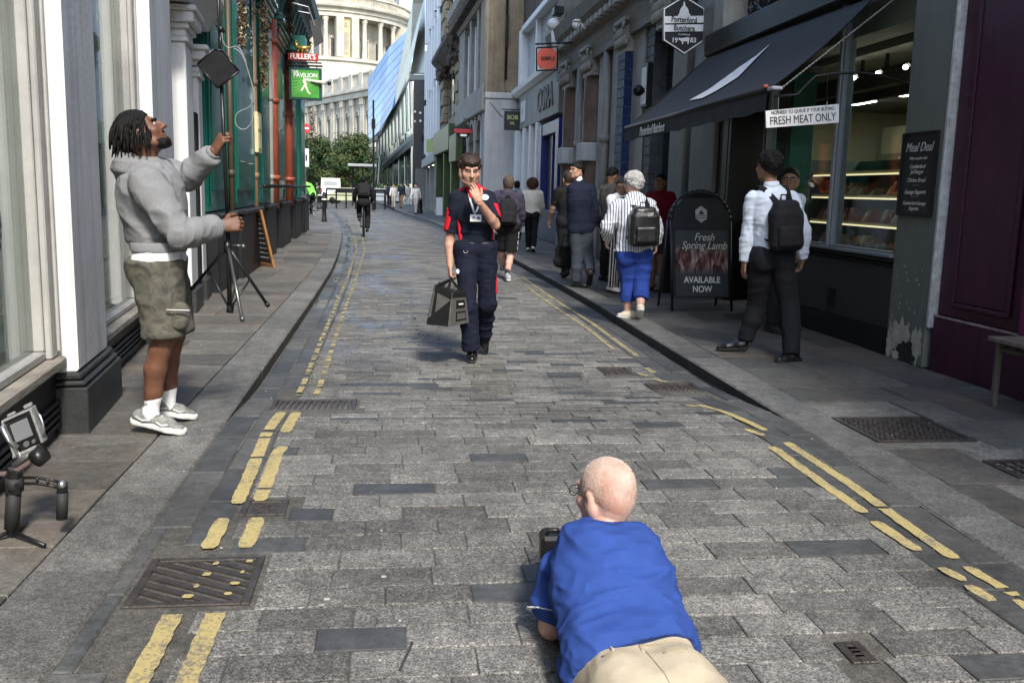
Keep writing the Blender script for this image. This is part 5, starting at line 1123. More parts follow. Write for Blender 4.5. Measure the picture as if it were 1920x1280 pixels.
# ================================================================ FAR: domed cathedral
PST = mat('portland_stone', (.41, .375, .30), .8, .2, .4, .3, 3, streak=.3); PSD = mat('weathered_portland_stone', (.32, .29, .23), .8, .2, .3, .3, 3, streak=.45)
cat = wempty('domed_cathedral', (-16, 205, 0), 'pale stone domed cathedral rising behind trees at the end of the street', 'cathedral')
DC = Vector((-15.5, 215, -1.5)); R0 = 19.2
k_ = 196/200.
q = MB(); q.lathe([(R0+1.5, 10), (R0+1.5, 23.5), (R0+1.2, 24), (R0+.8, 24.2), (R0+.6, 27.6), (R0+1.0, 27.8), (R0+1.0, 28.4), (R0-.4, 28.4), (R0-3, 28.4)], DC, 96, PI, 2*PI); q.build('drum_base', PST, cat)
q = MB(); q.lathe([(R0-3.2, 28.2), (R0-3.2, 38)], DC, 96, PI, 2*PI); q.build('drum_wall', PSD, cat)
q = MB(); q.lathe([(R0-3, 36.3), (R0+.3, 36.3), (R0+.3, 37.1), (R0+.6, 37.2), (R0+.6, 37.7), (R0+1.3, 38.1), (R0+1.4, 38.5), (R0+.2, 38.6), (R0+.2, 38.7), (R0-5, 38.7)], DC, 96, PI, 2*PI); q.build('entablature', PST, cat)
q = MB(); q.lathe([(R0+.2, 40.2), (R0+.45, 40.3), (R0+.45, 40.6), (R0-.1, 40.6), (R0-.1, 38.8)], DC, 96, PI, 2*PI); q.lathe([(R0+.4, 38.71), (R0+.4, 39), (R0, 39)], DC, 96, PI, 2*PI); q.build('balustrade_rail', PST, cat)
q = MB(); q.lathe([(R0-2.3, 38.7), (R0-2.3, 46), (R0-1.9, 46.3), (R0-1.9, 47)], DC, 96, PI, 2*PI); q.build('attic_drum', PST, cat)
q = MB(); q.lathe([(R0-2, 47)]+[((R0-2)*math.cos(PI/2*t/10), 47+17*math.sin(PI/2*t/10)) for t in range(11)], DC, 48); q.build('dome', mat('lead_roof', (.2, .22, .23), .6), cat)
cm = None; step = 2*PI/32
qb = MB()
for i in range(20, 32):
    pass
a = PI+step*.5; i = 0
centre_niche = None
angs = []
ang0 = math.atan2(-1, (aY(650, 80, 197).x-DC.x)/ (DC.y-197))  # direction of the niche bay seen at the middle
an = -PI/2+math.asin(min(.99, (aY(650, 80, 197).x-DC.x)/R0))
for i in range(-14, 12):
    A = an+i*step*.5*1.0
    if i % 2 == 0: continue
for bay in range(-7, 7):
    A = an+bay*.215
    if not (-PI < A < 0): continue
    if bay % 4 == 0:
        for s in (-.078, .078):
            B = A+s; c = DC+Vector((math.cos(B), math.sin(B), 0))*(R0-.5); q = MB(); q.box(-.75, .75, -1.6, .6, 28.42, 36.28, bev=.05); T = Matrix.Translation(c) @ Matrix.Rotation(B+PI/2, 4, 'Z'); q.v = [tuple(T @ Vector((v[0], v[1], v[2]))) for v in q.v]; q.build('solid_pier', PST, cat)
        c = DC+Vector((math.cos(A), math.sin(A), 0))*(R0-.9); T = Matrix.Translation(c) @ Matrix.Rotation(A+PI/2, 4, 'Z')
        q = MB(); q.box(-.95, .95, -.6, .3, 28.42, 36.28); q.v = [tuple(T @ Vector(v)) for v in q.v]; q.build('niche_panel', mat('niche_warm_stone', (.62, .47, .22), .8, .15, .6), cat)
        q = MB()
        for (z, h) in ((29.4, 3.6),): q.prism([(-.5, z), (.5, z), (.5, z+h), (.35, z+h+.4), (0, z+h+.55), (-.35, z+h+.4), (-.5, z+h)], 'y', -.75, -.61)
        q.prism([(-.35, 34.6), (0, 34.4), (.35, 34.6), (.3, 35.4), (-.3, 35.4)], 'y', -.75, -.61)
        q.v = [tuple(T @ Vector(v)) for v in q.v]; q.build('niche', PSD, cat)
    # columns on both sides of the opening
    for s in ((.0,) if bay % 4 else ()):
        B = A+s; c = DC+Vector((math.cos(B), math.sin(B), 0))*(R0-.5); q = MB(); q.lathe([(.62, 28.42), (.62, 28.8), (.5, 28.9), (.5, 32), (.44, 35.2), (.5, 35.4), (.68, 35.9), (.68, 36.28)], tuple(c), 12); q.build('column', PST, cat, True)
    # window in the drum wall between columns
    W_ = A+.1075; c = DC+Vector((math.cos(W_), math.sin(W_), 0))*(R0-3.25); T = Matrix.Translation(c) @ Matrix.Rotation(W_+PI/2, 4, 'Z')
    q = MB(); q.box(-.55, .55, -.12, .1, 28.9, 32.4); q.v = [tuple(T @ Vector(v)) for v in q.v]; q.build('window', mat('leaded_window', (.07, .08, .09), .3, .2), cat)
    q = MB(); q.box(-.95, .95, -.3, .1, 32.6, 33.0); q.box(-.9, -.6, -.2, .1, 28.5, 32.6); q.box(.6, .9, -.2, .1, 28.5, 32.6); q.v = [tuple(T @ Vector(v)) for v in q.v]; q.build('window_surround', PST, cat)
# balusters and attic windows
q = MB()
for i in range(150): A = PI+PI*i/150; c = DC+Vector((math.cos(A), math.sin(A), 0))*(R0+.2); q.box(c.x-.09, c.x+.09, c.y-.09, c.y+.09, 37.5, 38.7)
q.build('baluster', PST, cat, kind='stuff')
for i in range(24): A = PI+PI*(i+.5)/24; c = DC+Vector((math.cos(A), math.sin(A), 0))*(R0-2.3); q = MB(); q.box(-.45, .45, -.1, .1, 42.2, 44); T = Matrix.Translation(c) @ Matrix.Rotation(A+PI/2, 4, 'Z'); q.v = [tuple(T @ Vector(v)) for v in q.v]; q.build('attic_window', MATS['leaded_window'], cat)
# choir wall: from near right to far left
E0, E1 = aY(694, 133, 130), aY(560, 172, 156)
T4, L4 = seg(E0.x+.6, 129.5, E1.x, 156)
F = FB(T4, cat); ZT = 17.0
F.box('choir_wall', PSD, (0, L4, .4, 8, 0, ZT-2.2)); F.box('cornice', PST, (0, L4, -.5, .6, ZT-2.6, ZT-2.2), (0, L4, -.2, .6, ZT-3.4, ZT-2.61), bev=.05); F.box('string_course', PST, (0, L4, -.2, .5, 6.8, 7.4), bev=.05)
F.box('balustrade_rail', PST, (0, L4, -.1, .3, ZT-.35, ZT-.1), (0, L4, -.1, .3, ZT-2.15, ZT-1.8), bev=.03)
q = MB(T4); n = int(L4/.45)
for i in range(n): q.box(i*.45, i*.45+.2, 0, .2, ZT-1.78, ZT-.36)
q.build('baluster', PST, cat, kind='stuff')
nb = int(L4/3.6)
for i in range(nb+1):
    u = .3+i*3.6
    F.box('pedestal', PST, (u-.1, u+1.1, -.2, .4, ZT-2.18, ZT), bev=.04)
    F.box('pilaster', PST, (u, u+.42, .0, .4, 7.41, ZT-3.42), (u+.62, u+1.04, .0, .4, 7.41, ZT-3.42), (u, u+1.04, .1, .4, 0, 6.79), bev=.03)
    F.box('pilaster_capital', PST, (u-.08, u+.5, -.15, .4, ZT-4.4, ZT-3.43), (u+.54, u+1.12, -.15, .4, ZT-4.4, ZT-3.43), bev=.1)
    F.box('window', mat('dark_niche_stone', (.15, .135, .11), .8), (u+1.75, u+2.9, .33, .399, 7.9, 11.0)); F.box('window_surround', PST, (u+1.5, u+1.74, .15, .399, 7.6, 11.2), (u+2.91, u+3.15, .15, .399, 7.6, 11.2), bev=.03)  # windows and recesses in a much darker stone than the wall
    q = MB(T4); q.lathe([(.0, .1), (.82, .1), (.82, .38), (0, .38)], (0, 0, 0), 14, 0, PI, axis='y'); q.v = [(v[0]+u+2.32, v[1], v[2]+11.25) for v in q.v]; q.build('window_pediment', PST, cat)
    q = MB(T4); q.lathe([(.0, .05), (.5, .05), (.5, .098), (0, .098)], (0, 0, 0), 14, 0, PI, axis='y'); q.v = [(v[0]+u+2.32, v[1], v[2]+11.4) for v in q.v]; q.build('pediment_recess', MATS['dark_niche_stone'], cat)
    F.box('lower_window', MATS['dark_niche_stone'], (u+1.6, u+3, .33, .399, 1.5, 5.6))
# rounded apse to the left
q = MB(); c = aY(575, 200, 150); q.lathe([(5.5, 0), (5.5, 12.6), (6, 12.9), (6.1, 13.4), (5.3, 13.5), (0, 13.6)], (c.x-3.8, 158, 0), 40); q.build('apse', PST, cat)
q = MB()
for i in range(26): A = PI+PI*i/26; q.box(c.x-3.8+5.6*math.cos(A)-.25, c.x-3.8+5.6*math.cos(A)+.25, 158+5.6*math.sin(A)-.2, 158+5.6*math.sin(A)+.2, 2, 12.5)
q.build('apse_pilaster', PST, cat, kind='stuff')
# ================================================================ FAR: trees, street things
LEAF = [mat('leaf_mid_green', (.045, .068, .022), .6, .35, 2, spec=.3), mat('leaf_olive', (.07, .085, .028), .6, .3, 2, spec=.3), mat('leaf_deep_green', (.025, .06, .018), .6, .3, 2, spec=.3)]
BARK = mat('tree_bark', (.09, .075, .055), .9, .3, 6, .5, 20)
def tree(x, y, h, r, label, seed, n=2600, hb=.25):
    rr = random.Random(seed); t = empty('plane_tree', (x, y, 0), 0, label, 'tree', 'trees before the cathedral')
    q = MB(); q.tube([(0, 0, 0), (.1, 0, h*.3), (.0, .1, h*.6)], .28, 8, r2=.12)
    cl = []
    for i in range(16):
        a = rr.uniform(0, 2*PI); rad = r*rr.uniform(.2, .8); z = h*rr.uniform(hb+.1, .9); k = 1-abs(z/h-.6)*.9; c = Vector((rad*math.cos(a)*k, rad*math.sin(a)*k, z)); cl.append((c, rr.uniform(.28, .5)*r))
        q.tube([(0, 0, h*rr.uniform(.25, .45)), c*.6+Vector((0, 0, h*.15)), c], .09, 5, r2=.03)
    q.build('trunk', BARK, t, True)
    per = [MB(), MB(), MB()]
    for i in range(n):
        c, cr = rr.choice(cl); d = Vector((rr.gauss(0, 1), rr.gauss(0, 1), rr.gauss(0, 1))).normalized(); p = c+d*cr*rr.uniform(.55, 1.1); s = rr.uniform(.06, .15)
        a = Vector((rr.gauss(0, 1), rr.gauss(0, 1), rr.gauss(0, 1))).normalized(); b = a.cross(d).normalized() if a.cross(d).length > .1 else Vector((1, 0, 0))
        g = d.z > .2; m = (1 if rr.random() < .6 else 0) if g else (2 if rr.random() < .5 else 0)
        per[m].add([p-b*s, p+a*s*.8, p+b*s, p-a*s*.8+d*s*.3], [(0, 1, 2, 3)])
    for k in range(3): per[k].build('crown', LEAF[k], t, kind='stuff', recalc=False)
for i, (px, Y, h, r, lab) in enumerate(((585, 92, 6.3, 2.3, 'leafy tree nearest the pub wall, before the cathedral'), (618, 96, 6.2, 2.2, 'broad leafy tree behind the white van'), (655, 98, 6.9, 2.5, 'tallest round leafy tree left of the lamp post'), (682, 108, 6.0, 2.2, 'leafy tree beside the glass building'), (560, 104, 6.8, 2.6, 'leafy tree mostly hidden behind the green pub'), (636, 112, 5.6, 2.6, 'darker leafy tree far behind the other trees'))):
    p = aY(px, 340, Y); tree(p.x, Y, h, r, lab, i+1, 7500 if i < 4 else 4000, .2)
hd = wempty('hedge', (-4, 114, 0), 'low dark hedge running across behind the trees', 'hedge'); q = MB(); rr = random.Random(9)
for i in range(2600): p = Vector((rr.uniform(-11, 2), 114+rr.uniform(-.6, .6), rr.uniform(.1, 3.2)+.5*math.sin(i))); q.add([p+Vector((rr.uniform(-.3, .3), rr.uniform(-.3, .3), rr.uniform(-.3, .3))) for _ in range(3)], [(0, 1, 2)])
q.build('foliage', LEAF[2], hd, kind='stuff', recalc=False)
# white van
def van(px, Y, label):
    p = aY(px, 378, Y); t = empty('van', (p.x, Y, 0), math.radians(4), label, 'van'); WP = mat('van_white_paint', (.75, .75, .74), .3, .03, 1, coat=.5)
    q = MB(); q.prism([(-2.4, .35), (2.6, .35), (2.6, 1.15), (1.7, 1.35), (1.1, 2.15), (-2.4, 2.25)], 'x', -.95, .95); q.v = [(v[0]*(1-.08*max(0, v[2]-1.2)), v[1], v[2]) for v in q.v]; q.build('body', WP, t)
    q = MB(); q.box(-.62, .62, -2.42, -2.402, 1.55, 1.95); q.build('rear_window', mat('pale_van_window', (.3, .33, .34), .1), t)
    q = MB(); q.box(-.95, .95, -2.5, -2.4, .35, .55, bev=.03); q.build('bumper', M_BLACK, t)
    for s in (-1, 1):
        q = MB(); q.box(s*.86-.06, s*.86+.06, -2.43, -2.401, .9, 1.3); q.build('tail_light', mat('red_lamp_plastic', (.4, .02, .02), .3), t)
        for yy in (-1.6, 1.7): q = MB(); q.lathe([(0, -.11), (.3, -.11), (.34, -.06), (.34, .06), (.3, .11), (0, .11)], (s*.84, yy, .34), 16, axis='x'); q.build('wheel', M_BLACK, t, True)
    q = MB(); q.box(-.25, .25, -2.43, -2.401, .62, .74); q.build('number_plate', mat('yellow_plate', (.6, .5, .08), .5), t)
    return t
van(620, 93, 'white van seen from behind at the end of the street')
# small cars/taxi shapes beyond the barrier
def car(px, Y, col, label, w=.85):
    p = aY(px, 372, Y); t = empty('parked_car', (p.x, Y, 0), math.radians(80), label, 'car', 'cars at the end of the street'); m = mat('car_paint_'+label.split()[0], col, .3, .05, 1, coat=.6)
    q = MB(); q.prism([(-2, .3), (2, .3), (2.05, .75), (1.3, .9), (.7, 1.4), (-1.1, 1.42), (-1.8, .95), (-2.05, .85)], 'x', -w, w); q.v = [(v[0]*(1-.25*max(0, v[2]-.9)), v[1], v[2]) for v in q.v]; q.build('body', m, t)
    q = MB(); q.prism([(-1.65, .95), (1.2, .95), (.65, 1.34), (-1.05, 1.36)], 'x', -w-.004, w+.004); q.v = [(v[0]*(1-.25*max(0, v[2]-.9)), v[1], v[2]) for v in q.v]; q.build('window', M_GLASSD, t)
    for s in (-1, 1):
        for yy in (-1.25, 1.3): q = MB(); q.lathe([(0, -.1), (.26, -.1), (.31, -.05), (.31, .05), (.26, .1), (0, .1)], (s*(w-.08), yy, .31), 14, axis='x'); q.build('wheel', M_BLACK, t, True)
car(655, 84, (.45, .46, .30), 'pale yellowish car crossing behind the cyclist'); car(715, 88, (.5, .5, .5), 'silver car partly hidden by pedestrians right of the cyclist')
# bus shelter
bs = wempty('bus_shelter', (-2.4, 75, 0), 'flat roofed grey bus shelter behind the cyclist', 'bus shelter')
a, b = aY(653, 318, 75), aY(706, 306, 75); q = MB(); q.box(a.x, b.x, 74, 76.2, 3.05, 3.25, bev=.03); q.build('roof', mat('shelter_roof_grey', (.32, .34, .33), .4), bs)
for xx in (a.x+.3, (a.x+b.x)/2, b.x-.2): q = MB(); q.box(xx-.05, xx+.05, 75.9, 76, 0, 3.05); q.build('post', M_BLACK, bs)
q = MB(); q.box(a.x+.3, b.x-.2, 75.93, 75.96, .5, 2.8); q.build('glass_panel', M_GLASS, bs)
# lamp post
lp = wempty('lamp_post', (-1.18, 62, 0), 'tall slim black lamp post rising beside the glass building', 'lamp post'); q = MB(); q.tube([(-1.18, 62, 0), (-1.18, 62, 1.2)], .11, 10); q.tube([(-1.18, 62, 1.2), (-1.2, 62, 5.2)], .065, 8); q.build('pole', M_BLACK, lp); q = MB(); q.tube([(-1.2, 62, 5.2), (-1.2, 62, 5.8)], .13, 10); q.tube([(-1.2, 62, 5.8), (-1.21, 62, 7.0)], .06, 8); q.build('lamp_head', M_BLACK, lp)
# bollards
def bollard(x, Y, h, label, grp='black bollards along the far street', z=.1, r=.085):
    t = empty('bollard', (x, Y, z), 0, label, 'bollard', grp); q = MB(); q.lathe([(r*1.25, 0), (r*1.25, .12), (r, .16), (r*.92, h*.72), (r*1.15, h*.74), (r*1.15, h*.8), (r*.9, h*.82), (r*.9, h*.92), (r*.55, h), (0, h*1.02)], n=14); q.build('post', M_BLACK, t, True)
    q = MB(); q.lathe([(r*1.16, h*.745), (r*1.17, h*.795)], n=14); q.build('white_band', M_WHITE, t); return t
p = gz(608, 416); bollard(p.x, p.y, 1.15, 'nearer dark bollard on the left pavement edge'); p = gz(599, 392); bollard(p.x, p.y, 1.1, 'thicker bollard just behind the nearer left one', r=.13); 
p = gz(787, 400); bollard(p.x, p.y, 1.2, 'stout black bollard with white marks on the right pavement', r=.15); p = gz(722, 386); bollard(p.x, p.y, 1.0, 'small far bollard in front of the pedestrians'); p = gz(804, 378, .1); bollard(p.x, p.y, 1.2, 'wide black bollard close to the far shop front', r=.2)
# rail barrier
ba = wempty('cycle_barrier', (-3, 60, 0), 'low black railing crossing the far end of the street', 'railing'); a, b = aY(612, 352, 66), aY(722, 352, 66)
q = MB(); q.tube([(a.x, 66, 1.32), (b.x, 66, 1.32)], .09, 6); q.tube([(a.x, 66, .9), (b.x, 66, .9)], .04, 6); q.build('rail', M_BLACK, ba)
for i in range(7): x = a.x+(b.x-a.x)*i/6; q = MB(); q.tube([(x, 66, 0), (x, 66, 1.32)], .06, 6); q.build('post', M_BLACK, ba)
# street name/parking sign on the pub corner, red triangle above
t = wempty('wall_sign', tuple(aY(574, 295, 41)), 'narrow white sign plate at the far pub corner', 'sign'); a, b = aY(571, 313, 41), aY(579, 279, 41); q = MB(); q.box(a.x, b.x, 41, 41.05, a.z, b.z, bev=.01); q.build('plate', M_WHITE, t); q = MB(); q.box(a.x+.05, a.x+.11, 40.98, 40.999, a.z+.25, b.z-.25); q.build('mark', M_BLACK, t); q = MB(); q.tube([(a.x+.02, 41.08, 0), (a.x+.02, 41.08, b.z)], .04, 6); q.build('post', M_GREY, t)
t = wempty('road_sign', tuple(aY(573, 241, 42)), 'small red and white round sign over the far pub corner', 'sign'); c = aY(574, 241, 42); q = MB(); q.lathe([(0, -.02), (.2, -.02), (.2, .02), (0, .02)], tuple(c), 18, axis='y'); q.build('disc', mat('sign_red', (.5, .03, .04), .5), t); q = MB(); q.box(c.x-.12, c.x+.12, 41.96, 41.979, c.z-.04, c.z+.04); q.build('bar', M_WHITE, t); q = MB(); q.tube([c, c+Vector((-.4, 0, 0))], .02, 5); q.build('arm', M_BLACK, t)
# small white A-board near the right pavement, far
p = gz(828, 404); t = empty('pavement_sign', (p.x, p.y, .1), math.radians(10), 'small white pavement sign behind the walking man\'s shoulder', 'sign'); q = MB(); q.slab([(-.25, 0, 0), (.25, 0, 0), (.25, .2, .95), (-.25, .2, .95)], (0, -1, .1), .02); q.slab([(-.25, .4, 0), (.25, .4, 0), (.25, .2, .95), (-.25, .2, .95)], (0, 1, .1), .02); q.build('board', M_WHITE, t)
# closing blocks so that the street reads as a street from other positions
far = wempty('far_left_terrace', (-10, 60, 0), 'plain brick terrace hidden behind the pub corner', 'building'); q = MB(); q.box(-24, -12.5, 45, 80, 0, 12); q.build('wall', MATS['london_stock_brick'], far)
# ================================================================ FIGURES: smooth surfaces from blended tapered volumes
def V3(*a): return np.array(a if len(a) > 1 else a[0], float)
def nrm(v): v = np.asarray(v, float); return v/max(np.linalg.norm(v), 1e-9)
def cap(a, b, ra, rb, n=None, s=1., k=None): return dict(t='c', a=V3(a), b=V3(b), ra=ra, rb=rb, n=None if n is None else nrm(n), s=s, k=k)
def cyl(a, b, ra, rb, n=None, s=1., k=None): return dict(t='y', a=V3(a), b=V3(b), ra=ra, rb=rb, n=None if n is None else nrm(n), s=s, k=k)
def rbox(c, h, r, R, k=None): return dict(t='b', a=V3(c), h=V3(h), rr=r, R=np.asarray(R), k=k)
def cutp(c, n): return dict(t='p', a=V3(c), n=nrm(n))
def ell(c, r, R=None, k=None): return dict(t='e', a=V3(c), r=V3(r), R=np.eye(3) if R is None else np.asarray(R), k=k)
def _eval(p, X):
    if p['t'] == 'e':
        q = (X-p['a']) @ p['R']; q = q/p['r']; l = np.sqrt((q*q).sum(-1)); return (l-1)*p['r'].min()*np.clip(1+.5*(l-1), 1, 2)
    if p['t'] == 'b': q = np.abs((X-p['a']) @ p['R'])-p['h']; return np.sqrt((np.maximum(q, 0)**2).sum(-1))+np.minimum(q.max(-1), 0)-p['rr']
    ba = p['b']-p['a']; L2 = max(ba@ba, 1e-9); v = X-p['a']; t = np.clip((v@ba)/L2, 0, 1); w = v-t[..., None]*ba
    if p['n'] is not None:
        c = w@p['n']; w = w+(c*(1/p['s']-1))[..., None]*p['n']
    if p['t'] == 'y':
        tt = (v@ba)/L2; L = math.sqrt(L2); ax = np.maximum(-tt, tt-1)*L; w2 = v-tt[..., None]*ba
        if p['n'] is not None: c = w2@p['n']; w2 = w2+(c*(1/p['s']-1))[..., None]*p['n']
        rad = np.sqrt((w2*w2).sum(-1))-(p['ra']+(p['rb']-p['ra'])*t); return np.maximum(rad, ax)
    return np.sqrt((w*w).sum(-1))-(p['ra']+(p['rb']-p['ra'])*t)
def _bb(p):
    if p['t'] == 'e': r = p['r'].max(); return p['a']-r, p['a']+r
    if p['t'] == 'b': r = np.linalg.norm(p['h'])+p['rr']; return p['a']-r, p['a']+r
    r = max(p['ra'], p['rb'])*max(1, p['s']); return np.minimum(p['a'], p['b'])-r, np.maximum(p['a'], p['b'])+r
def surf(prims, res, k=.03, neg=(), planes=()):
    """blend volumes, cut by planes (point, keep-side normal); return verts, quads"""
    _q = [p for p in prims if p['t'] != 'p']
    lo = np.min([_bb(p)[0] for p in _q], 0)-2.5*res-k*.3; hi = np.max([_bb(p)[1] for p in _q], 0)+2.5*res+k*.3
    n = np.ceil((hi-lo)/res).astype(int)+1; ax = [lo[i]+res*np.arange(n[i]) for i in range(3)]
    D = np.full(n, .5, np.float64)
    def reg(p, m):
        a, b = _bb(p); i0 = np.maximum(0, ((a-m-lo)/res).astype(int)); i1 = np.minimum(n, ((b+m-lo)/res).astype(int)+2); return i0, i1
    for p in prims:
        if p['t'] == 'p':
            X = np.stack(np.meshgrid(*ax, indexing='ij'), -1); D = np.maximum(D, -((X-p['a'])@p['n'])); continue
        kk = p['k'] if p['k'] is not None else k; i0, i1 = reg(p, kk+2*res); sl = tuple(slice(a, b) for a, b in zip(i0, i1))
        X = np.stack(np.meshgrid(*[ax[i][sl[i]] for i in range(3)], indexing='ij'), -1); d = _eval(p, X); e = D[sl]
        h = np.clip(.5+.5*(e-d)/kk, 0, 1); D[sl] = e*(1-h)+d*h-kk*h*(1-h)
    for p in neg:
        kk = p['k'] if p['k'] is not None else .008; i0, i1 = reg(p, kk+2*res)
        if (i1 <= i0).any(): continue
        sl = tuple(slice(a, b) for a, b in zip(i0, i1)); X = np.stack(np.meshgrid(*[ax[i][sl[i]] for i in range(3)], indexing='ij'), -1); d = -_eval(p, X); e = D[sl]
        h = np.clip(.5-.5*(e-d)/kk, 0, 1); D[sl] = e*(1-h)+d*h+kk*h*(1-h)
    if planes:
        X = np.stack(np.meshgrid(*ax, indexing='ij'), -1)
        for c, nn in planes: D = np.maximum(D, -((X-V3(c))@nrm(nn)))
    D[0] = D[-1] = .5; D[:, 0] = D[:, -1] = .5; D[:, :, 0] = D[:, :, -1] = .5
    S = D < 0; c = np.zeros(n-1, int)
    offs = [(i, j, l) for i in (0, 1) for j in (0, 1) for l in (0, 1)]
    sub = lambda A, o: A[o[0]:n[0]-1+o[0], o[1]:n[1]-1+o[1], o[2]:n[2]-1+o[2]]
    for o in offs: c += sub(S, o)
    act = (c > 0) & (c < 8); idx = np.argwhere(act); acc = np.zeros((len(idx), 3)); cnt = np.zeros(len(idx))
    for a in range(3):
        for o in offs:
            if o[a]: continue
            o2 = list(o); o2[a] = 1; d0 = D[idx[:, 0]+o[0], idx[:, 1]+o[1], idx[:, 2]+o[2]]; d1 = D[idx[:, 0]+o2[0], idx[:, 1]+o2[1], idx[:, 2]+o2[2]]
            m = (d0 < 0) != (d1 < 0); t = np.where(m, d0/np.where(m, d0-d1, 1), 0); P = np.array(o, float)[None].repeat(len(idx), 0); P[:, a] = t; acc += P*m[:, None]; cnt += m
    vert = lo+res*(idx+acc/np.maximum(cnt, 1)[:, None]); vid = -np.ones(n-1, int); vid[tuple(idx.T)] = np.arange(len(idx)); F = []
    for a in range(3):
        b, d = (a+1) % 3, (a+2) % 3; s0 = [slice(1, n[i]-1) for i in range(3)]; s0[a] = slice(0, n[a]-1); s1 = list(s0); s1[a] = slice(1, n[a])
        A, B = S[tuple(s0)], S[tuple(s1)]; e = np.argwhere(A != B); base = e.copy(); base[:, b] += 1; base[:, d] += 1; inside = A[tuple(e.T)]
        def cell(db, dd): q = base.copy(); q[:, b] -= db; q[:, d] -= dd; return vid[tuple(q.T)]
        q = np.stack([cell(1, 1), cell(0, 1), cell(0, 0), cell(1, 0)], 1); q[~inside] = q[~inside][:, ::-1]; F.append(q)
    return vert, np.concatenate(F)
def vnoise(P, seed=0):
    P = np.asarray(P)+seed*17.3; i = np.floor(P).astype(np.int64); f = P-i; u = f*f*(3-2*f); out = 0
    def h(x, y, z):
        n = (x*374761393+y*668265263+z*2147483647+seed*97) & 0x7fffffff; n = ((n ^ (n >> 13))*1274126177) & 0x7fffffff; return ((n ^ (n >> 16)) & 0xffff)/65535.
    for a in (0, 1):
        for b in (0, 1):
            for c in (0, 1):
                w = (u[:, 0] if a else 1-u[:, 0])*(u[:, 1] if b else 1-u[:, 1])*(u[:, 2] if c else 1-u[:, 2]); out = out+w*h(i[:, 0]+a, i[:, 1]+b, i[:, 2]+c)
    return out
def vnormals(V, F):
    n = np.cross(V[F[:, 2]]-V[F[:, 0]], V[F[:, 3]]-V[F[:, 1]]); N = np.zeros_like(V)
    for k in range(4): np.add.at(N, F[:, k], n)
    return N/np.maximum(np.linalg.norm(N, axis=1), 1e-9)[:, None]
def folds(V, F, amp=.008, fr=(6, 6, 13), seed=1, fine=.25):
    N = vnormals(V, F); w = np.stack([vnoise(V*4, seed+5), vnoise(V*4, seed+6), vnoise(V*4, seed+7)], 1)-.5
    q = (V+w*.12)*np.array(fr); r = 1-np.abs(2*vnoise(q, seed)-1); r2 = 1-np.abs(2*vnoise(q*2.3, seed+1)-1)
    d = amp*((r**2-.4)+fine*(r2**2-.4)); return V+N*d[:, None]
def mesh_obj(name, parts, m, parent, off, label=None, subsurf=False):
    V = []; F = []; n = 0
    for v, f in parts: V.append(v-off); F.append(f+n); n += len(v)
    V = np.concatenate(V); F = np.concatenate(F); me = bpy.data.meshes.new(name)
    me.vertices.add(len(V)); me.vertices.foreach_set('co', V.ravel()); me.loops.add(F.size); me.loops.foreach_set('vertex_index', F.ravel())
    me.polygons.add(len(F)); me.polygons.foreach_set('loop_start', np.arange(len(F))*4)
    me.polygons.foreach_set('use_smooth', [True]*len(F)); me.update(calc_edges=True); me.validate(); me.materials.append(m)
    o = link(name, me, parent)
    if label: o['label'] = label
    return o
# ---- anatomy
def hand(w, d, pn, side, curl=(.5, .55, .6, .65), sc_=1., res=.0042, thumb=.4, spread=.0):
    """w wrist, d finger direction, pn palm normal, side +1/-1 puts the thumb at cross(d,pn)*side"""
    w = V3(w); d = nrm(d); pn = nrm(np.asarray(pn)-np.dot(pn, d)*d); t = np.cross(d, pn)*side; s = sc_; P = []
    for i in range(4):
        x = (.031, .010, -.011, -.030)[i]*s; y = (.086, .09, .087, .079)[i]*s; kn = w+d*y+t*x; L = (.07, .079, .073, .056)[i]*s; c = curl[i]
        P.append(cap(w+t*x*.6, kn, .0145*s, .0105*s, k=.014*s)); a = 0; p = kn; r = (.0092, .0094, .009, .008)[i]*s
        dd = nrm(d+t*spread*(1.5-i))
        for j, f in enumerate((.46, .3, .24)):
            a += c*(1, 1.15, .8)[j]; q = p+(dd*math.cos(a)+pn*math.sin(a))*L*f; P.append(cap(p, q, r, r*.92, k=.003)); p = q; r *= .92
    b = w+d*.022*s+t*.02*s+pn*.006*s; td = nrm(d*.55+t*.75+pn*.3); q = b+td*.045*s; td2 = nrm(td*(1-thumb)+d*.6+pn*thumb); q2 = q+td2*.034*s; q3 = q2+nrm(td2+pn*thumb*.6)*.026*s
    P += [cap(b, q, .015*s, .012*s, k=.012), cap(q, q2, .0115*s, .0105*s, k=.004), cap(q2, q3, .0105*s, .009*s, k=.003), cap(w-d*.02*s, w+d*.03*s, .024*s, .026*s, n=pn, s=.62, k=.012)]
    return surf(P, res, .008)
def headmat(yaw=0, pitch=0, roll=0):
    """face looks along +Y rotated by yaw about Z (deg), pitch up"""
    return np.array(Matrix.Rotation(math.radians(yaw), 3, 'Z') @ Matrix.Rotation(math.radians(pitch), 3, 'X') @ Matrix.Rotation(math.radians(roll), 3, 'Y'))
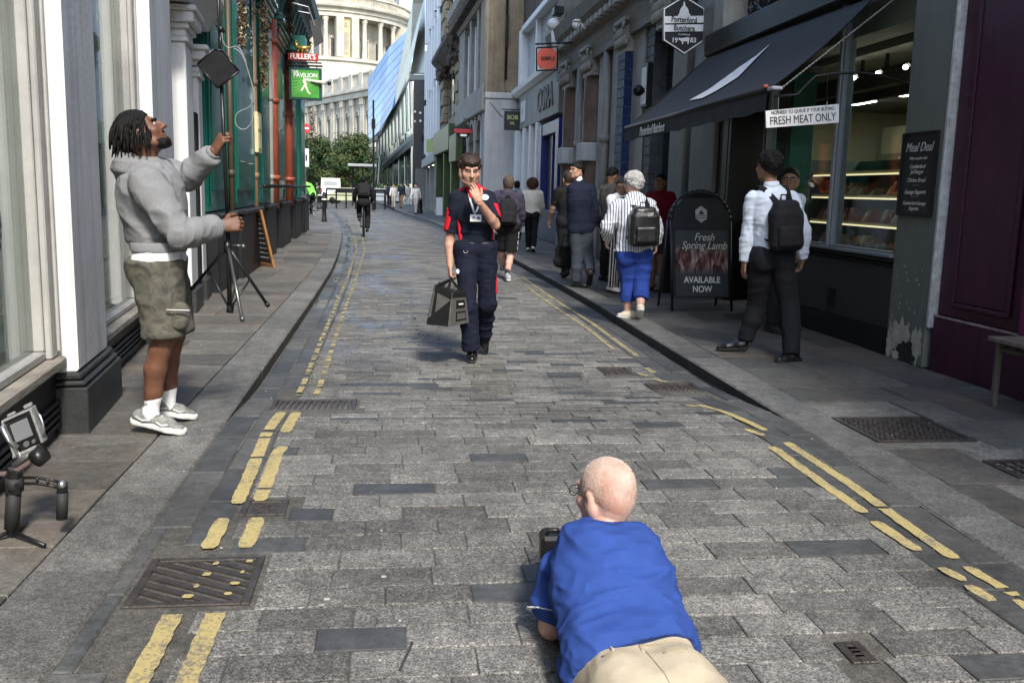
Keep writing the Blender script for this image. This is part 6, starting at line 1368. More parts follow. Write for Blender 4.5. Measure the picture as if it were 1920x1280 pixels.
def head_prims(c, R, s=1., nose=1.):
    c = V3(c); T = lambda *p: c+s*(R@V3(*p)); E = lambda p, r, k=None: ell(T(*p), V3(r)*s, R, k)
    P = [E((0, -.018, .028), (.076, .095, .088)), E((0, .028, -.03), (.066, .066, .085), .02), E((0, .06, -.088), (.03, .028, .026), .02), E((0, -.055, -.02), (.062, .052, .06), .02),
         cap(T(0, .088, .018), T(0, .113*nose, -.026), .009*s, .0125*s, k=.01), cap(T(-.012, .1, -.028), T(.012, .1, -.028), .008*s, .008*s, k=.006),
         cap(T(-.04, .074, .034), T(.04, .074, .034), .011*s, .011*s, k=.014), E((.043, .06, -.022), (.022, .02, .02), .02), E((-.043, .06, -.022), (.022, .02, .02), .02),
         cap(T(-.016, .087, -.054), T(.016, .087, -.054), .0065*s, .0065*s, k=.006), cap(T(-.015, .085, -.065), T(.015, .085, -.065), .007*s, .007*s, k=.006)]
    for q in (-1, 1): P += [E((q*.079, -.008, -.008), (.010, .021, .032), .006), cap(T(q*.05, .03, -.075), T(q*.06, -.01, -.04), .02*s, .02*s, k=.02)]
    neg = [E((.031, .098, .008), (.017, .014, .011), .008), E((-.031, .098, .008), (.017, .014, .011), .008), E((.087, .002, -.008), (.005, .010, .016), .004), E((-.087, .002, -.008), (.005, .010, .016), .004)]
    return P, neg
DET = 1.0
class Fig:
    def __init__(s, J, hy=0, hp=0, hr=0, hs=1., b=1., skin=None, res=.012, label='', loc=None):
        s.J = {k: V3(v) for k, v in J.items()}; J = s.J; s.b = b; s.res = res; s.skin = skin; s.hs = hs
        s.up = nrm(J['neck']-J['pel']); rx = J['shR']-J['shL']; rx = nrm(rx-np.dot(rx, s.up)*s.up); s.rx = rx; s.fr = np.cross(s.up, rx)
        s.R = headmat(hy, hp, hr)
        s.off = V3(loc) if loc is not None else V3((J['anL'][0]+J['anR'][0])/2, (J['anL'][1]+J['anR'][1])/2, min(J['anL'][2], J['anR'][2])-.09)
        s.t = empty('person', tuple(s.off), 0, label, 'person'); s.chunks = []
    def torso(s, o=0, belly=0):
        J, b, up, rx, fr = s.J, s.b, s.up, s.rx, s.fr; L = np.linalg.norm(J['neck']-J['pel']); ch = J['pel']+up*L*.62
        return [cap(J['hipL']+up*.03, J['hipR']+up*.03, .088*b+o, .088*b+o), cap(J['pel']+up*.02, ch, .138*b+o*1.3, .150*b+o*1.3, fr, .68+.08*(o > 0)), cap(ch, J['neck']-up*.06, .158*b+o*1.2, .095*b+o, fr, .66+.06*(o > 0)),
                cap(J['shL']-up*.01, J['shR']-up*.01, .05*b+o*.8, .05*b+o*.8), cap(J['pel']+up*.1+fr*(.03+belly), ch+fr*(.035+belly*.6), .09*b+o+belly*.4, .095*b+o, k=.05),
                cap(ch-up*.05-fr*.03-rx*.06, ch+up*.12-fr*.035-rx*.07, .08*b+o, .07*b+o, k=.05), cap(ch-up*.05-fr*.03+rx*.06, ch+up*.12-fr*.035+rx*.07, .08*b+o, .07*b+o, k=.05)]
    def bum(s, o=0): return [ell(s.J['hip'+q]-s.fr*.045-s.up*.01, V3(.085, .085, .095)*s.b+o, k=.04) for q in 'LR']
    def arm(s, q, o0=0, o1=0, f0=0, f1=2, flat=False):
        """f in 0..2 (shoulder 0, elbow 1, wrist 2)"""
        J = s.J; S, E, W_ = J['sh'+q], J['el'+q], J['wr'+q]; P = []; b = .5+.5*s.b
        at = lambda f: S+(E-S)*f if f <= 1 else E+(W_-E)*(f-1)
        r = lambda f: float(np.interp(f, [0, .25, .6, 1, 1.25, 2], [.054, .052, .045, .040, .044, .027]))*b+o0+(o1-o0)*f/2
        fs = [f for f in (0, .25, .6, 1, 1.25, 2) if f0 < f < f1]; fs = [f0]+fs+[f1]
        for i, (a, c) in enumerate(zip(fs, fs[1:])):
            last = flat and c == f1; P.append((cyl if last else cap)(at(a), at(c), r(a), r(c), k=.015 if not last else .012))
        return P
    def leg(s, q, o0=0, o1=0, f0=0, f1=2, flat=False, rr=None):
        J = s.J; H, K, A = J['hip'+q], J['kn'+q], J['an'+q]; P = []; b = .5+.5*s.b; bk = -s.fr
        at = lambda f: H+(K-H)*f if f <= 1 else K+(A-K)*(f-1)+bk*.018*math.sin(PI*min(1, (f-1)*1.3))
        tab = rr or [.088, .078, .058, .055, .056, .034]
        r = lambda f: float(np.interp(f, [0, .4, 1, 1.15, 1.4, 2], tab))*b+o0+(o1-o0)*f/2
        fs = [f for f in (0, .4, 1, 1.15, 1.4, 1.7, 2) if f0 < f < f1]; fs = [f0]+fs+[f1]
        for a, c in zip(fs, fs[1:]):
            last = flat and c == f1; P.append((cyl if last else cap)(at(a), at(c), r(a), r(c), k=.02 if not last else .012))
        return P
    def add(s, v): s.chunks.append(v)
    def build_body(s, hres=.006, legs=True):
        J = s.J; P = s.torso(-.012)+s.arm('L')+s.arm('R')+s.leg('L')+s.leg('R')+[cap(J['neck']-s.up*.04, J['head']-s.R@V3(0, .02, .05)*s.hs, .056, .054)]
        s.add(surf(P, s.res, .025))
        hp, ng = head_prims(J['head'], s.R, s.hs); hp.append(cap(J['head']+s.R@V3(0, -.02, -.06)*s.hs, J['neck'], .054, .058, k=.03)); s.add(surf(hp, hres, .018, ng))
        s.body = mesh_obj('body', s.chunks, s.skin, s.t, s.off); s.chunks = []
        return s.body
    def piece(s, name, P, m, res=None, k=.025, amp=0, fr=(6, 6, 13), seed=1, planes=(), neg=(), label=None, fine=.25):
        v, f = surf(P, res or s.res, k, neg, planes)
        if amp: v = folds(v, f, amp, fr, seed, fine)
        return mesh_obj(name, [(v, f)], m, s.t, s.off, label)
    def H(s, *p): return s.J['head']+s.hs*(s.R@V3(*p))
    def hairshell(s, m, g=1.08, front=(0, .08, .076), back=(0, -.1, -.07), vol=0, amp=.004, fq=60, res=.006, name='hair', extra=()):
        P = [ell(s.H(0, -.022, .033), V3(.077, .096, .088)*s.hs*g+vol, s.R), ell(s.H(0, -.058, -.01), V3(.062, .052, .066)*s.hs*g+vol*.7, s.R)]+list(extra)
        a, b = s.H(*front), s.H(*back); d = nrm(a-b); n = np.cross(s.R@V3(1, 0, 0), d); n = n if np.dot(n, s.R@V3(0, -.3, 1)) > 0 else -n
        neg = [ell(s.H(q*.09, .045, -.012), V3(.035, .045, .052)*s.hs, s.R, k=.01) for q in (-1, 1)]
        v, f = surf(P, res, .02, neg, [(b, n)]); N = vnormals(v, f); v = v+N*(amp*(vnoise(v*fq, 3)-.35)+amp*.8*(vnoise(v*fq*2.2, 4)-.4))[:, None]
        return mesh_obj(name, [(v, f)], m, s.t, s.off)
    def eyes(s, brow=None, r=.0112):
        for q in (-1, 1):
            o = MB(); c = s.H(q*.031, .077, .004); o.sph((0, 0, 0), r*s.hs, 10, 8); o.v = [tuple(V3(v)+c-s.off) for v in o.v]; o.build('eye', EYEW, s.t, True)
            o = MB(); c = s.H(q*.031, .0828, .003); o.sph((0, 0, 0), .0066*s.hs, 8, 6); o.v = [tuple(V3(v)+c-s.off) for v in o.v]; o.build('iris', EYED, s.t, True)
            if brow: o = MB(); o.tube([tuple(s.H(q*a, .093+dy, z)-s.off) for a, z, dy in ((.011, .019, .003), (.03, .025, .001), (.048, .020, -.013))], .0052*s.hs, 6); o.build('eyebrow', brow, s.t, True)
    def glasses(s, m):
        o = MB()
        for q in (-1, 1):
            c = [s.H(q*.032+.021*math.cos(a), .112, .004+.017*math.sin(a))-s.off for a in [2*PI*i/14 for i in range(15)]]; o.tube(c, .0017, 5); o.tube([s.H(q*.054, .11, .008)-s.off, s.H(q*.082, .02, .006)-s.off, s.H(q*.084, -.005, -.004)-s.off], .0018, 5)
        o.tube([s.H(-.011, .114, .006)-s.off, s.H(.011, .114, .006)-s.off], .0017, 5); return o.build('glasses', m, s.t, True)
    def shoe(s, q, toe, m, sole, L=.27, w=.045, high=0, name='shoe', res=.008, thick=.022, tr=.032):
        """toe: ground point of toe tip; heel under the ankle"""
        A = s.J['an'+q]; toe = V3(toe); f = toe-A; f[2] = 0; 
        an = A.copy(); heel = V3(toe)-nrm(toe-(A-V3(0, 0, .075)))*L; d = nrm(toe-heel); side = nrm(np.cross(d, V3(0, 0, 1))); u = np.cross(side, d)
        T = lambda x, y, z: heel+d*x*L+side*y+u*z
        P = [cap(T(.13, 0, .045), T(.3, 0, .045), .040, .040), cap(T(.3, 0, .045), T(.66, 0, .04), .040, .040), cap(T(.66, 0, .032), T(.87, 0, .028), w*.95, tr, n=u, s=.8), cap(T(.22, 0, .05), A+V3(0, 0, high), .041, .038 if high else .036, k=.03)]
        pl = [(T(0, 0, thick), u)]; v, fc = surf(P, res, .02, (), pl); up = mesh_obj(name, [(v, fc)], m, s.t, s.off)
        P = [cap(T(.12, 0, .02), T(.4, 0, .02), .042, .040), cap(T(.4, 0, .02), T(.7, 0, .02), .040, w), cap(T(.7, 0, .02), T(.88, 0, .02), w, w*.8)]
        v, fc = surf(P, res, .01, (), [(T(0, 0, thick+.002), -u), (T(0, 0, .0), u)]); v2 = mesh_obj('sole', [(v, fc)], sole, up, s.off); return up, T
EYEW = mat('eye_white', (.30, .27, .25), .35, .02); EYED = mat('dark_iris', (.03, .018, .01), .15, .02)
def skinmat(name, c, r2=None):
    m = mat(name, c, .5, .12, 22, .15, 300, spec=.4, col2=r2); b = m.node_tree.nodes['Principled BSDF']; b.inputs['Subsurface Weight'].default_value = .12; b.inputs['Subsurface Scale'].default_value = .012; b.inputs['Subsurface Radius'].default_value = (1, .35, .2); return m
SK_L = skinmat('light_skin', (.42, .235, .165)); SK_P = skinmat('pink_skin', (.46, .26, .20), (.56, .36, .28)); SK_D = skinmat('dark_brown_skin', (.115, .05, .028), (.16, .075, .045)); SK_M = skinmat('olive_skin', (.26, .14, .085))
HAIR_B = mat('black_hair', (.007, .006, .0055), .55, .5, 60, .6, 200, stretch=(1, 1, .3), spec=.2); HAIR_BR = mat('dark_brown_hair', (.035, .02, .012), .5, .5, 60, .6, 200); HAIR_G = mat('grey_hair', (.28, .27, .26), .6, .4, 60, .6, 200, col2=(.5, .49, .47)); HAIR_C = mat('curly_auburn_hair', (.055, .022, .010), .6, .5, 40, .8, 120)
def cloth(name, c, var=.1, sc_=5, b=.25, r=.85, **k): return mat(name, c, r, var, sc_, b, 350, spec=.18, **k)
LEATHER = mat('black_leather', (.012, .012, .013), .3, .2, 20, .2, 80); RUBBER = mat('black_rubber', (.018, .018, .018), .7, .1, 10); WRUB = mat('white_rubber', (.6, .6, .57), .6, .06, 10)
def standing(x, y, z, face_deg, H=1.75, stride=0., lead='L', swing=.15, b=1., lean=0.):
    """walking or standing joints. face_deg: heading, 0 = away from camera (+Y), 180 = towards it, 90 = to the left"""
    k = H/1.75; a = math.radians(face_deg); f = V3(-math.sin(a), math.cos(a), 0); r = V3(math.cos(a), math.sin(a), 0); o = V3(x, y, z); U = V3(0, 0, 1)
    s = {'L': 1 if lead == 'L' else -1}; s['R'] = -s['L']; J = dict(pel=o+U*.95*k, neck=o+U*1.47*k+f*lean, head=o+U*(1.625*k)+f*(.035+lean*1.3))
    for q, sg in (('L', -1), ('R', 1)):
        st_ = stride*s[q]; J['sh'+q] = o+r*sg*.175*k*b+U*1.42*k+f*lean*.95; J['el'+q] = J['sh'+q]+r*sg*.04-U*.27*k-f*swing*s[q]*.7; J['wr'+q] = J['el'+q]-U*.23*k+f*(.07-swing*s[q]*.8)
        J['hip'+q] = o+r*sg*.088*k+U*.92*k; J['an'+q] = o+r*sg*.08*k+U*(.085+(.05 if st_ < 0 else 0)*abs(stride)/.2)+f*st_*1.3; J['kn'+q] = (J['hip'+q]+J['an'+q])/2+U*.02+f*(.03+.1*abs(stride)+(.03 if st_ < 0 else 0)); J['toe'+q] = V3(*(J['an'+q]+f*.17)[:2], z)
    return J, f, r
def simple_person(label, x, y, z, face, H, skin, hair, top, bottom, shoe, stride=.0, lead='L', b=1., sleeve=2, shorts=None, hy=None, hp=0, res=.016, over=None, hairkw=None, hem=.86, topo=.014, glasses=False, folds_=.008, solem=None, lean=0.):
    J, f, r = standing(x, y, z, face, H, stride, lead, b=b, lean=lean)
    if over: J.update(over)
    F_ = Fig(J, face if hy is None else hy, hp, 0, 1.03, b, skin, res, label, loc=(x, y, z))
    for q, sd in (('L', -1), ('R', 1)):
        d = nrm(F_.J['wr'+q]-F_.J['el'+q]); F_.add(hand(F_.J['wr'+q], d, -F_.rx*(1 if q == 'R' else -1), 1 if q == 'R' else -1, res=max(.0055, res*.4)))
    F_.build_body(hres=max(.007, res*.5))
    k = H/1.75
    F_.piece('shirt', F_.torso(topo)+[cutp(V3(x, y, z+hem*k), (0, 0, 1))]+F_.arm('L', topo, topo+.006, 0, sleeve, True)+F_.arm('R', topo, topo+.006, 0, sleeve, True)+([cap(F_.J['neck']-F_.up*.02, F_.J['neck']+F_.up*.02, .064, .06)]), top, amp=folds_, seed=int(x*10)+5)
    e = 2 if shorts is None else shorts
    tr = [.10, .088, .072, .07, .07, .062] if shorts is None else [.10, .10, .095, .09, .09, .09]
    F_.piece('trousers' if shorts is None else 'shorts', [cap(F_.J['hipL']+F_.up*.03, F_.J['hipR']+F_.up*.03, .10*b, .10*b)]+F_.bum(.012)+F_.leg('L', .0, .0, 0, e, True, tr)+F_.leg('R', 0, 0, 0, e, True, tr), bottom, amp=folds_, seed=int(y)+3, fr=(7, 7, 10))
    for q in 'LR': F_.shoe(q, F_.J['toe'+q], shoe, solem or RUBBER, res=.011)
    if hair: F_.hairshell(hair, res=.008, **(hairkw or {}))
    if res < .017: F_.eyes(hair, .012)
    if glasses: F_.glasses(LEATHER)
    return F_
def backpack(label, c, rx, up, fr, w, h, d, m, FG=None, strapm=None, group=None, pocket=True):
    """bag on a back: c centre; fr = wearer's facing direction"""
    c, rx, up, fr = V3(c), nrm(rx), nrm(up), nrm(fr); t = empty('backpack', tuple(c), 0, label, 'backpack', group); R = np.stack([rx, fr, up], 1)
    P = [rbox(c-up*h*.08, (w*.5-.055, d*.5-.055, h*.40-.055), .055, R), rbox(c+up*h*.12, (w*.43-.065, d*.45-.05, h*.36-.06), .05, R)]
    v, f = surf(P, .009, .04); v = folds(v, f, .008, (9, 9, 12), 4); mesh_obj('bag_body', [(v, f)], m, t, c)
    if pocket:
        P = [rbox(c-up*h*.2-fr*d*.46, (w*.36-.03, .012, h*.2-.03), .03, R)]; v, f = surf(P, .008, .03); v = folds(v, f, .004, (9, 9, 12), 2); mesh_obj('front_pocket', [(v, f)], m, t, c)
    q = MB(); q.tube([tuple(x-c) for x in (c+up*h*.46-rx*.04+fr*.02, c+up*h*.56-rx*.03+fr*.03, c+up*h*.56+rx*.03+fr*.03, c+up*h*.46+rx*.04+fr*.02)], .008, 6); q.build('grab_handle', m, t, True)
    if FG is not None:
        for s_, n in ((-1, 'L'), (1, 'R')):
            S = FG.J['sh'+n]; top_ = S*.62+FG.J['neck']*.38+FG.up*(.062); p = [c+up*h*.42+rx*s_*w*.2+fr*d*.35, top_-fr*.05, top_+fr*.05-up*.02, FG.J['sh'+n]*.75+FG.J['neck']*.25+fr*.125-up*.13, FG.J['sh'+n]*.9+FG.J['neck']*.1+fr*.06-up*.28, c-up*h*.3+rx*s_*w*.45+fr*d*.3]
            q = MB(); P_ = [x-c for x in p]; o = MB()
            for a, b_ in zip(P_, P_[1:]):
                for i in range(6): pass
            pts = []
            for i in range(len(P_)-1):
                p0, p1, p2, p3 = P_[max(i-1, 0)], P_[i], P_[i+1], P_[min(i+2, len(P_)-1)]
                for j in range(6): u = j/6; pts.append(.5*((2*p1)+(-p0+p2)*u+(2*p0-5*p1+4*p2-p3)*u*u+(-p0+3*p1-3*p2+p3)*u**3))
            pts.append(P_[-1]); vs = []
            for i, a in enumerate(pts):
                dd = nrm(pts[min(i+1, len(pts)-1)]-pts[max(i-1, 0)]); sd = nrm(rx-np.dot(rx, dd)*dd); no = np.cross(dd, sd); wd = .026 if i < len(pts)*.62 else .012
                vs += [a+sd*wd+no*.005, a-sd*wd+no*.005, a-sd*wd-no*.005, a+sd*wd-no*.005]
            q.add(vs, [(4*i+k, 4*i+4+k, 4*i+4+(k+1) % 4, 4*i+(k+1) % 4) for i in range(len(pts)-1) for k in range(4)]+[(0, 1, 2, 3)]); q.build('shoulder_strap', strapm or m, t, True)
    return t
# ================================================================ THE PEOPLE
px = lambda x, y, Y: V3(*aY(x, y, Y))
def gp(x, y, z): return V3(*gz(x, y, z))
def tufts(F_, m, n, l, seed, rmin=.1, g=1.1, top=.0, name='hair_tuft', curl=.5, r0=.006):
    rr = random.Random(seed); q = MB()
    for i in range(n):
        d = nrm(V3(rr.gauss(0, 1), rr.gauss(-.15, 1), rr.gauss(.5, 1)))
        if d[2] < top-.55*max(0, -d[1])-.35*(d[1] < 0) or (d[1] > .55 and d[2] < .5): continue
        p = V3(0, -.022, .033)+d*V3(.077, .096, .088)*g; t = nrm(np.cross(d, V3(rr.gauss(0, 1), rr.gauss(0, 1), rr.gauss(0, 1)))); e = nrm(t*curl+d*.35+V3(0, .1, -.25*(d[2] < .5)))
        q.tube([tuple(F_.H(*(p-d*.008))-F_.off), tuple(F_.H(*(p+e*l*.55))-F_.off), tuple(F_.H(*(p+e*l+V3(0, 0, -l*.35)))-F_.off)], r0, 5, r2=min(.002, r0*.4))
    q.build(name, m, F_.t, True, kind='stuff')
# ---- man in navy and red polo with tool bag, walking towards the camera
Yb = 8.15
J = dict(head=px(881, 320, Yb-.07), neck=px(887, 357, Yb), pel=px(892, 462, Yb+.03), shR=px(857, 371, Yb), elR=px(843, 448, Yb+.06), wrR=px(844, 500, Yb-.02), shL=px(915, 371, Yb+.02), elL=px(929, 422, Yb-.16), wrL=px(897, 376, Yb-.33),
         hipR=px(874, 474, Yb), hipL=px(911, 474, Yb+.02), knR=px(877, 575, Yb-.12), knL=px(914, 568, Yb+.05), anR=px(885, 657, 8.07), anL=px(905, 635, 8.5))
G1 = Fig(J, 186, -12, 0, 1.08, .95, SK_L, .0095, 'young man in navy and red polo walking with a tool bag, hand at chin', loc=(.75, 8.2, 0))
G1.add(hand(G1.J['wrL'], (-.42, .12, .95), (-.2, .95, .2), -1, (.35, .4, .5, .6), 1.0, .004, .5)); G1.add(hand(G1.J['wrR'], (.02, -.1, -1), (.95, .1, 0), -1, (.9, 1.0, 1.0, 1.0), 1.0, .004, .7)); G1.build_body(.005)
NAVY = cloth('navy_polo_cotton', (.009, .012, .022)); REDP = cloth('red_polo_panel', (.52, .015, .03)); NTR = cloth('navy_work_trouser', (.009, .011, .024), .12, 4)
G1.piece('polo_shirt', G1.torso(.014)+[cutp(px(890, 467, Yb), (0, 0, 1))]+G1.arm('L', .012, .024, 0, .82, True)+G1.arm('R', .012, .024, 0, .82, True), NAVY, .009, amp=.012, seed=3)
# red sleeve and side panels, collar
for q in 'LR':
    sg = 1 if q == 'R' else -1; S, E_ = G1.J['sh'+q], G1.J['el'+q]; out = G1.rx*sg
    G1.piece('red_sleeve_panel', [cyl(S*.75+E_*.25+out*.012, S+(E_-S)*.78+out*.008, .058, .060)], REDP, .007, planes=[(S+out*.014, out+.3*G1.up)], amp=.003)
    G1.piece('red_shoulder_piping', [cap(S+G1.up*.035, G1.J['neck']+G1.rx*sg*.06+G1.up*.008, .026, .03)], REDP, .007)
    G1.piece('sleeve_cuff', [cyl(S+(E_-S)*.775, S+(E_-S)*.83, .062, .062)], NAVY, .007)
    p0 = G1.J['pel']+G1.rx*sg*.125+G1.fr*.035; G1.piece('red_side_panel', [cap(p0+G1.up*.02, p0+G1.up*.26+G1.rx*sg*.02, .032, .018, G1.rx, .7)], REDP, .007, amp=.004)
G1.piece('collar', [cap(G1.J['neck']+G1.up*.025+G1.rx*.045+G1.fr*.03, G1.J['neck']-G1.up*.05+G1.rx*.035+G1.fr*.095, .024, .016), cap(G1.J['neck']+G1.up*.025-G1.rx*.045+G1.fr*.03, G1.J['neck']-G1.up*.05-G1.rx*.035+G1.fr*.095, .024, .016), cap(G1.J['neck']+G1.up*.03+G1.rx*.04-G1.fr*.04, G1.J['neck']+G1.up*.03-G1.rx*.04-G1.fr*.04, .03, .03)], REDP, .006, .012)
tr = [.105, .092, .08, .078, .082, .078]
G1.piece('trousers', [cap(G1.J['hipL']+G1.up*.05, G1.J['hipR']+G1.up*.05, .108, .108)]+G1.bum(.012)+G1.leg('L', 0, 0, 0, 1.97, True, tr)+G1.leg('R', 0, 0, 0, 1.97, True, tr), NTR, .009, amp=.016, fr=(6, 6, 11), seed=8, fine=.4, planes=[(px(890, 452, Yb), (0, 0, -1))])
G1.piece('belt', [cap(G1.J['hipL']+G1.up*.085, G1.J['hipR']+G1.up*.085, .1, .1)], LEATHER, .008, planes=[(px(890, 453, Yb), (0, 0, -1)), (px(890, 460, Yb), (0, 0, 1))])
G1.piece('red_trouser_panel', [cap(G1.J['knL']+G1.up*.10-G1.rx*.066, G1.J['knL']+G1.up*.24-G1.rx*.075, .03, .022)], REDP, .008)
BOOT = mat('black_polished_boot', (.010, .010, .009), .22, .2, 8, .15, 40)
G1.shoe('R', gp(884, 682, 0), BOOT, RUBBER, .29, .05, .03, 'boot', .007); G1.shoe('L', gp(909, 664, 0), BOOT, RUBBER, .29, .05, .03, 'boot', .007)
G1.hairshell(HAIR_BR, 1.1, (0, .095, .05), (0, -.10, -.045), 0, .008, 45, .005, extra=[ell(G1.H(0, .03, .088), V3(.072, .07, .035), G1.R), ell(G1.H(.01, .075, .075), V3(.05, .03, .022), G1.R)])
G1.eyes(HAIR_BR); tufts(G1, HAIR_BR, 420, .028, 3, top=.12, r0=.0045)
G1.piece('stubble', [cap(G1.H(-.045, .035, -.075), G1.H(0, .066, -.093), .026, .029), cap(G1.H(.045, .035, -.075), G1.H(0, .066, -.093), .026, .029)], mat('stubbled_skin', (.30, .165, .115), .6, .25, 200), .005, .01)
q = MB(); lan = [G1.J['neck']+G1.fr*.06+G1.rx*.05+G1.up*.01, G1.J['neck']+G1.fr*.118+G1.rx*.045-G1.up*.08, px(889, 398, Yb-.19), px(891, 402, Yb-.19)]; lan2 = [G1.J['neck']+G1.fr*.06-G1.rx*.05+G1.up*.01, G1.J['neck']+G1.fr*.125-G1.rx*.045-G1.up*.08, px(892, 398, Yb-.19)]
for l in (lan, lan2): vs = [v for p in l for v in (p-G1.off+V3(.008, 0, 0), p-G1.off-V3(.008, 0, 0))]; q.add(vs, [(2*i, 2*i+1, 2*i+3, 2*i+2) for i in range(len(l)-1)])
LAN = q.build('lanyard', mat('pale_lanyard', (.4, .42, .45), .6), G1.t)
q = MB(); c = px(892, 409, Yb-.2)-G1.off; q.box(c[0]-.048, c[0]+.048, c[1]-.004, c[1]+.002, c[2]-.03, c[2]+.03, bev=.002); b_ = q.build('identity_badge', M_WHITE, G1.t); q = MB(); q.box(c[0]-.03, c[0]-.008, c[1]-.006, c[1]-.0045, c[2]-.002, c[2]+.012); q.box(c[0]+.01, c[0]+.035, c[1]-.006, c[1]-.0045, c[2]-.01, c[2]+.012); q.build('badge_print', mat('badge_blue', (.05, .1, .3), .5), G1.t)
q = MB(); c = px(909, 370, Yb-.15)-G1.off; q.lathe([(0, -.003), (.034, -.002), (.036, .002), (0, .003)], (0, 0, 0), 20, axis='y'); q.v = [(v[0]+c[0], v[1]+c[1], v[2]*.72+c[2]) for v in q.v]; q.build('chest_logo', mat('logo_white_blue', (.35, .4, .7), .6, .4, 60, col2=(.75, .75, .8)), G1.t)
q = MB(); c = px(858, 509, Yb-.12)-G1.off; q.sph(tuple(c), (.016, .006, .022), 8, 6); q.build('trouser_logo', MATS['logo_white_blue'], G1.t)
q = MB(); c = px(873, 470, Yb-.12)-G1.off; q.tube([tuple(c+V3(.02*math.cos(a), 0, .02*math.sin(a))) for a in [PI+PI*i/8 for i in range(9)]], .003, 5); q.build('key_ring', M_STEEL, G1.t)
# tool bag
tb = empty('tool_bag', tuple(px(838, 606, 8.05)), 0, 'grey and black open-top tool bag carried by the man in navy and red', 'tool bag'); o_ = px(838, 606, 8.05)
BK = cloth('bag_black_canvas', (.009, .009, .009), .2, 12); BG = cloth('bag_grey_canvas', (.075, .072, .066), .12, 12)
fl_, fr_ = px(800, 594, 7.98)-o_, px(839, 610, 7.86)-o_; br_, bl_ = px(875, 606, 8.12)-o_, px(812, 592, 8.28)-o_; fr_[2] = fl_[2] = br_[2] = bl_[2] = 0; Z = V3(0, 0, .27)
tl, trr = px(815, 536, 8.06)-o_, px(845, 548, 7.95)-o_; tbr, tbl = px(868, 547, 8.12)-o_, px(822, 536, 8.2)-o_
q = MB(); q.add([fl_, fr_, br_, bl_, tl, trr, tbr, tbl], [(3, 2, 1, 0), (4, 5, 6, 7), (0, 1, 5, 4), (2, 3, 7, 6), (3, 0, 4, 7)]); q.build('bag_front', BK, tb)
def lerp(a, b, t): return a+(b-a)*t
n_ = V3(.004, -.008, 0)
q = MB(); q.add([fr_+n_, br_+n_, tbr+n_, trr+n_], [(0, 1, 2, 3)]); q.slab([tuple(x) for x in (fr_+n_, br_+n_, tbr+n_, trr+n_)], (1, -.3, 0), .012); q.build('grey_end_panel', BG, tb)
q = MB(); q.slab([tuple(x+n_) for x in (lerp(tl, fl_, .85), lerp(tl, fl_, 0), lerp(tl, trr, .95), lerp(trr, fr_, .25))], (0, -1, .2), .01); q.build('grey_flap', BG, tb)
e = lambda u, v: lerp(lerp(fr_, br_, u), lerp(trr, tbr, u), v)+V3(.014, -.012, 0)
for (u0, u1, v0, v1, m, nm) in ((.3, .85, .12, .40, BK, 'pocket_frame'), (.36, .79, .17, .35, BG, 'pocket_window'), (.3, .85, .5, .74, BK, 'end_pocket')): q = MB(); q.slab([tuple(e(u0, v0)), tuple(e(u1, v0)), tuple(e(u1, v1)), tuple(e(u0, v1))], (1, -.3, 0), .006 if nm != 'pocket_window' else .009); q.build(nm, m, tb)
for nm_, pts_ in (('top_band', (lerp(tl, fl_, .0), lerp(trr, fr_, .0), lerp(trr, fr_, .22), lerp(tl, fl_, .14))), ('side_strap', (lerp(tl, trr, .02), lerp(tl, trr, .16), lerp(fl_, fr_, .3), lerp(fl_, fr_, .1)))): q = MB(); q.slab([tuple(x+n_*2.2) for x in pts_], (0, -1, .2), .01); q.build(nm_, BK, tb)
q = MB(); q.slab([tuple(e(.0, .84)), tuple(e(1, .84)), tuple(e(1, 1)), tuple(e(0, 1))], (1, -.3, 0), .008); q.build('end_band', BK, tb)
q = MB(); q.slab([tuple(e(.45, .60)), tuple(e(.7, .60)), tuple(e(.7, .64)), tuple(e(.45, .64))], (1, -.3, 0), .012); q.build('pocket_print', M_WHITE, tb)
tb.location = Vector((0, 0, CH))+(Vector(o_)-Vector((0, 0, CH)))*.978
hw = px(846, 525, 8.1)-o_
q = MB()
for a, b_ in ((lerp(tl, trr, .1), lerp(tl, trr, .8)), (lerp(tbl, tbr, .1), lerp(tbl, tbr, .85))): q.tube([tuple(lerp(a, fl_, .3)), tuple(a), tuple(lerp(a, hw, .6)), tuple(hw), tuple(lerp(b_, hw, .6)), tuple(b_), tuple(lerp(b_, fr_, .3))], .012, 6)
q.build('handle', BK, tb, True)
q = MB()
for i in range(7): a = lerp(lerp(tl, trr, .1+.12*i), lerp(tbl, tbr, .1+.12*i), .5); q.tube([tuple(a-Z*.2), tuple(a+V3(.01*(-1)**i, 0, .03+.012*(i % 3)))], .012, 6)
q.build('tool', mat('tool_grey', (.12, .12, .12), .4, .4, 30, metal=.5), tb)
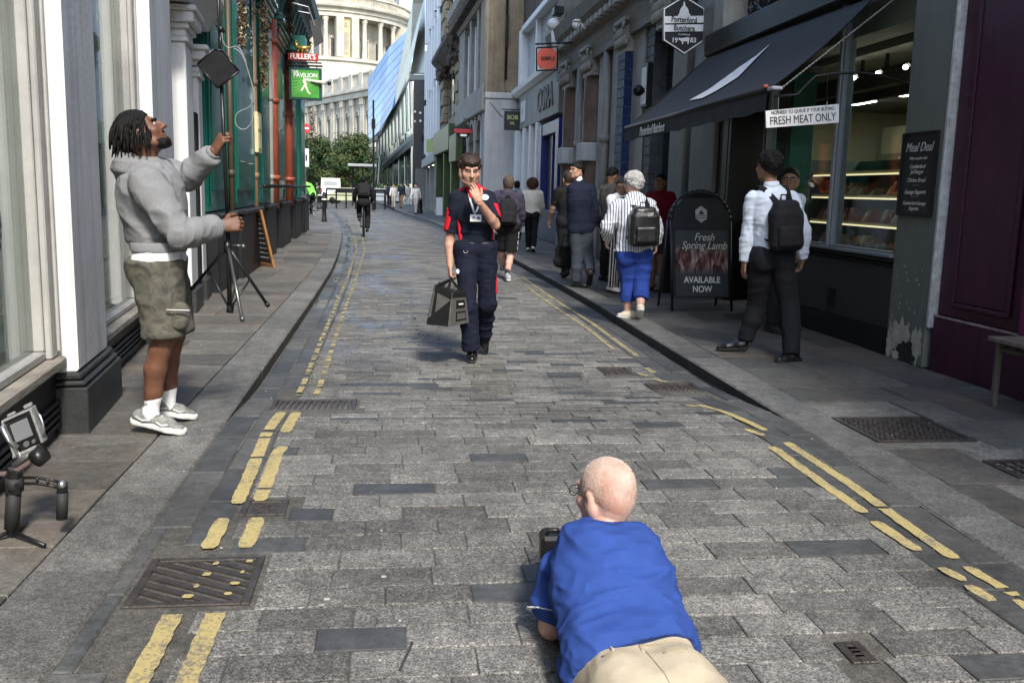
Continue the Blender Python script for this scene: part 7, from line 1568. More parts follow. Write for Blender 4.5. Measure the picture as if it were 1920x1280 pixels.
# ---- man in grey hoodie holding the stand aloft
Yh = 5.38
J = dict(head=px(266, 250, Yh-.02), neck=px(276, 306, Yh), pel=px(300, 480, Yh+.02), shR=px(276, 345, Yh-.17), elR=px(338, 440, Yh-.24), wrR=px(415, 424, Yh-.05), shL=px(305, 325, Yh+.19), elL=px(352, 335, Yh+.16), wrL=px(402, 284, Yh+.04),
         hipR=px(296, 500, Yh-.10), hipL=px(304, 496, Yh+.14), knR=px(308, 632, Yh-.1), knL=px(326, 628, Yh+.18), anR=px(282, 776, Yh-.06), anL=px(314, 756, Yh+.2))
G2 = Fig(J, -82, 34, 0, 1.08, 1.12, SK_D, .009, 'man in grey hoodie and camouflage shorts looking up, lifting a light stand', loc=(-1.35, 5.4, .1))
G2.add(hand(G2.J['wrL'], (.5, -.22, .8), (.55, .5, -.2), 1, (.9, .9, 1.0, 1.0), 1.05, .004, .6)); G2.add(hand(G2.J['wrR'], (.95, .15, .15), (.1, .95, -.2), 1, (1.0, 1.0, 1.0, 1.0), 1.05, .004, .7)); G2.build_body(.005)
HOOD = cloth('heather_grey_fleece', (.19, .193, .196), .14, 120, .25); TEE = cloth('white_tee', (.72, .72, .72), .05)
CAMO = bpy.data.materials.new('camouflage_cotton'); CAMO.use_nodes = True
def _camo():
    nt = CAMO.node_tree; L = nt.links.new; b = nt.nodes['Principled BSDF']; b.inputs['Roughness'].default_value = .85; tc = _n(nt, 'ShaderNodeTexCoord')
    n = _n(nt, 'ShaderNodeTexNoise'); n.inputs['Scale'].default_value = 16; n.inputs['Detail'].default_value = 4; n.inputs['Distortion'].default_value = .3; L(tc.outputs['Object'], n.inputs['Vector'])
    rp = _n(nt, 'ShaderNodeValToRGB'); rp.color_ramp.interpolation = 'CONSTANT'; e = rp.color_ramp.elements; e[0].color = (.055, .052, .043, 1); e[1].position = .42; e[1].color = (.08, .076, .06, 1)
    a = e.new(.52); a.color = (.105, .096, .07, 1); a = e.new(.60); a.color = (.068, .066, .052, 1); L(n.outputs[0], rp.inputs[0]); L(rp.outputs[0], b.inputs['Base Color'])
_camo()
up, rx, fr = G2.up, G2.rx, G2.fr
P = [cap(G2.J['pel']+up*.03, G2.J['pel']+up*.36, .155, .175, fr, .98), cap(G2.J['pel']+up*.36, G2.J['neck']-up*.06, .175, .10, fr, .8), cap(G2.J['shL'], G2.J['shR'], .078, .078), cap(G2.J['pel']+up*.1+fr*.04, G2.J['pel']+up*.3+fr*.045, .11, .11), cap(G2.J['pel']+up*.28-fr*.06, G2.J['neck']-up*.1-fr*.05, .11, .09)]
G2.piece('hoodie', P+[cutp(px(300, 457, Yh), (0.03, 0, 1))]+G2.arm('L', .030, .024, 0, 1.9, True)+G2.arm('R', .034, .03, 0, 1.88, True), HOOD, .008, .04, amp=.018, fr=(7, 7, 7), seed=12, fine=.35)
G2.piece('waistband', [cap(G2.J['hipL']+up*.09, G2.J['hipR']+up*.09, .125, .125, fr, 1.04), cap(G2.J['pel']+up*.02, G2.J['pel']+up*.12, .152, .158, fr, .97)], HOOD, .008, planes=[(px(300, 452, Yh), (0.03, 0, -1)), (px(300, 470, Yh), (0.03, 0, 1))])
for q, c in (('L', .97), ('R', .97)): E_, W_ = G2.J['el'+q], G2.J['wr'+q]; G2.piece('cuff', [cyl(E_+(W_-E_)*.84, E_+(W_-E_)*1.0, .044, .041)], HOOD, .006)
hn = G2.J['neck']; G2.piece('hood', [cap(hn-fr*.10+up*.0-rx*.06, hn-fr*.10+up*.0+rx*.06, .06, .06), cap(hn-fr*.09-rx*.07, hn+fr*.07-rx*.075-up*.03, .05, .035), cap(hn-fr*.09+rx*.07, hn+fr*.07+rx*.075-up*.03, .05, .035), cap(hn-fr*.13-up*.03, hn-fr*.13-up*.10, .06, .035)], HOOD, .007, .04, amp=.012, seed=4, neg=[cap(hn+up*.06-fr*.01, hn+up*.2, .06, .09, k=.02)])
G2.piece('tee_shirt_hem', [cap(G2.J['hipL']+up*.04, G2.J['hipR']+up*.04, .128, .128, fr, 1.03), cap(G2.J['pel']+up*.01-V3(0, 0, .05), G2.J['pel']+up*.1, .150, .150, fr, .93)], TEE, .008, amp=.006, planes=[(px(300, 466, Yh), (0.0, 0, -1)), (px(300, 491, Yh), (-.05, 0, 1))])
st2 = [.125, .118, .105, .1, .1, .1]
G2.piece('shorts', [cap(G2.J['hipL']+up*.02, G2.J['hipR']+up*.02, .130, .130, fr, 1.05), ell(G2.J['hipR']-fr*.06, (.11, .11, .12)), ell(G2.J['hipL']-fr*.06, (.11, .11, .12))]+G2.leg('R', 0, 0, 0, .985, True, st2)+G2.leg('L', 0, 0, 0, .97, True, st2), CAMO, .008, .03, amp=.014, fr=(6, 6, 8), seed=20, planes=[(px(300, 484, Yh), (0, 0, -1))])
c0 = px(338, 581, Yh-.23)-G2.off; q = MB(); q.tube([tuple(c0+V3(-.07, .0, .0)), tuple(c0+V3(.05, -.005, -.002))], .004, 6); q.build('pocket_zip', M_STEEL, G2.t)
G2.piece('cargo_pocket', [cap(px(335, 600, Yh-.18), px(338, 585, Yh-.18), .055, .055, (0, 1, 0), .5)], CAMO, .008, amp=.004)
for q in 'LR': K, A = G2.J['kn'+q], G2.J['an'+q]; G2.piece('sock', [cap(A+(K-A)*.27, A, .046, .040), cap(A, A-V3(0, 0, .02), .040, .042)], mat('white_ribbed_sock', (.74, .74, .74), .9, .05, 5, .4, 200), .006, planes=[(A+(K-A)*.25, A-K)], amp=.003, fr=(4, 4, 30))
TR1 = mat('silver_grey_trainer_mesh', (.19, .19, .175), .6, .35, 25, .3, 250); 
for q, tp in (('R', (347, 815)), ('L', (368, 786))):
    sh, T = G2.shoe(q, gp(*tp, .1), TR1, WRUB, .315, .054, -.01, 'trainer', .006, .032)
    for (x0, x1, z, w) in ((.12, .4, .055, .043), (.5, .72, .05, .045)):
        for sd in (-1, 1): o = MB(); o.tube([tuple(T(x0, sd*w, z)-G2.off), tuple(T((x0+x1)/2, sd*(w+.006), z-.012)-G2.off), tuple(T(x1, sd*(w+.002), z)-G2.off)], .008, 6); o.build('overlay', mat('white_trainer_leather', (.42, .42, .40), .4), sh, True)
    o = MB()
    for i in range(4): o.tube([tuple(T(.46+.07*i, -.022, .087-.008*i)-G2.off), tuple(T(.49+.07*i, .022, .087-.008*i)-G2.off)], .004, 5)
    o.build('lace', WRUB, sh, True)
# dreadlocks
rr = random.Random(6); q = MB()
for i in range(190):
    a = rr.uniform(-2.5, 2.5)-PI/2; z = rr.uniform(-.02, .115); rad = math.sqrt(max(0, 1-((z-.03)/.1)**2)); p = V3(.082*rad*math.cos(a), -.02+.1*rad*math.sin(a), z)
    if p[1] > .045 and z < .06: continue
    w0 = G2.H(*p); out = nrm(w0-G2.H(0, -.02, .0)); L_ = rr.uniform(.06, .125); pts = [w0-out*.01]
    d = out.copy()
    for j in range(5): d = nrm(d*.6+V3(rr.uniform(-.12, .12), rr.uniform(-.12, .12), -.75)); nx = pts[-1]+d*L_/5; h = nx-G2.H(0, -.02, .02); l = np.linalg.norm(h); nx = nx+(h/l*(.105-l) if l < .105 else 0); pts.append(nx)
    q.tube([tuple(p_-G2.off) for p_ in pts], rr.uniform(.0060, .0088), 6, r2=.004)
q.build('hair', HAIR_B, G2.t, True)
G2.hairshell(HAIR_B, 1.09, (0, .08, .066), (0, -.1, -.06), 0, .006, 60, .006, name='hair_base')
G2.piece('beard', [cap(G2.H(-.052, .012, -.05), G2.H(-.035, .05, -.09), .024, .028), cap(G2.H(.052, .012, -.05), G2.H(.035, .05, -.09), .024, .028), cap(G2.H(-.03, .062, -.095), G2.H(.03, .062, -.095), .026, .026), cap(G2.H(0, .078, -.09), G2.H(0, .075, -.108), .022, .018), cap(G2.H(-.022, .09, -.046), G2.H(.022, .09, -.046), .0065, .0065)], HAIR_B, .005, .012, amp=.004, fr=(60, 60, 60))
G2.eyes(HAIR_B)
# ---- light stand with sandbag and cable, held aloft
Ys = Yh+.02; ls = wempty('light_stand', tuple(px(430, 585, Ys)), 'tall black light stand with spread tripod legs, lifted off the pavement', 'light stand')
SB = mat('stand_black_metal', (.018, .018, .018), .35, .1, metal=.3); SG = mat('stand_grey_metal', (.14, .14, .14), .3, .1, metal=.7)
q = MB(); q.tube([px(431, 580, Ys), px(426, 400, Ys)], .0135, 8); q.tube([px(426, 400, Ys), px(414, 130, Ys)], .0105, 8); q.tube([px(414, 130, Ys), px(407, -60, Ys)], .008, 8); q.build('pole', SB, ls, True)
for a, b, r in (((426, 452), (427, 474), .022), ((432, 572), (431, 586), .02), ((414, 120), (415, 150), .017)): q = MB(); q.tube([px(*a, Ys), px(*b, Ys)], r, 8); q.build('pole_joint', SB, ls, True)
for k_, (ft, dy) in enumerate((((361, 540), .12), ((454, 597), -.3), ((501, 571), .15))):
    a = px(427, 462, Ys); b = px(ft[0], ft[1], Ys+dy); q = MB(); q.tube([a, b], .0095, 7); q.tube([lerp(a, b, .97), lerp(a, b, 1.03)], .013, 7); q.build('leg', SG if k_ == 1 else SB, ls, True)
    q = MB(); q.tube([lerp(a, b, .55), px(431, 580, Ys)], .006, 6); q.build('brace', SG if k_ == 1 else SB, ls, True)
q = MB(); q.tube([px(436, 460, Ys-.02), px(455, 461, Ys-.02)], .007, 6); q.sph(px(456, 462, Ys-.02), .014); q.build('locking_knob', SG, ls, True)
sb = wempty('black_panel_flag', tuple(px(408, 164, Ys-.03)), 'black square cloth panel clamped diagonally on the stand pole', 'light panel')
q = MB(); pp = [px(408, 165, Ys-.04), px(370, 120, Ys-.02), px(402, 92, Ys-.04), px(418, 96, Ys-.04), px(448, 134, Ys-.06)]
q.slab([tuple(p) for p in pp], (0, 1, 0), .035); q.build('panel', cloth('black_softbox_fabric', (.016, .016, .017), .2, 20), sb)
q = MB()
for i in range(5): q.tube([pp[i], pp[(i+1) % 5]], .006, 5)
q.build('edge_binding', LEATHER, sb, True)
q = MB(); q.sph(px(414, 55+0, Ys-.02), .018); q.tube([px(408, 48, Ys), px(420, 62, Ys)], .012, 6); q.tube([px(414, 60, Ys-.02), px(412, 98, Ys-.03)], .008, 6); q.build('clamp', SB, sb, True)
cw = wempty('cable', tuple(px(440, 240, Ys)), 'thin grey cable looping down from the stand pole', 'cable')
cp = [(416, 62), (419, 80), (428, 90), (445, 88), (457, 105), (464, 130), (473, 160), (476, 185), (468, 200), (448, 210), (441, 222), (444, 236), (456, 243), (468, 236), (475, 218), (476, 190), (470, 150), (460, 118), (450, 98), (436, 90)]
sm_ = []; n_ = len(cp)
for i in range(n_-1):
    p0, p1, p2, p3 = [V3(*cp[min(max(j, 0), n_-1)]) for j in (i-1, i, i+1, i+2)]
    for j in range(5): u = j/5; sm_.append(.5*((2*p1)+(-p0+p2)*u+(2*p0-5*p1+4*p2-p3)*u*u+(-p0+3*p1-3*p2+p3)*u**3))
q = MB(); q.tube([px(p[0], p[1], Ys-.05+.002*i*.3) for i, p in enumerate(sm_)], .0028, 6); q.build('cable', mat('grey_cable', (.22, .24, .24), .4), cw, True)
# ---- gimbal with camera on the left pavement
gi = wempty('camera_gimbal', tuple(gp(40, 1022, .1)), 'camera on a black handheld gimbal standing on a mini tripod at lower left', 'camera gimbal'); Yg = 3.72
P_ = lambda x, y, d=0: px(x, y, Yg+d)
q = MB(); q.tube([P_(22, 990), P_(26, 918)], .028, 12); q.tube([P_(27, 918), P_(27, 895)], .034, 10); q.build('grip', RUBBER, gi, True)
q = MB(); q.box(*[v for a in zip(P_(8, 930, -.03), P_(45, 895, .03)) for v in sorted(a)], bev=.006); q.tube([P_(26, 893), P_(30, 880)], .03, 10); q.build('control_box', SB, gi)
for a in ((84, 1022, -.12), (-30, 1015, -.05), (48, 985, .14)): q = MB(); p1 = P_(*a); p1[2] = max(p1[2], .108); q.tube([P_(22, 996), p1], .0095, 8, r2=.008); q.build('tripod_foot', SB, gi, True)
q = MB(); q.tube([P_(22, 985), P_(22, 998)], .02, 10); q.build('tripod_hub', SB, gi, True)
q = MB(); 
for dz in (-5, 6): q.tube([P_(44, 900+dz), P_(70, 900+dz), P_(95, 904+dz), P_(110, 908+dz)], .006, 6)
q.tube([P_(70, 894), P_(70, 907)], .006, 6); q.tube([P_(90, 898), P_(90, 911)], .006, 6); q.build('side_bracket', SB, gi, True)
q = MB(); q.tube([P_(117, 905), P_(117, 922)], .020, 10); q.tube([P_(117, 922), P_(116, 972)], .0235, 12, r2=.021); q.build('side_handle', RUBBER, gi, True)
q = MB(); q.sph(P_(116, 908, -.02), .016); q.build('joint_knob', M_STEEL, gi, True)
q = MB(); q.tube([P_(-40, 890), P_(10, 888), P_(35, 880), P_(62, 862), P_(75, 855)], .011, 8); q.build('tilt_arm', mat('rose_grey_arm', (.20, .15, .14), .35, .1, metal=.5), gi, True)
q = MB(); q.tube([P_(66, 862, -.03), P_(82, 848, -.03)], .035, 14); q.tube([P_(66, 858, .02), P_(84, 846, .02)], .03, 14); q.build('motor', SB, gi, True)
q = MB(); q.tube([P_(25, 872), P_(48, 855), P_(70, 846)], .012, 6); q.tube([P_(6, 800), P_(22, 830), P_(40, 862)], .010, 6); q.tube([P_(2, 798, -.02), P_(16, 826, -.02), P_(34, 838, -.02)], .009, 6); q.build('arm_plate', M_STEEL, gi, True)
cm_ = empty('mirrorless_camera', tuple(P_(42, 810)), 0, 'silver caged mirrorless camera with grey rear screen on the gimbal', 'camera')
a0 = nrm(P_(60, 805)-P_(22, 822)); b0 = nrm(P_(34, 785)-P_(52, 835)); nn = nrm(np.cross(a0, b0)); nn = nn if nn[1] < 0 else -nn; MC = Matrix(((a0[0], b0[0], nn[0], 0), (a0[1], b0[1], nn[1], 0), (a0[2], b0[2], nn[2], 0), (0, 0, 0, 1)))
def cbox(nm, m, *bs, bev=.003): 
    q = MB(MC)
    for b in bs: q.box(*b, bev=bev)
    q.build(nm, m, cm_)
cbox('camera_body', SB, (-.052, .052, -.066, .062, -.05, .0), bev=.008)
cbox('rear_screen', mat('camera_screen_grey', (.16, .165, .17), .15, .05), (-.036, .036, -.028, .046, .0005, .005))
cbox('screen_frame', SB, (-.042, .042, -.033, -.029, .001, .006), (-.042, .042, .047, .052, .001, .006), (-.042, -.037, -.029, .047, .001, .006), (.037, .042, -.029, .047, .001, .006), bev=.001)
cbox('cage', mat('silver_cage', (.42, .42, .40), .35, .25, 40, metal=.5), (-.062, -.054, -.075, .07, -.045, .008), (.054, .064, -.07, .075, -.045, .008), (-.062, .062, .064, .074, -.045, .004), (-.068, .03, -.08, -.068, -.045, .004), (.03, .062, .078, .092, -.03, -.01), (-.04, -.01, .076, .086, -.03, -.01))
q = MB(MC); q.lathe([(0, .004), (.011, .004), (.012, 0)], (-.0, -.048, .001), 14); q.lathe([(0, .006), (.007, .006), (.008, 0)], (.03, -.05, .001), 12); q.build('control_dial', M_STEEL, cm_); q = MB(MC); q.lathe([(.03, -.05), (.034, -.06), (.034, -.11), (0, -.11)], (0, 0, 0), 18); q.build('lens', SB, cm_, True)
q = MB(MC); q.tube([(.066, .05, -.02), (.08, .03, -.01), (.085, 0, 0), (.078, -.03, 0), (.064, -.05, -.01)], .005, 6); q.build('cable_clamp', M_STEEL, cm_, True)
# ---- photographer lying prone in front
J = dict(head=px(1133, 925, 2.85), neck=px(1130, 992, 2.80)-V3(0, 0, .03), pel=V3(*aY(1188, 1190, 2.38))-V3(0, 0, .12), shL=px(1058, 1046, 2.80)-V3(0, 0, .06), shR=px(1204, 1046, 2.80)-V3(0, 0, .06), elL=px(1034, 1192, 2.72), wrL=px(1055, 1120, 2.98), elR=px(1235, 1180, 2.76), wrR=px(1185, 1110, 3.0))
pel = J['pel']; bx = nrm(V3(.18, -1, 0)); sx = V3(1, .12, 0)
J['elL'][2] = max(J['elL'][2], .15); J['elR'][2] = .15; J['wrL'][2] = .16; J['wrR'][2] = .16
J['hipL'] = pel-sx*.075+bx*.02; J['hipR'] = pel+sx*.075+bx*.02; 
for q, s_ in (('L', -1), ('R', 1)): J['kn'+q] = J['hip'+q]+bx*.40+sx*s_*.06; J['kn'+q][2] = .165; J['an'+q] = J['kn'+q]+bx*.40+sx*s_*.05; J['an'+q][2] = .16
G3 = Fig(J, 32, -8, 0, .98, 1.02, SK_P, .009, 'bald man in royal blue polo lying on the road taking a photograph', loc=(.55, 2.5, .1))
G3.add(hand(G3.J['wrL'], (.35, .75, .4), (.6, -.2, 0), -1, (.6, .6, .7, .7))); G3.add(hand(G3.J['wrR'], (-.4, .7, .4), (-.6, -.2, 0), 1, (.6, .6, .7, .7))); G3.build_body(.005)
BLUE = cloth('royal_blue_pique_cotton', (.030, .068, .26), .10, 8, .5); CHINO = cloth('beige_chino', (.42, .36, .26), .10, 6, .3)
up, rx, fr = G3.up, G3.rx, G3.fr; sp = G3.J
P = G3.torso(.016, .02)+[cap(sp['shL'], sp['shR'], .075, .075), cap(sp['pel']+up*.05-rx*.05, sp['neck']-up*.14-rx*.06-fr*.04, .12, .1), cap(sp['pel']+up*.05+rx*.05, sp['neck']-up*.14+rx*.06-fr*.04, .12, .1), ell(sp['pel']-fr*.03+up*.02, (.16, .1, .12), np.stack([rx, up, fr], 1))]
G3.piece('polo_shirt', P+[cap(sp['hipL']+up*.10, sp['hipR']+up*.10, .118, .118, fr, 1.05), cutp(sp['pel']+up*.012, up-rx*.22)]+G3.arm('L', .026, .034, 0, .78, True)+G3.arm('R', .026, .034, 0, .78, True), BLUE, .0075, .045, amp=.017, fr=(5, 9, 14), seed=31, fine=.45)
G3.piece('collar', [cap(sp['neck']+up*.015-fr*.02-rx*.045, sp['neck']+up*.015-fr*.02+rx*.045, .047, .047)], BLUE, .006, .03)
for q in 'LR': S, E_ = sp['sh'+q], sp['el'+q]; G3.piece('sleeve_band', [cyl(S+(E_-S)*.772, S+(E_-S)*.80, .094, .094)], M_WHITE, .006)
c3 = [.105, .098, .09, .085, .08, .07]
TRO = G3.piece('trousers', [cap(sp['pel']-fr*.075-up*.02, sp['pel']-fr*.055+bx*.16, .055, .07), cap(sp['hipL']+up*.06, sp['hipR']+up*.06, .108, .108, fr, 1.05), ell(sp['hipL']-fr*.035+bx*.09, (.095, .13, .10)), ell(sp['hipR']-fr*.035+bx*.09, (.095, .13, .10))]+G3.leg('L', 0, 0, 0, 1.97, True, c3)+G3.leg('R', 0, 0, 0, 1.97, True, c3), CHINO, .008, .03, amp=.009, fr=(7, 9, 9), seed=7, planes=[(sp['pel']+up*.055, -up+rx*.22)])
G3.piece('waistband', [cap(sp['hipL']+up*.06, sp['hipR']+up*.06, .111, .111, fr, 1.05)], CHINO, .007, planes=[(sp['pel']+up*.06, -up+rx*.22), (sp['pel']+up*.025, up-rx*.22)])
def on_surf(obj, F_, p, d):
    ok, loc, n, _ = obj.ray_cast(Vector(p-F_.off), Vector(d)); return np.array(loc)+np.array(n)*.001 if ok else p-F_.off+np.asarray(d)*.5
SEAM = mat('dark_beige_seam', (.28, .23, .15), .9)  # seam lines in a darker beige than the cloth
def seam(name, a, b, r, m, n=10): o = MB(); o.tube([tuple(on_surf(TRO, G3, lerp3(a, b, i/n), fr)) for i in range(n+1)], r, 5); o.build(name, m, G3.t, True)
def lerp3(a, b, t): return a+(b-a)*t
bp = sp['pel']-fr*.5
seam('centre_seam', bp+up*.03, bp+bx*.20, .0022, SEAM); seam('waistband_seam', bp+up*.012-rx*.12, bp+up*.012+rx*.12, .002, SEAM, 16)
for s_ in (-1, 1): seam('back_pocket_welt', bp+rx*s_*.05-up*.035, bp+rx*s_*.115-up*.03, .0032, SEAM, 6)
for u_ in (-.085, .0): seam('belt_loop', bp+rx*u_+up*.012, bp+rx*u_-up*.022, .0048, CHINO, 4)
for q in 'LR': A = sp['an'+q]; G3.shoe(q, V3(A[0], A[1], .1)+bx*.12+V3(0, 0, .0), mat('brown_suede', (.12, .07, .04), .8), RUBBER, .27)
STB = mat('shorn_grey_stubble', (.50, .26, .18), .7, .25, 13, .5, 500, col2=(.60, .47, .40), grain=.16, gscale=420)
G3.hairshell(STB, 1.025, (0, .07, .07), (0, -.11, -.085), 0, .0015, 200, .005)
tufts(G3, mat('fine_white_hair', (.58, .47, .40), .8, .15, 60), 3200, .006, 17, curl=.12, g=1.012, r0=.0006, top=-.2)
G3.glasses(SB); G3.eyes(HAIR_G)
cam_ = empty('handheld_camera', tuple(px(1034, 1022, 3.0)), 0, 'black compact camera held at the prone photographer\'s left side', 'camera')
c = px(1016, 1018, 2.95); q = MB(); q.box(-.04, .05, -.03, .03, -.05, .04, bev=.012); q.build('camera_body', SB, cam_); q = MB(); q.lathe([(0, .03), (.026, .03), (.03, .06), (.028, .1), (0, .1)], (0, 0, 0), 16, axis='y'); q.build('lens', RUBBER, cam_, True); q = MB(); q.tube([(-.02, 0, .04), (-.01, 0, .055), (.02, 0, .055), (.03, 0, .04)], .008, 6); q.build('top_handle', SB, cam_, True)
# ---- man in white shirt with black backpack walking away on the right pavement
Yw = 7.95
J = dict(head=px(1440, 313, Yw+.05), neck=px(1446, 352, Yw), pel=px(1446, 470, Yw), shL=px(1412, 372, Yw+.02), elL=px(1402, 435, Yw+.05), wrL=px(1396, 492, Yw+.08), shR=px(1483, 372, Yw), elR=px(1508, 432, Yw-.05), wrR=px(1504, 486, Yw+.02),
         hipL=px(1428, 486, Yw), hipR=px(1466, 486, Yw-.02), knL=px(1418, 575, Yw+.14), anL=px(1396, 640, Yw+.1), knR=px(1480, 578, Yw-.1), anR=px(1484, 668, Yw-.33))
G4 = Fig(J, 22, 0, 0, 1.06, 1.02, SK_M, .010, 'man in pale blue-white shirt and charcoal trousers walking away with black backpack', loc=(3.2, 7.8, .1))
G4.add(hand(G4.J['wrL'], (-.03, .1, -1), (1, .1, 0), -1, (.3, .35, .4, .45), 1.0, .0042)); G4.add(hand(G4.J['wrR'], (-.1, .3, -1), (-1, 0, 0), 1, (.4, .4, .5, .5))); G4.build_body(.006)
WSH = cloth('pale_blue_white_shirt', (.60, .66, .74), .05, 5, .1); CTR = cloth('charcoal_wool_trouser', (.014, .0145, .0165), .12, 6)
up, rx, fr = G4.up, G4.rx, G4.fr
G4.piece('shirt', G4.torso(.012)+[cutp(px(1446, 466, Yw), (0, 0, 1))]+G4.arm('L', .010, .020, 0, 1.95, True)+G4.arm('R', .010, .020, 0, 1.95, True), WSH, .0085, amp=.009, fr=(9, 9, 9), seed=41, fine=.6)
G4.piece('collar', [cap(G4.J['neck']+up*.02-rx*.012-fr*.01, G4.J['neck']+up*.02+rx*.012-fr*.01, .058, .058)], WSH, .006, planes=[(G4.J['neck']+up*.055, -up)])
t4 = [.105, .095, .082, .078, .078, .070]
G4.piece('trousers', [cap(G4.J['hipL']+up*.05, G4.J['hipR']+up*.05, .105, .105)]+G4.bum(.014)+G4.leg('L', 0, 0, 0, 1.98, True, t4)+G4.leg('R', 0, 0, 0, 1.98, True, t4), CTR, .009, amp=.011, fr=(6, 6, 9), seed=15, planes=[(px(1446, 462, Yw), (0, 0, -1))])
G4.shoe('R', gp(1484, 690, .1)+V3(-.03, .27, 0), LEATHER, RUBBER, .29, .046, 0, 'shoe', .008); G4.shoe('L', gp(1383, 662, .1)+V3(-.16, .12, 0), LEATHER, RUBBER, .28, .046, 0, 'shoe', .008)
G4.hairshell(HAIR_B, 1.14, (0, .09, .06), (0, -.115, -.075), .006, .016, 30, .006)
tufts(G4, HAIR_B, 500, .03, 5, curl=1.0, g=1.16)
backpack('slim black backpack worn by the man in the white shirt', G4.J['neck']-up*.32-fr*.20+rx*.06, rx, up, fr, .28, .46, .17, cloth('black_backpack_nylon', (.016, .016, .018), .2, 20), G4)
o = wempty('backpack_logo_patch', tuple(px(1464, 403, Yw-.33)), 'x', 'x') if False else None
# man with glasses just behind him, at the window
simple_person('man with glasses half hidden behind the white-shirted man at the window', px(1478, 330, 9.3)[0], 9.3, .1, 200, 1.70, SK_M, HAIR_B, WSH, CTR, LEATHER, hy=150, glasses=True)
# ---- woman in striped shirt with leather backpack
Yk = 10.35
J = dict(head=px(1186, 344, Yk+.05), neck=px(1189, 372, Yk), pel=px(1188, 470, Yk), shL=px(1158, 388, Yk), elL=px(1138, 424, Yk+.02), wrL=px(1140, 448, Yk+.22), shR=px(1216, 386, Yk), elR=px(1232, 428, Yk), wrR=px(1230, 458, Yk+.05),
         hipL=px(1174, 478, Yk), hipR=px(1202, 478, Yk), knL=px(1178, 530, Yk+.06), anL=px(1176, 585, Yk+.02), knR=px(1202, 532, Yk-.02), anR=px(1200, 578, Yk-.22))
G5 = Fig(J, 35, -5, 0, 1.02, 1.12, SK_P, .011, 'grey-haired woman in striped shirt and blue cropped trousers walking away', loc=(2.75, 10.3, .1))
for q, s_ in (('L', -1), ('R', 1)): G5.add(hand(G5.J['wr'+q], (-.1, .3, -.6) if q == 'L' else (0, .1, -1), (1 if q == 'L' else -1, 0, 0), s_, (.5, .5, .6, .6), .95, .005))
G5.build_body(.007); STR = cloth('striped_white_shirt', (.62, .64, .66), .04); wave_over(STR, (.09, .11, .17), 11, 'X', .28, .5)
up, rx, fr = G5.up, G5.rx, G5.fr
G5.piece('shirt', G5.torso(.03, .02)+[cap(G5.J['hipL']-up*.02, G5.J['hipR']-up*.02, .135, .135), cutp(px(1188, 471, Yk), (0, 0, 1))]+G5.arm('L', .028, .03, 0, 1.9, True)+G5.arm('R', .028, .03, 0, 1.9, True), STR, .010, .04, amp=.014, seed=51)
t5 = [.115, .105, .088, .082, .08, .078]; G5.piece('trousers', [cap(G5.J['hipL'], G5.J['hipR'], .115, .115)]+G5.bum(.02)+G5.leg('L', 0, 0, 0, 1.62, True, t5)+G5.leg('R', 0, 0, 0, 1.62, True, t5), cloth('bright_blue_trousers', (.022, .05, .24), .1, 5), .010, amp=.013, fr=(6, 6, 9), seed=52)
CRM = mat('cream_canvas_shoe', (.55, .50, .38), .8, .1, 20); G5.shoe('L', gp(1172, 599, .1)+V3(-.05, .2, 0), CRM, WRUB, .25, .042, -.01, 'shoe', .009)
A = G5.J['anR']; G5.shoe('R', V3(A[0]+.02, A[1]+.10, .105), CRM, WRUB, .26, .042, -.01, 'shoe', .009)
G5.hairshell(HAIR_G, 1.13, (0, .09, .055), (0, -.11, -.07), .008, .016, 28, .007)
tufts(G5, HAIR_G, 420, .04, 7, curl=1.0, g=1.14)
backpack('black leather bucket backpack on the woman in the striped shirt', G5.J['neck']-up*.30-fr*.24+rx*.05, rx, up, fr, .33, .46, .2, mat('black_grained_leather', (.014, .013, .013), .32, .2, 30, .3, 60), G5)
# ---- suited man looking back, on the kerb side
Yn = 13.75
J = dict(head=px(1081, 320, Yn), neck=px(1085, 343, Yn), pel=px(1089, 425, Yn), shL=px(1072, 354, Yn), elL=px(1070, 393, Yn+.05), wrL=px(1072, 424, Yn), shR=px(1107, 354, Yn), elR=px(1116, 394, Yn), wrR=px(1112, 426, Yn+.05),
         hipL=px(1080, 432, Yn), hipR=px(1098, 432, Yn), knL=px(1082, 484, Yn-.02), anL=px(1080, 530, Yn-.08), knR=px(1102, 482, Yn-.02), anR=px(1107, 510, Yn-.3))
G6 = Fig(J, 118, 2, 0, 1.04, 1.03, SK_L, .013, 'dark-haired man in navy suit jacket looking back over his shoulder', loc=(2.8, 13.7, .1))
for q, s_ in (('L', -1), ('R', 1)): G6.add(hand(G6.J['wr'+q], (0, .1, -1), (1 if q == 'L' else -1, 0, 0), s_, (.6, .6, .7, .7), 1, .006))
G6.build_body(.008); SUIT = cloth('navy_suit_wool', (.012, .015, .03), .1, 6); GTR = cloth('slate_grey_trouser', (.045, .052, .065), .12, 6); up, rx, fr = G6.up, G6.rx, G6.fr
G6.piece('jacket', G6.torso(.024)+[cap(G6.J['hipL'], G6.J['hipR'], .115, .115), cutp(px(1089, 437, Yn), (0, 0, 1))]+G6.arm('L', .022, .026, 0, 1.95, True)+G6.arm('R', .022, .026, 0, 1.95, True), SUIT, .011, .035, amp=.008, seed=61)
G6.piece('shirt_collar', [cap(G6.J['neck']+up*.035, G6.J['neck']+up*.06, .062, .058)], M_WHITE, .008)
G6.piece('trousers', [cap(G6.J['hipL']+up*.03, G6.J['hipR']+up*.03, .1, .1)]+G6.leg('L', 0, 0, 0, 1.97, True, t4)+G6.leg('R', 0, 0, 0, 1.97, True, t4), GTR, .012, amp=.01, seed=62)
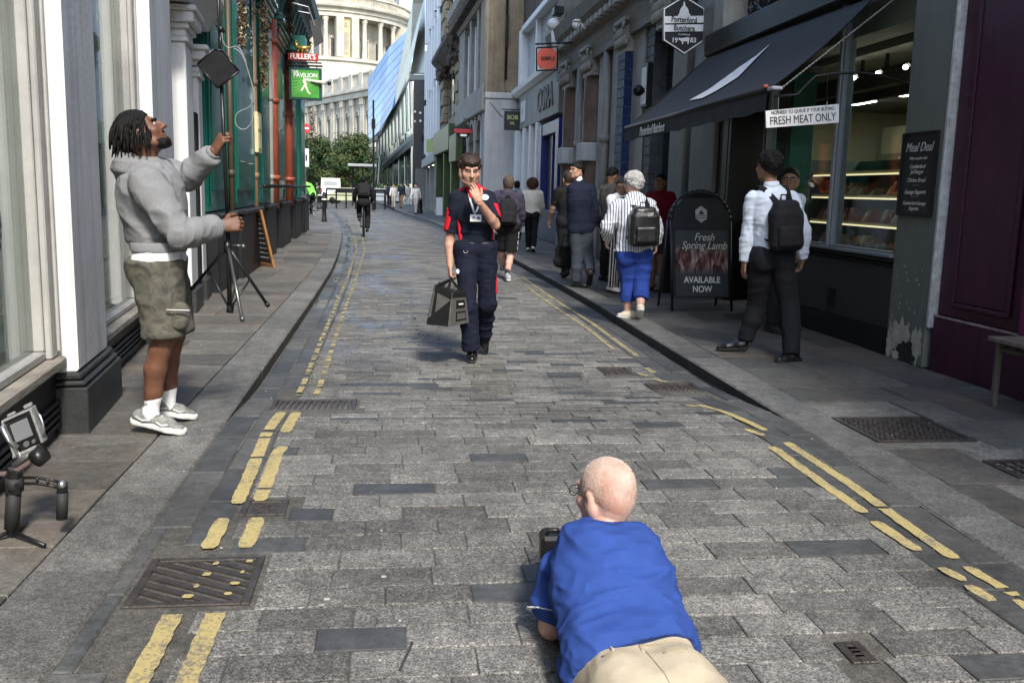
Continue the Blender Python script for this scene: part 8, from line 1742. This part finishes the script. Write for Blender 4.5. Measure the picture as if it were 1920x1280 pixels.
G6.shoe('L', gp(1078, 541, .1)+V3(-.02, .25, 0), LEATHER, RUBBER, .29, res=.01); A = G6.J['anR']; G6.shoe('R', V3(A[0]+.02, A[1]+.16, .12), mat('brown_leather', (.06, .03, .02), .35), RUBBER, .29, res=.01)
G6.hairshell(HAIR_B, 1.1, (0, .09, .06), (0, -.11, -.06), .002, .008, 40, .007); G6.eyes(HAIR_B); G6.glasses(MATS['brown_timber'])
bc = px(1062, 478, Yn+.4); t = empty('holdall', tuple(bc), 0, 'black holdall hanging beside the suited man', 'bag'); P = [cap(V3(-.1, 0, -.1), V3(.1, 0, -.1), .1, .1, (0, 1, 0), .6), cap(V3(-.09, 0, .05), V3(.09, 0, .05), .09, .09, (0, 1, 0), .5)]; v, f = surf(P, .012, .05); mesh_obj('bag_body', [(folds(v, f, .01), f)], BK, t, V3(0, 0, 0)); q = MB(); q.tube([(-.09, 0, .1), (-.05, 0, .3), (.05, 0, .3), (.09, 0, .1)], .01, 6); q.build('handle', BK, t, True)
# ---- others on the right pavement
def at_px(x, y, H=0): p = gp(x, y, .1); return p
DPOLO = cloth('black_polo', (.014, .014, .015)); GPOLO = cloth('grey_polo', (.09, .085, .08)); MAR = cloth('maroon_polo', (.16, .008, .02)); STT = cloth('striped_trousers', (.02, .022, .02)); wave_over(STT, (.5, .5, .46), 9, 'X', .3)
p = gp(1062, 522, .1); simple_person('man in black short-sleeved shirt walking just left of the suited man', p[0], p[1]+.1, .1, 10, 1.74, SK_L, HAIR_BR, DPOLO, cloth('black_trousers', (.014, .014, .015)), RUBBER, .2, 'R', sleeve=.8, res=.014)
simple_person('dark-haired man in grey polo looking down at his phone', 3.42, 14.6, .1, -60, 1.80, SK_M, HAIR_B, GPOLO, CTR, LEATHER, sleeve=.8, hp=-28, res=.014, over=None)
simple_person('person in striped trousers standing behind the grey-haired woman', 3.18, 13.0, .1, -150, 1.62, SK_M, HAIR_BR, TEE, STT, WRUB, sleeve=1.2, hp=-20, hy=-200, res=.014, glasses=True)
simple_person('man in maroon polo and shorts standing against the grey wall', 3.86, 13.3, .1, 130, 1.70, SK_M, HAIR_B, MAR, cloth('dark_shorts', (.03, .028, .028)), mat('tan_sandal', (.15, .09, .06), .7), sleeve=.85, shorts=.9, hp=-4, hy=150, res=.013)
# man with dark hoodie and backpack in black shorts, in the road
Yp = 15.7; J, f_, r_ = standing(1.93, Yp, 0, -8, 1.74, .16, 'L', .1, 1.08); SKP = SK_P
J['anR'] = px(951, 514, Yp-.1); J['knR'] = px(957, 478, Yp+.05); J['toeR'] = px(950, 527, Yp-.05); J['toeR'][2] = .04; J['anL'] = px(942, 500, Yp+.55); J['knL'] = px(940, 475, Yp+.2); J['toeL'] = J['anL']+V3(0, .17, -.08)
G7 = Fig(J, 0, 0, 0, 1.06, 1.08, SKP, .013, 'man in dark hoodie, black shorts and black backpack walking away in the road', loc=(1.93, Yp, 0))
for q, s_ in (('L', -1), ('R', 1)): G7.add(hand(G7.J['wr'+q], nrm(G7.J['wr'+q]-G7.J['el'+q]), (1 if q == 'L' else -1, 0, 0), s_, res=.006))
G7.build_body(.008); PH_ = cloth('dusty_purple_hoodie', (.045, .038, .06), .15, 6); up, rx, fr = G7.up, G7.rx, G7.fr
G7.piece('hoodie', G7.torso(.03)+[cap(G7.J['hipL']+up*.03, G7.J['hipR']+up*.03, .12, .12), cap(G7.J['neck']-fr*.08-rx*.05, G7.J['neck']-fr*.08+rx*.05, .055, .055), cutp(px(955, 420, Yp), (0, 0, 1))]+G7.arm('L', .026, .03, 0, 1.95, True)+G7.arm('R', .026, .03, 0, 1.95, True), PH_, .011, .04, amp=.012, seed=71)
SHB = cloth('black_sport_shorts', (.012, .012, .013)); G7.piece('shorts', [cap(G7.J['hipL']+up*.02, G7.J['hipR']+up*.02, .115, .115)]+G7.bum(.02)+G7.leg('L', 0, 0, 0, .86, True, [.12, .115, .105, .1, .1, .1])+G7.leg('R', 0, 0, 0, .86, True, [.12, .115, .105, .1, .1, .1]), SHB, .011, amp=.01, seed=72)
H_, K_ = G7.J['hipR'], G7.J['knR']; G7.piece('white_side_stripe', [cap(H_+rx*.09-fr*.03+(K_-H_)*.2, H_+rx*.085-fr*.03+(K_-H_)*.8, .03, .03)], M_WHITE, .009)
for q in 'LR': G7.shoe(q, G7.J['toe'+q], mat('black_white_trainer', (.08, .08, .08), .6, .8, 30, col2=(.5, .5, .5)), WRUB, .28, res=.01); G7.piece('sock', [cap(G7.J['an'+q]+V3(0, 0, .05), G7.J['an'+q], .044, .043)], RUBBER, .01)
G7.hairshell(mat('brown_beanie_hair', (.07, .05, .035), .9, .3, 40), 1.12, (0, .09, .04), (0, -.1, -.085), .004, .008, 40, .007)
backpack('plain black backpack on the man in black shorts', G7.J['neck']-up*.30-fr*.2, rx, up, fr, .30, .46, .18, MATS['black_backpack_nylon'], G7)
p = gp(996, 473, .1); FW_ = simple_person('woman with curly auburn hair in cream jumper and black trousers walking away', p[0], p[1]+.1, .1, -14, 1.66, SK_P, None, cloth('cream_knit_jumper', (.60, .57, .50), .05, 20), cloth('black_soft_trousers', (.012, .012, .013)), CRM, .16, 'L', b=1.05, res=.015, topo=.026, hem=.95)
tufts(FW_, HAIR_C, 420, .06, 9, curl=1.0, g=1.45, top=-.3)
FW_.hairshell(HAIR_C, 1.2, (0, .09, .05), (0, -.12, -.13), .03, .03, 22, .009)
simple_person('short-haired person in pale teal top farther along the pavement', px(970, 338, 27)[0], 27, .1, 0, 1.68, SK_D, HAIR_B, cloth('pale_teal_top', (.20, .34, .33)), CTR, LEATHER, .12, sleeve=.8, res=.018)
# far pedestrians
for (x, y, H_, face_, tm, bm, lab) in ((738, 391, 1.68, 170, cloth('bright_white_top', (.62, .6, .55)), cloth('pale_trousers', (.45, .4, .34)), 'far pedestrian in pale clothes just right of the small bollard'), (752, 391, 1.76, 160, cloth('dark_blue_jacket', (.03, .035, .05)), cloth('tan_trousers', (.3, .19, .1)), 'far pedestrian in dark jacket and tan trousers'),
        (765, 386, 1.75, 20, MATS['bright_white_top'], MATS['bright_white_top'], 'far pedestrian dressed all in white'), (780, 402, 1.68, 150, MATS['bright_white_top'], MATS['pale_trousers'], 'auburn-haired far pedestrian in white beside the stout bollard'), (730, 388, 1.7, 0, MATS['dark_blue_jacket'], MATS['black_trousers'], 'far pedestrian in black by the barrier')):
    p = gp(x, y, .08); simple_person(lab, p[0], p[1], .08, face_, H_, SK_P, HAIR_BR, tm, bm, RUBBER, .12, res=.022, folds_=.004)
# ---- cyclists
def bicycle(x, y, z, hd, label, col=(.02, .02, .02)):
    """hd heading degrees, 0 = away"""
    t = empty('bicycle', (x, y, z), math.radians(hd), label, 'bicycle'); m = mat('bike_paint_%d' % int(y), col, .35, .1, metal=.3)
    for yy in (-.52, .52):
        q = MB(); q.tube([(0, yy+.34*math.cos(a), .34+.34*math.sin(a)) for a in [2*PI*i/28 for i in range(29)]], .02, 8); w = q.build('wheel', RUBBER, t, True)
        q = MB(); q.tube([(0, yy+.315*math.cos(a), .34+.315*math.sin(a)) for a in [2*PI*i/28 for i in range(29)]], .009, 6)
        for i in range(12): a = 2*PI*i/12; q.tube([(0, yy, .34), (0, yy+.31*math.cos(a), .34+.31*math.sin(a))], .0025, 3)
        q.build('rim', M_STEEL, w, True)
    q = MB()
    for a, b in (((0, -.52, .34), (0, -.05, .30)), ((0, -.52, .34), (0, -.2, .78)), ((0, -.05, .30), (0, -.22, .9)), ((0, -.05, .3), (0, .38, .78)), ((0, -.2, .8), (0, .36, .86)), ((0, .36, .9), (0, .52, .34))): q.tube([a, b], .017, 8)
    q.build('frame', m, t, True); q = MB(); q.tube([(0, .36, .88), (0, .34, 1.0)], .014, 6); q.tube([(-.28, .28, 1.02), (-.1, .36, 1.02), (.1, .36, 1.02), (.28, .28, 1.02)], .014, 8); q.build('handlebar', m, t, True)
    q = MB(); q.sph((0, -.24, .95), (.07, .13, .03), 12, 6); q.tube([(0, -.22, .88), (0, -.24, .94)], .014, 6); q.build('saddle', LEATHER, t, True)
    q = MB(); q.tube([(-.1, -.05, .30), (.1, -.05, .30)], .03, 8); q.tube([(.09, -.05, .30), (.09, -.02, .15)], .012, 6); q.tube([(-.09, -.05, .3), (-.09, -.08, .45)], .012, 6); q.box(.05, .15, -.07, .03, .13, .15); q.box(-.15, -.05, -.13, -.03, .45, .47); q.build('crank', SG, t, True); return t
def cyclist(x, y, z, hd, label, top, bot, hair, gl, skin=SK_M, res=.017, helm=None):
    a = math.radians(hd); f = V3(-math.sin(a), math.cos(a), 0); r = V3(math.cos(a), math.sin(a), 0); o = V3(x, y, z); W_ = lambda u, v, h: o+r*u+f*v+V3(0, 0, h)
    J = dict(pel=W_(0, -.25, 1.06), neck=W_(0, .06, 1.52), head=W_(0, .14, 1.68), shL=W_(-.18, .04, 1.47), shR=W_(.18, .04, 1.47), elL=W_(-.27, .16, 1.24), elR=W_(.27, .16, 1.24), wrL=W_(-.27, .3, 1.07), wrR=W_(.27, .3, 1.07),
             hipL=W_(-.09, -.24, 1.03), hipR=W_(.09, -.24, 1.03), knL=W_(-.14, .12, .84), knR=W_(.13, .02, .62), anL=W_(-.12, -.1, .55), anR=W_(.11, -.06, .23))
    F_ = Fig(J, hd, 0, 0, 1.03, 1.05, skin, res, label, loc=(x, y, z))
    for q, s_ in (('L', -1), ('R', 1)): F_.add(hand(F_.J['wr'+q], f, (0, 0, -1), -s_, (.8, .8, .8, .8), 1, .007))
    F_.build_body(.009); F_.piece('jacket', F_.torso(.022)+F_.arm('L', .02, .02, 0, 1.95, True)+F_.arm('R', .02, .02, 0, 1.95, True), top, .013, .035, amp=.01, seed=81)
    F_.piece('trousers', [cap(F_.J['hipL'], F_.J['hipR'], .11, .11)]+F_.bum(.02)+F_.leg('L', 0, 0, 0, 1.95, True, t4)+F_.leg('R', 0, 0, 0, 1.95, True, t4), bot, .013, amp=.008)
    for q in 'LR': F_.shoe(q, F_.J['an'+q]+f*.15-V3(0, 0, .085), RUBBER, RUBBER, .27, res=.012)
    F_.hairshell(hair, 1.1, res=.008); bicycle(x, y, z, hd, gl); return F_
p = gp(681, 444, 0); C1 = cyclist(p[0], p[1]+.4, 0, 3, 'cyclist in black riding away down the street', cloth('black_cycling_jacket', (.012, .013, .02)), MATS['black_trousers'], HAIR_B, 'black bicycle ridden away by the cyclist in black')
backpack('round black backpack on the cyclist', C1.J['neck']-C1.up*.27-C1.fr*.2, C1.rx, C1.up, C1.fr, .36, .5, .2, MATS['black_backpack_nylon'], C1)
cyclist(px(579, 360, 44)[0], 44, .05, 60, 'cyclist in fluorescent green top half hidden by the pub corner', cloth('fluorescent_green', (.22, .75, .10)), MATS['black_trousers'], HAIR_B, 'bicycle under the fluorescent cyclist at the pub corner', SK_P, .02)
# ---- A-board of the butcher
ab = empty('pavement_a_board', (3.86, 11.15, .1), 0, 'black arched butcher A-board advertising Fresh Spring Lamb available now', 'pavement sign')
Ya = 11.1; x0, x1 = aY(1250, 500, Ya).x, aY(1362, 500, Ya).x; zb = .1; w2 = (x1-x0)/2; ztop = aY(1303, 357, Ya).z-.1; ab.location = ((x0+x1)/2, Ya, .1); ab.rotation_euler = (0, 0, math.radians(3))
BKP = mat('black_board_plastic', (.014, .014, .016), .35, .1, 4)
def tilt(q, s=1): q.v = [(v[0], v[1]+s*(.26-(v[2])*.19), v[2]) for v in q.v] if s > 0 else [(v[0], v[1]-(.26-(v[2])*.19), v[2]) for v in q.v]
arch = [(-w2, .02), (-w2, ztop-w2*.95)]+[(-w2*math.cos(t), ztop-w2*.95+w2*.95*math.sin(t)) for t in [PI*i/16 for i in range(1, 16)]]+[(w2, ztop-w2*.95), (w2, .02)]
for s in (1, -1):
    q = MB(); n_ = len(arch)
    for a, b in zip(arch, arch[1:]): q.tube([(a[0], 0, a[1]), (b[0], 0, b[1])], .016, 6)
    tilt(q, -s); q.build('frame', BKP, ab, True)
    q = MB(); q.prism([(a[0]*.95, max(.18, a[1]-.02)) for a in arch], 'y', -.006, .006); tilt(q, -s); q.build('panel', BKP, ab)
POST = bpy.data.materials.new('spring_lamb_poster'); POST.use_nodes = True
def _post():
    nt = POST.node_tree; L = nt.links.new; b = nt.nodes['Principled BSDF']; b.inputs['Roughness'].default_value = .25; tc = _n(nt, 'ShaderNodeTexCoord'); s = _n(nt, 'ShaderNodeSeparateXYZ'); L(tc.outputs['Object'], s.inputs[0])
    mp = _n(nt, 'ShaderNodeMapping'); mp.inputs['Scale'].default_value = (9, 1, 3); L(tc.outputs['Object'], mp.inputs[0]); n = _n(nt, 'ShaderNodeTexNoise'); n.inputs['Scale'].default_value = 1.6; n.inputs['Detail'].default_value = 5; n.inputs['Distortion'].default_value = 1; L(mp.outputs[0], n.inputs['Vector'])
    rp = _n(nt, 'ShaderNodeValToRGB'); e = rp.color_ramp.elements; e[0].position = .35; e[0].color = (.02, .012, .012, 1); e[1].position = .7; e[1].color = (.42, .36, .34, 1); k = e.new(.5); k.color = (.14, .05, .045, 1); L(n.outputs[0], rp.inputs[0])
    def band(z0, z1, soft): 
        a = _n(nt, 'ShaderNodeMapRange'); a.interpolation_type = 'SMOOTHSTEP'; a.inputs[1].default_value = z0-soft; a.inputs[2].default_value = z0+soft; L(s.outputs['Z'], a.inputs[0]); c = _n(nt, 'ShaderNodeMapRange'); c.interpolation_type = 'SMOOTHSTEP'; c.inputs[1].default_value = z1-soft; c.inputs[2].default_value = z1+soft; c.inputs[3].default_value = 1; c.inputs[4].default_value = 0; L(s.outputs['Z'], c.inputs[0]); m = _n(nt, 'ShaderNodeMath', operation='MULTIPLY'); L(a.outputs[0], m.inputs[0]); L(c.outputs[0], m.inputs[1]); return m.outputs[0]
    mx = _n(nt, 'ShaderNodeMix', data_type='RGBA'); L(band(.50, .76, .06), mx.inputs[0]); mx.inputs[6].default_value = (.05, .056, .06, 1); L(rp.outputs[0], mx.inputs[7]); L(mx.outputs[2], b.inputs['Base Color'])
_post()
q = MB(); q.box(-w2*.88, w2*.88, -.012, -.007, .2, .98); tilt(q, -1); q.build('poster', POST, ab)
def ttl(z): return -(.26-z*.19)-.018
for s_, sz, z, m, sh in (('Fresh', .13, .9, M_WHITE, .35), ('Spring Lamb', .13, .8, M_WHITE, .35), ('AVAILABLE', .105, .39, M_WHITE, 0), ('NOW', .105, .28, M_WHITE, 0)): text(s_, sz, MATS['sign_chalk_white'] if sh else M_WHITE, face((0 if sh == 0 else .03, ttl(z), z), (1, 0, 0), (0, .19, 1)), ab, shear=sh, ext=.001, sx=.9, bold=.002 if not sh else 0)
hc = ztop-w2*.75; q = MB(); q.slab([(.085*math.sin(PI/3*i)*1.0, ttl(hc+.1*math.cos(PI/3*i)), hc+.1*math.cos(PI/3*i)) for i in range(6)], (0, 1, 0), .004); q.build('hexagon_emblem', mat('pale_emblem', (.42, .42, .42), .5), ab)
q = MB(); q.slab([(x, ttl(hc+z)-.004, hc+z) for x, z in ((-.03, 0), (-.028, .02), (-.012, .035), (-.004, .045), (0, .075), (.004, .045), (.012, .035), (.028, .02), (.03, 0))], (0, 1, 0), .003); q.box(-.075, .075, ttl(hc-.03)-.006, ttl(hc-.03)-.003, hc-.018, hc-.012); q.box(-.075, .075, ttl(hc-.045)-.006, ttl(hc-.045)-.003, hc-.045, hc-.038); q.build('emblem_print', BKP, ab)
# ---- table at the right edge
tt = wempty('folding_table', (4.15, 6.35, .1), 'worn brown trestle table against the purple wall at right edge', 'table'); WD = mat('worn_brown_table_top', (.10, .075, .055), .6, .3, 5, .3, 40, stretch=(1, 6, 1), col2=(.19, .15, .12)); MT = mat('grey_brown_table_metal', (.10, .09, .075), .5, .3, 8)
a = gp(1862, 762, .1); zt = aY(1850, 632, a[1]).z; q = MB(); q.box(a[0]-.06, 4.49, 4.9, a[1]+.06, zt-.03, zt, bev=.004); q.build('table_top', WD, tt)
for (x, y) in ((a[0], a[1]), (4.42, a[1]), (a[0], 5.0), (4.42, 5.0)): q = MB(); q.box(x-.018, x+.018, y-.018, y+.018, .1, zt-.032, bev=.003); q.build('leg', MT, tt)
q = MB(); q.tube([(a[0], a[1], .46), (4.42, a[1], zt-.05)], .012, 6); q.tube([(a[0], a[1], .2+.3), (a[0], 5.2, zt-.05)], .012, 6); q.build('brace', MT, tt); q = MB(); q.box(a[0]-.015, 4.43, a[1]-.015, a[1]+.015, zt-.07, zt-.033); q.build('apron', MT, tt)
# litter: pale specks on the stones
for i, (x, y) in enumerate(((613, 1122), (600, 1135), (1215, 690))): pass
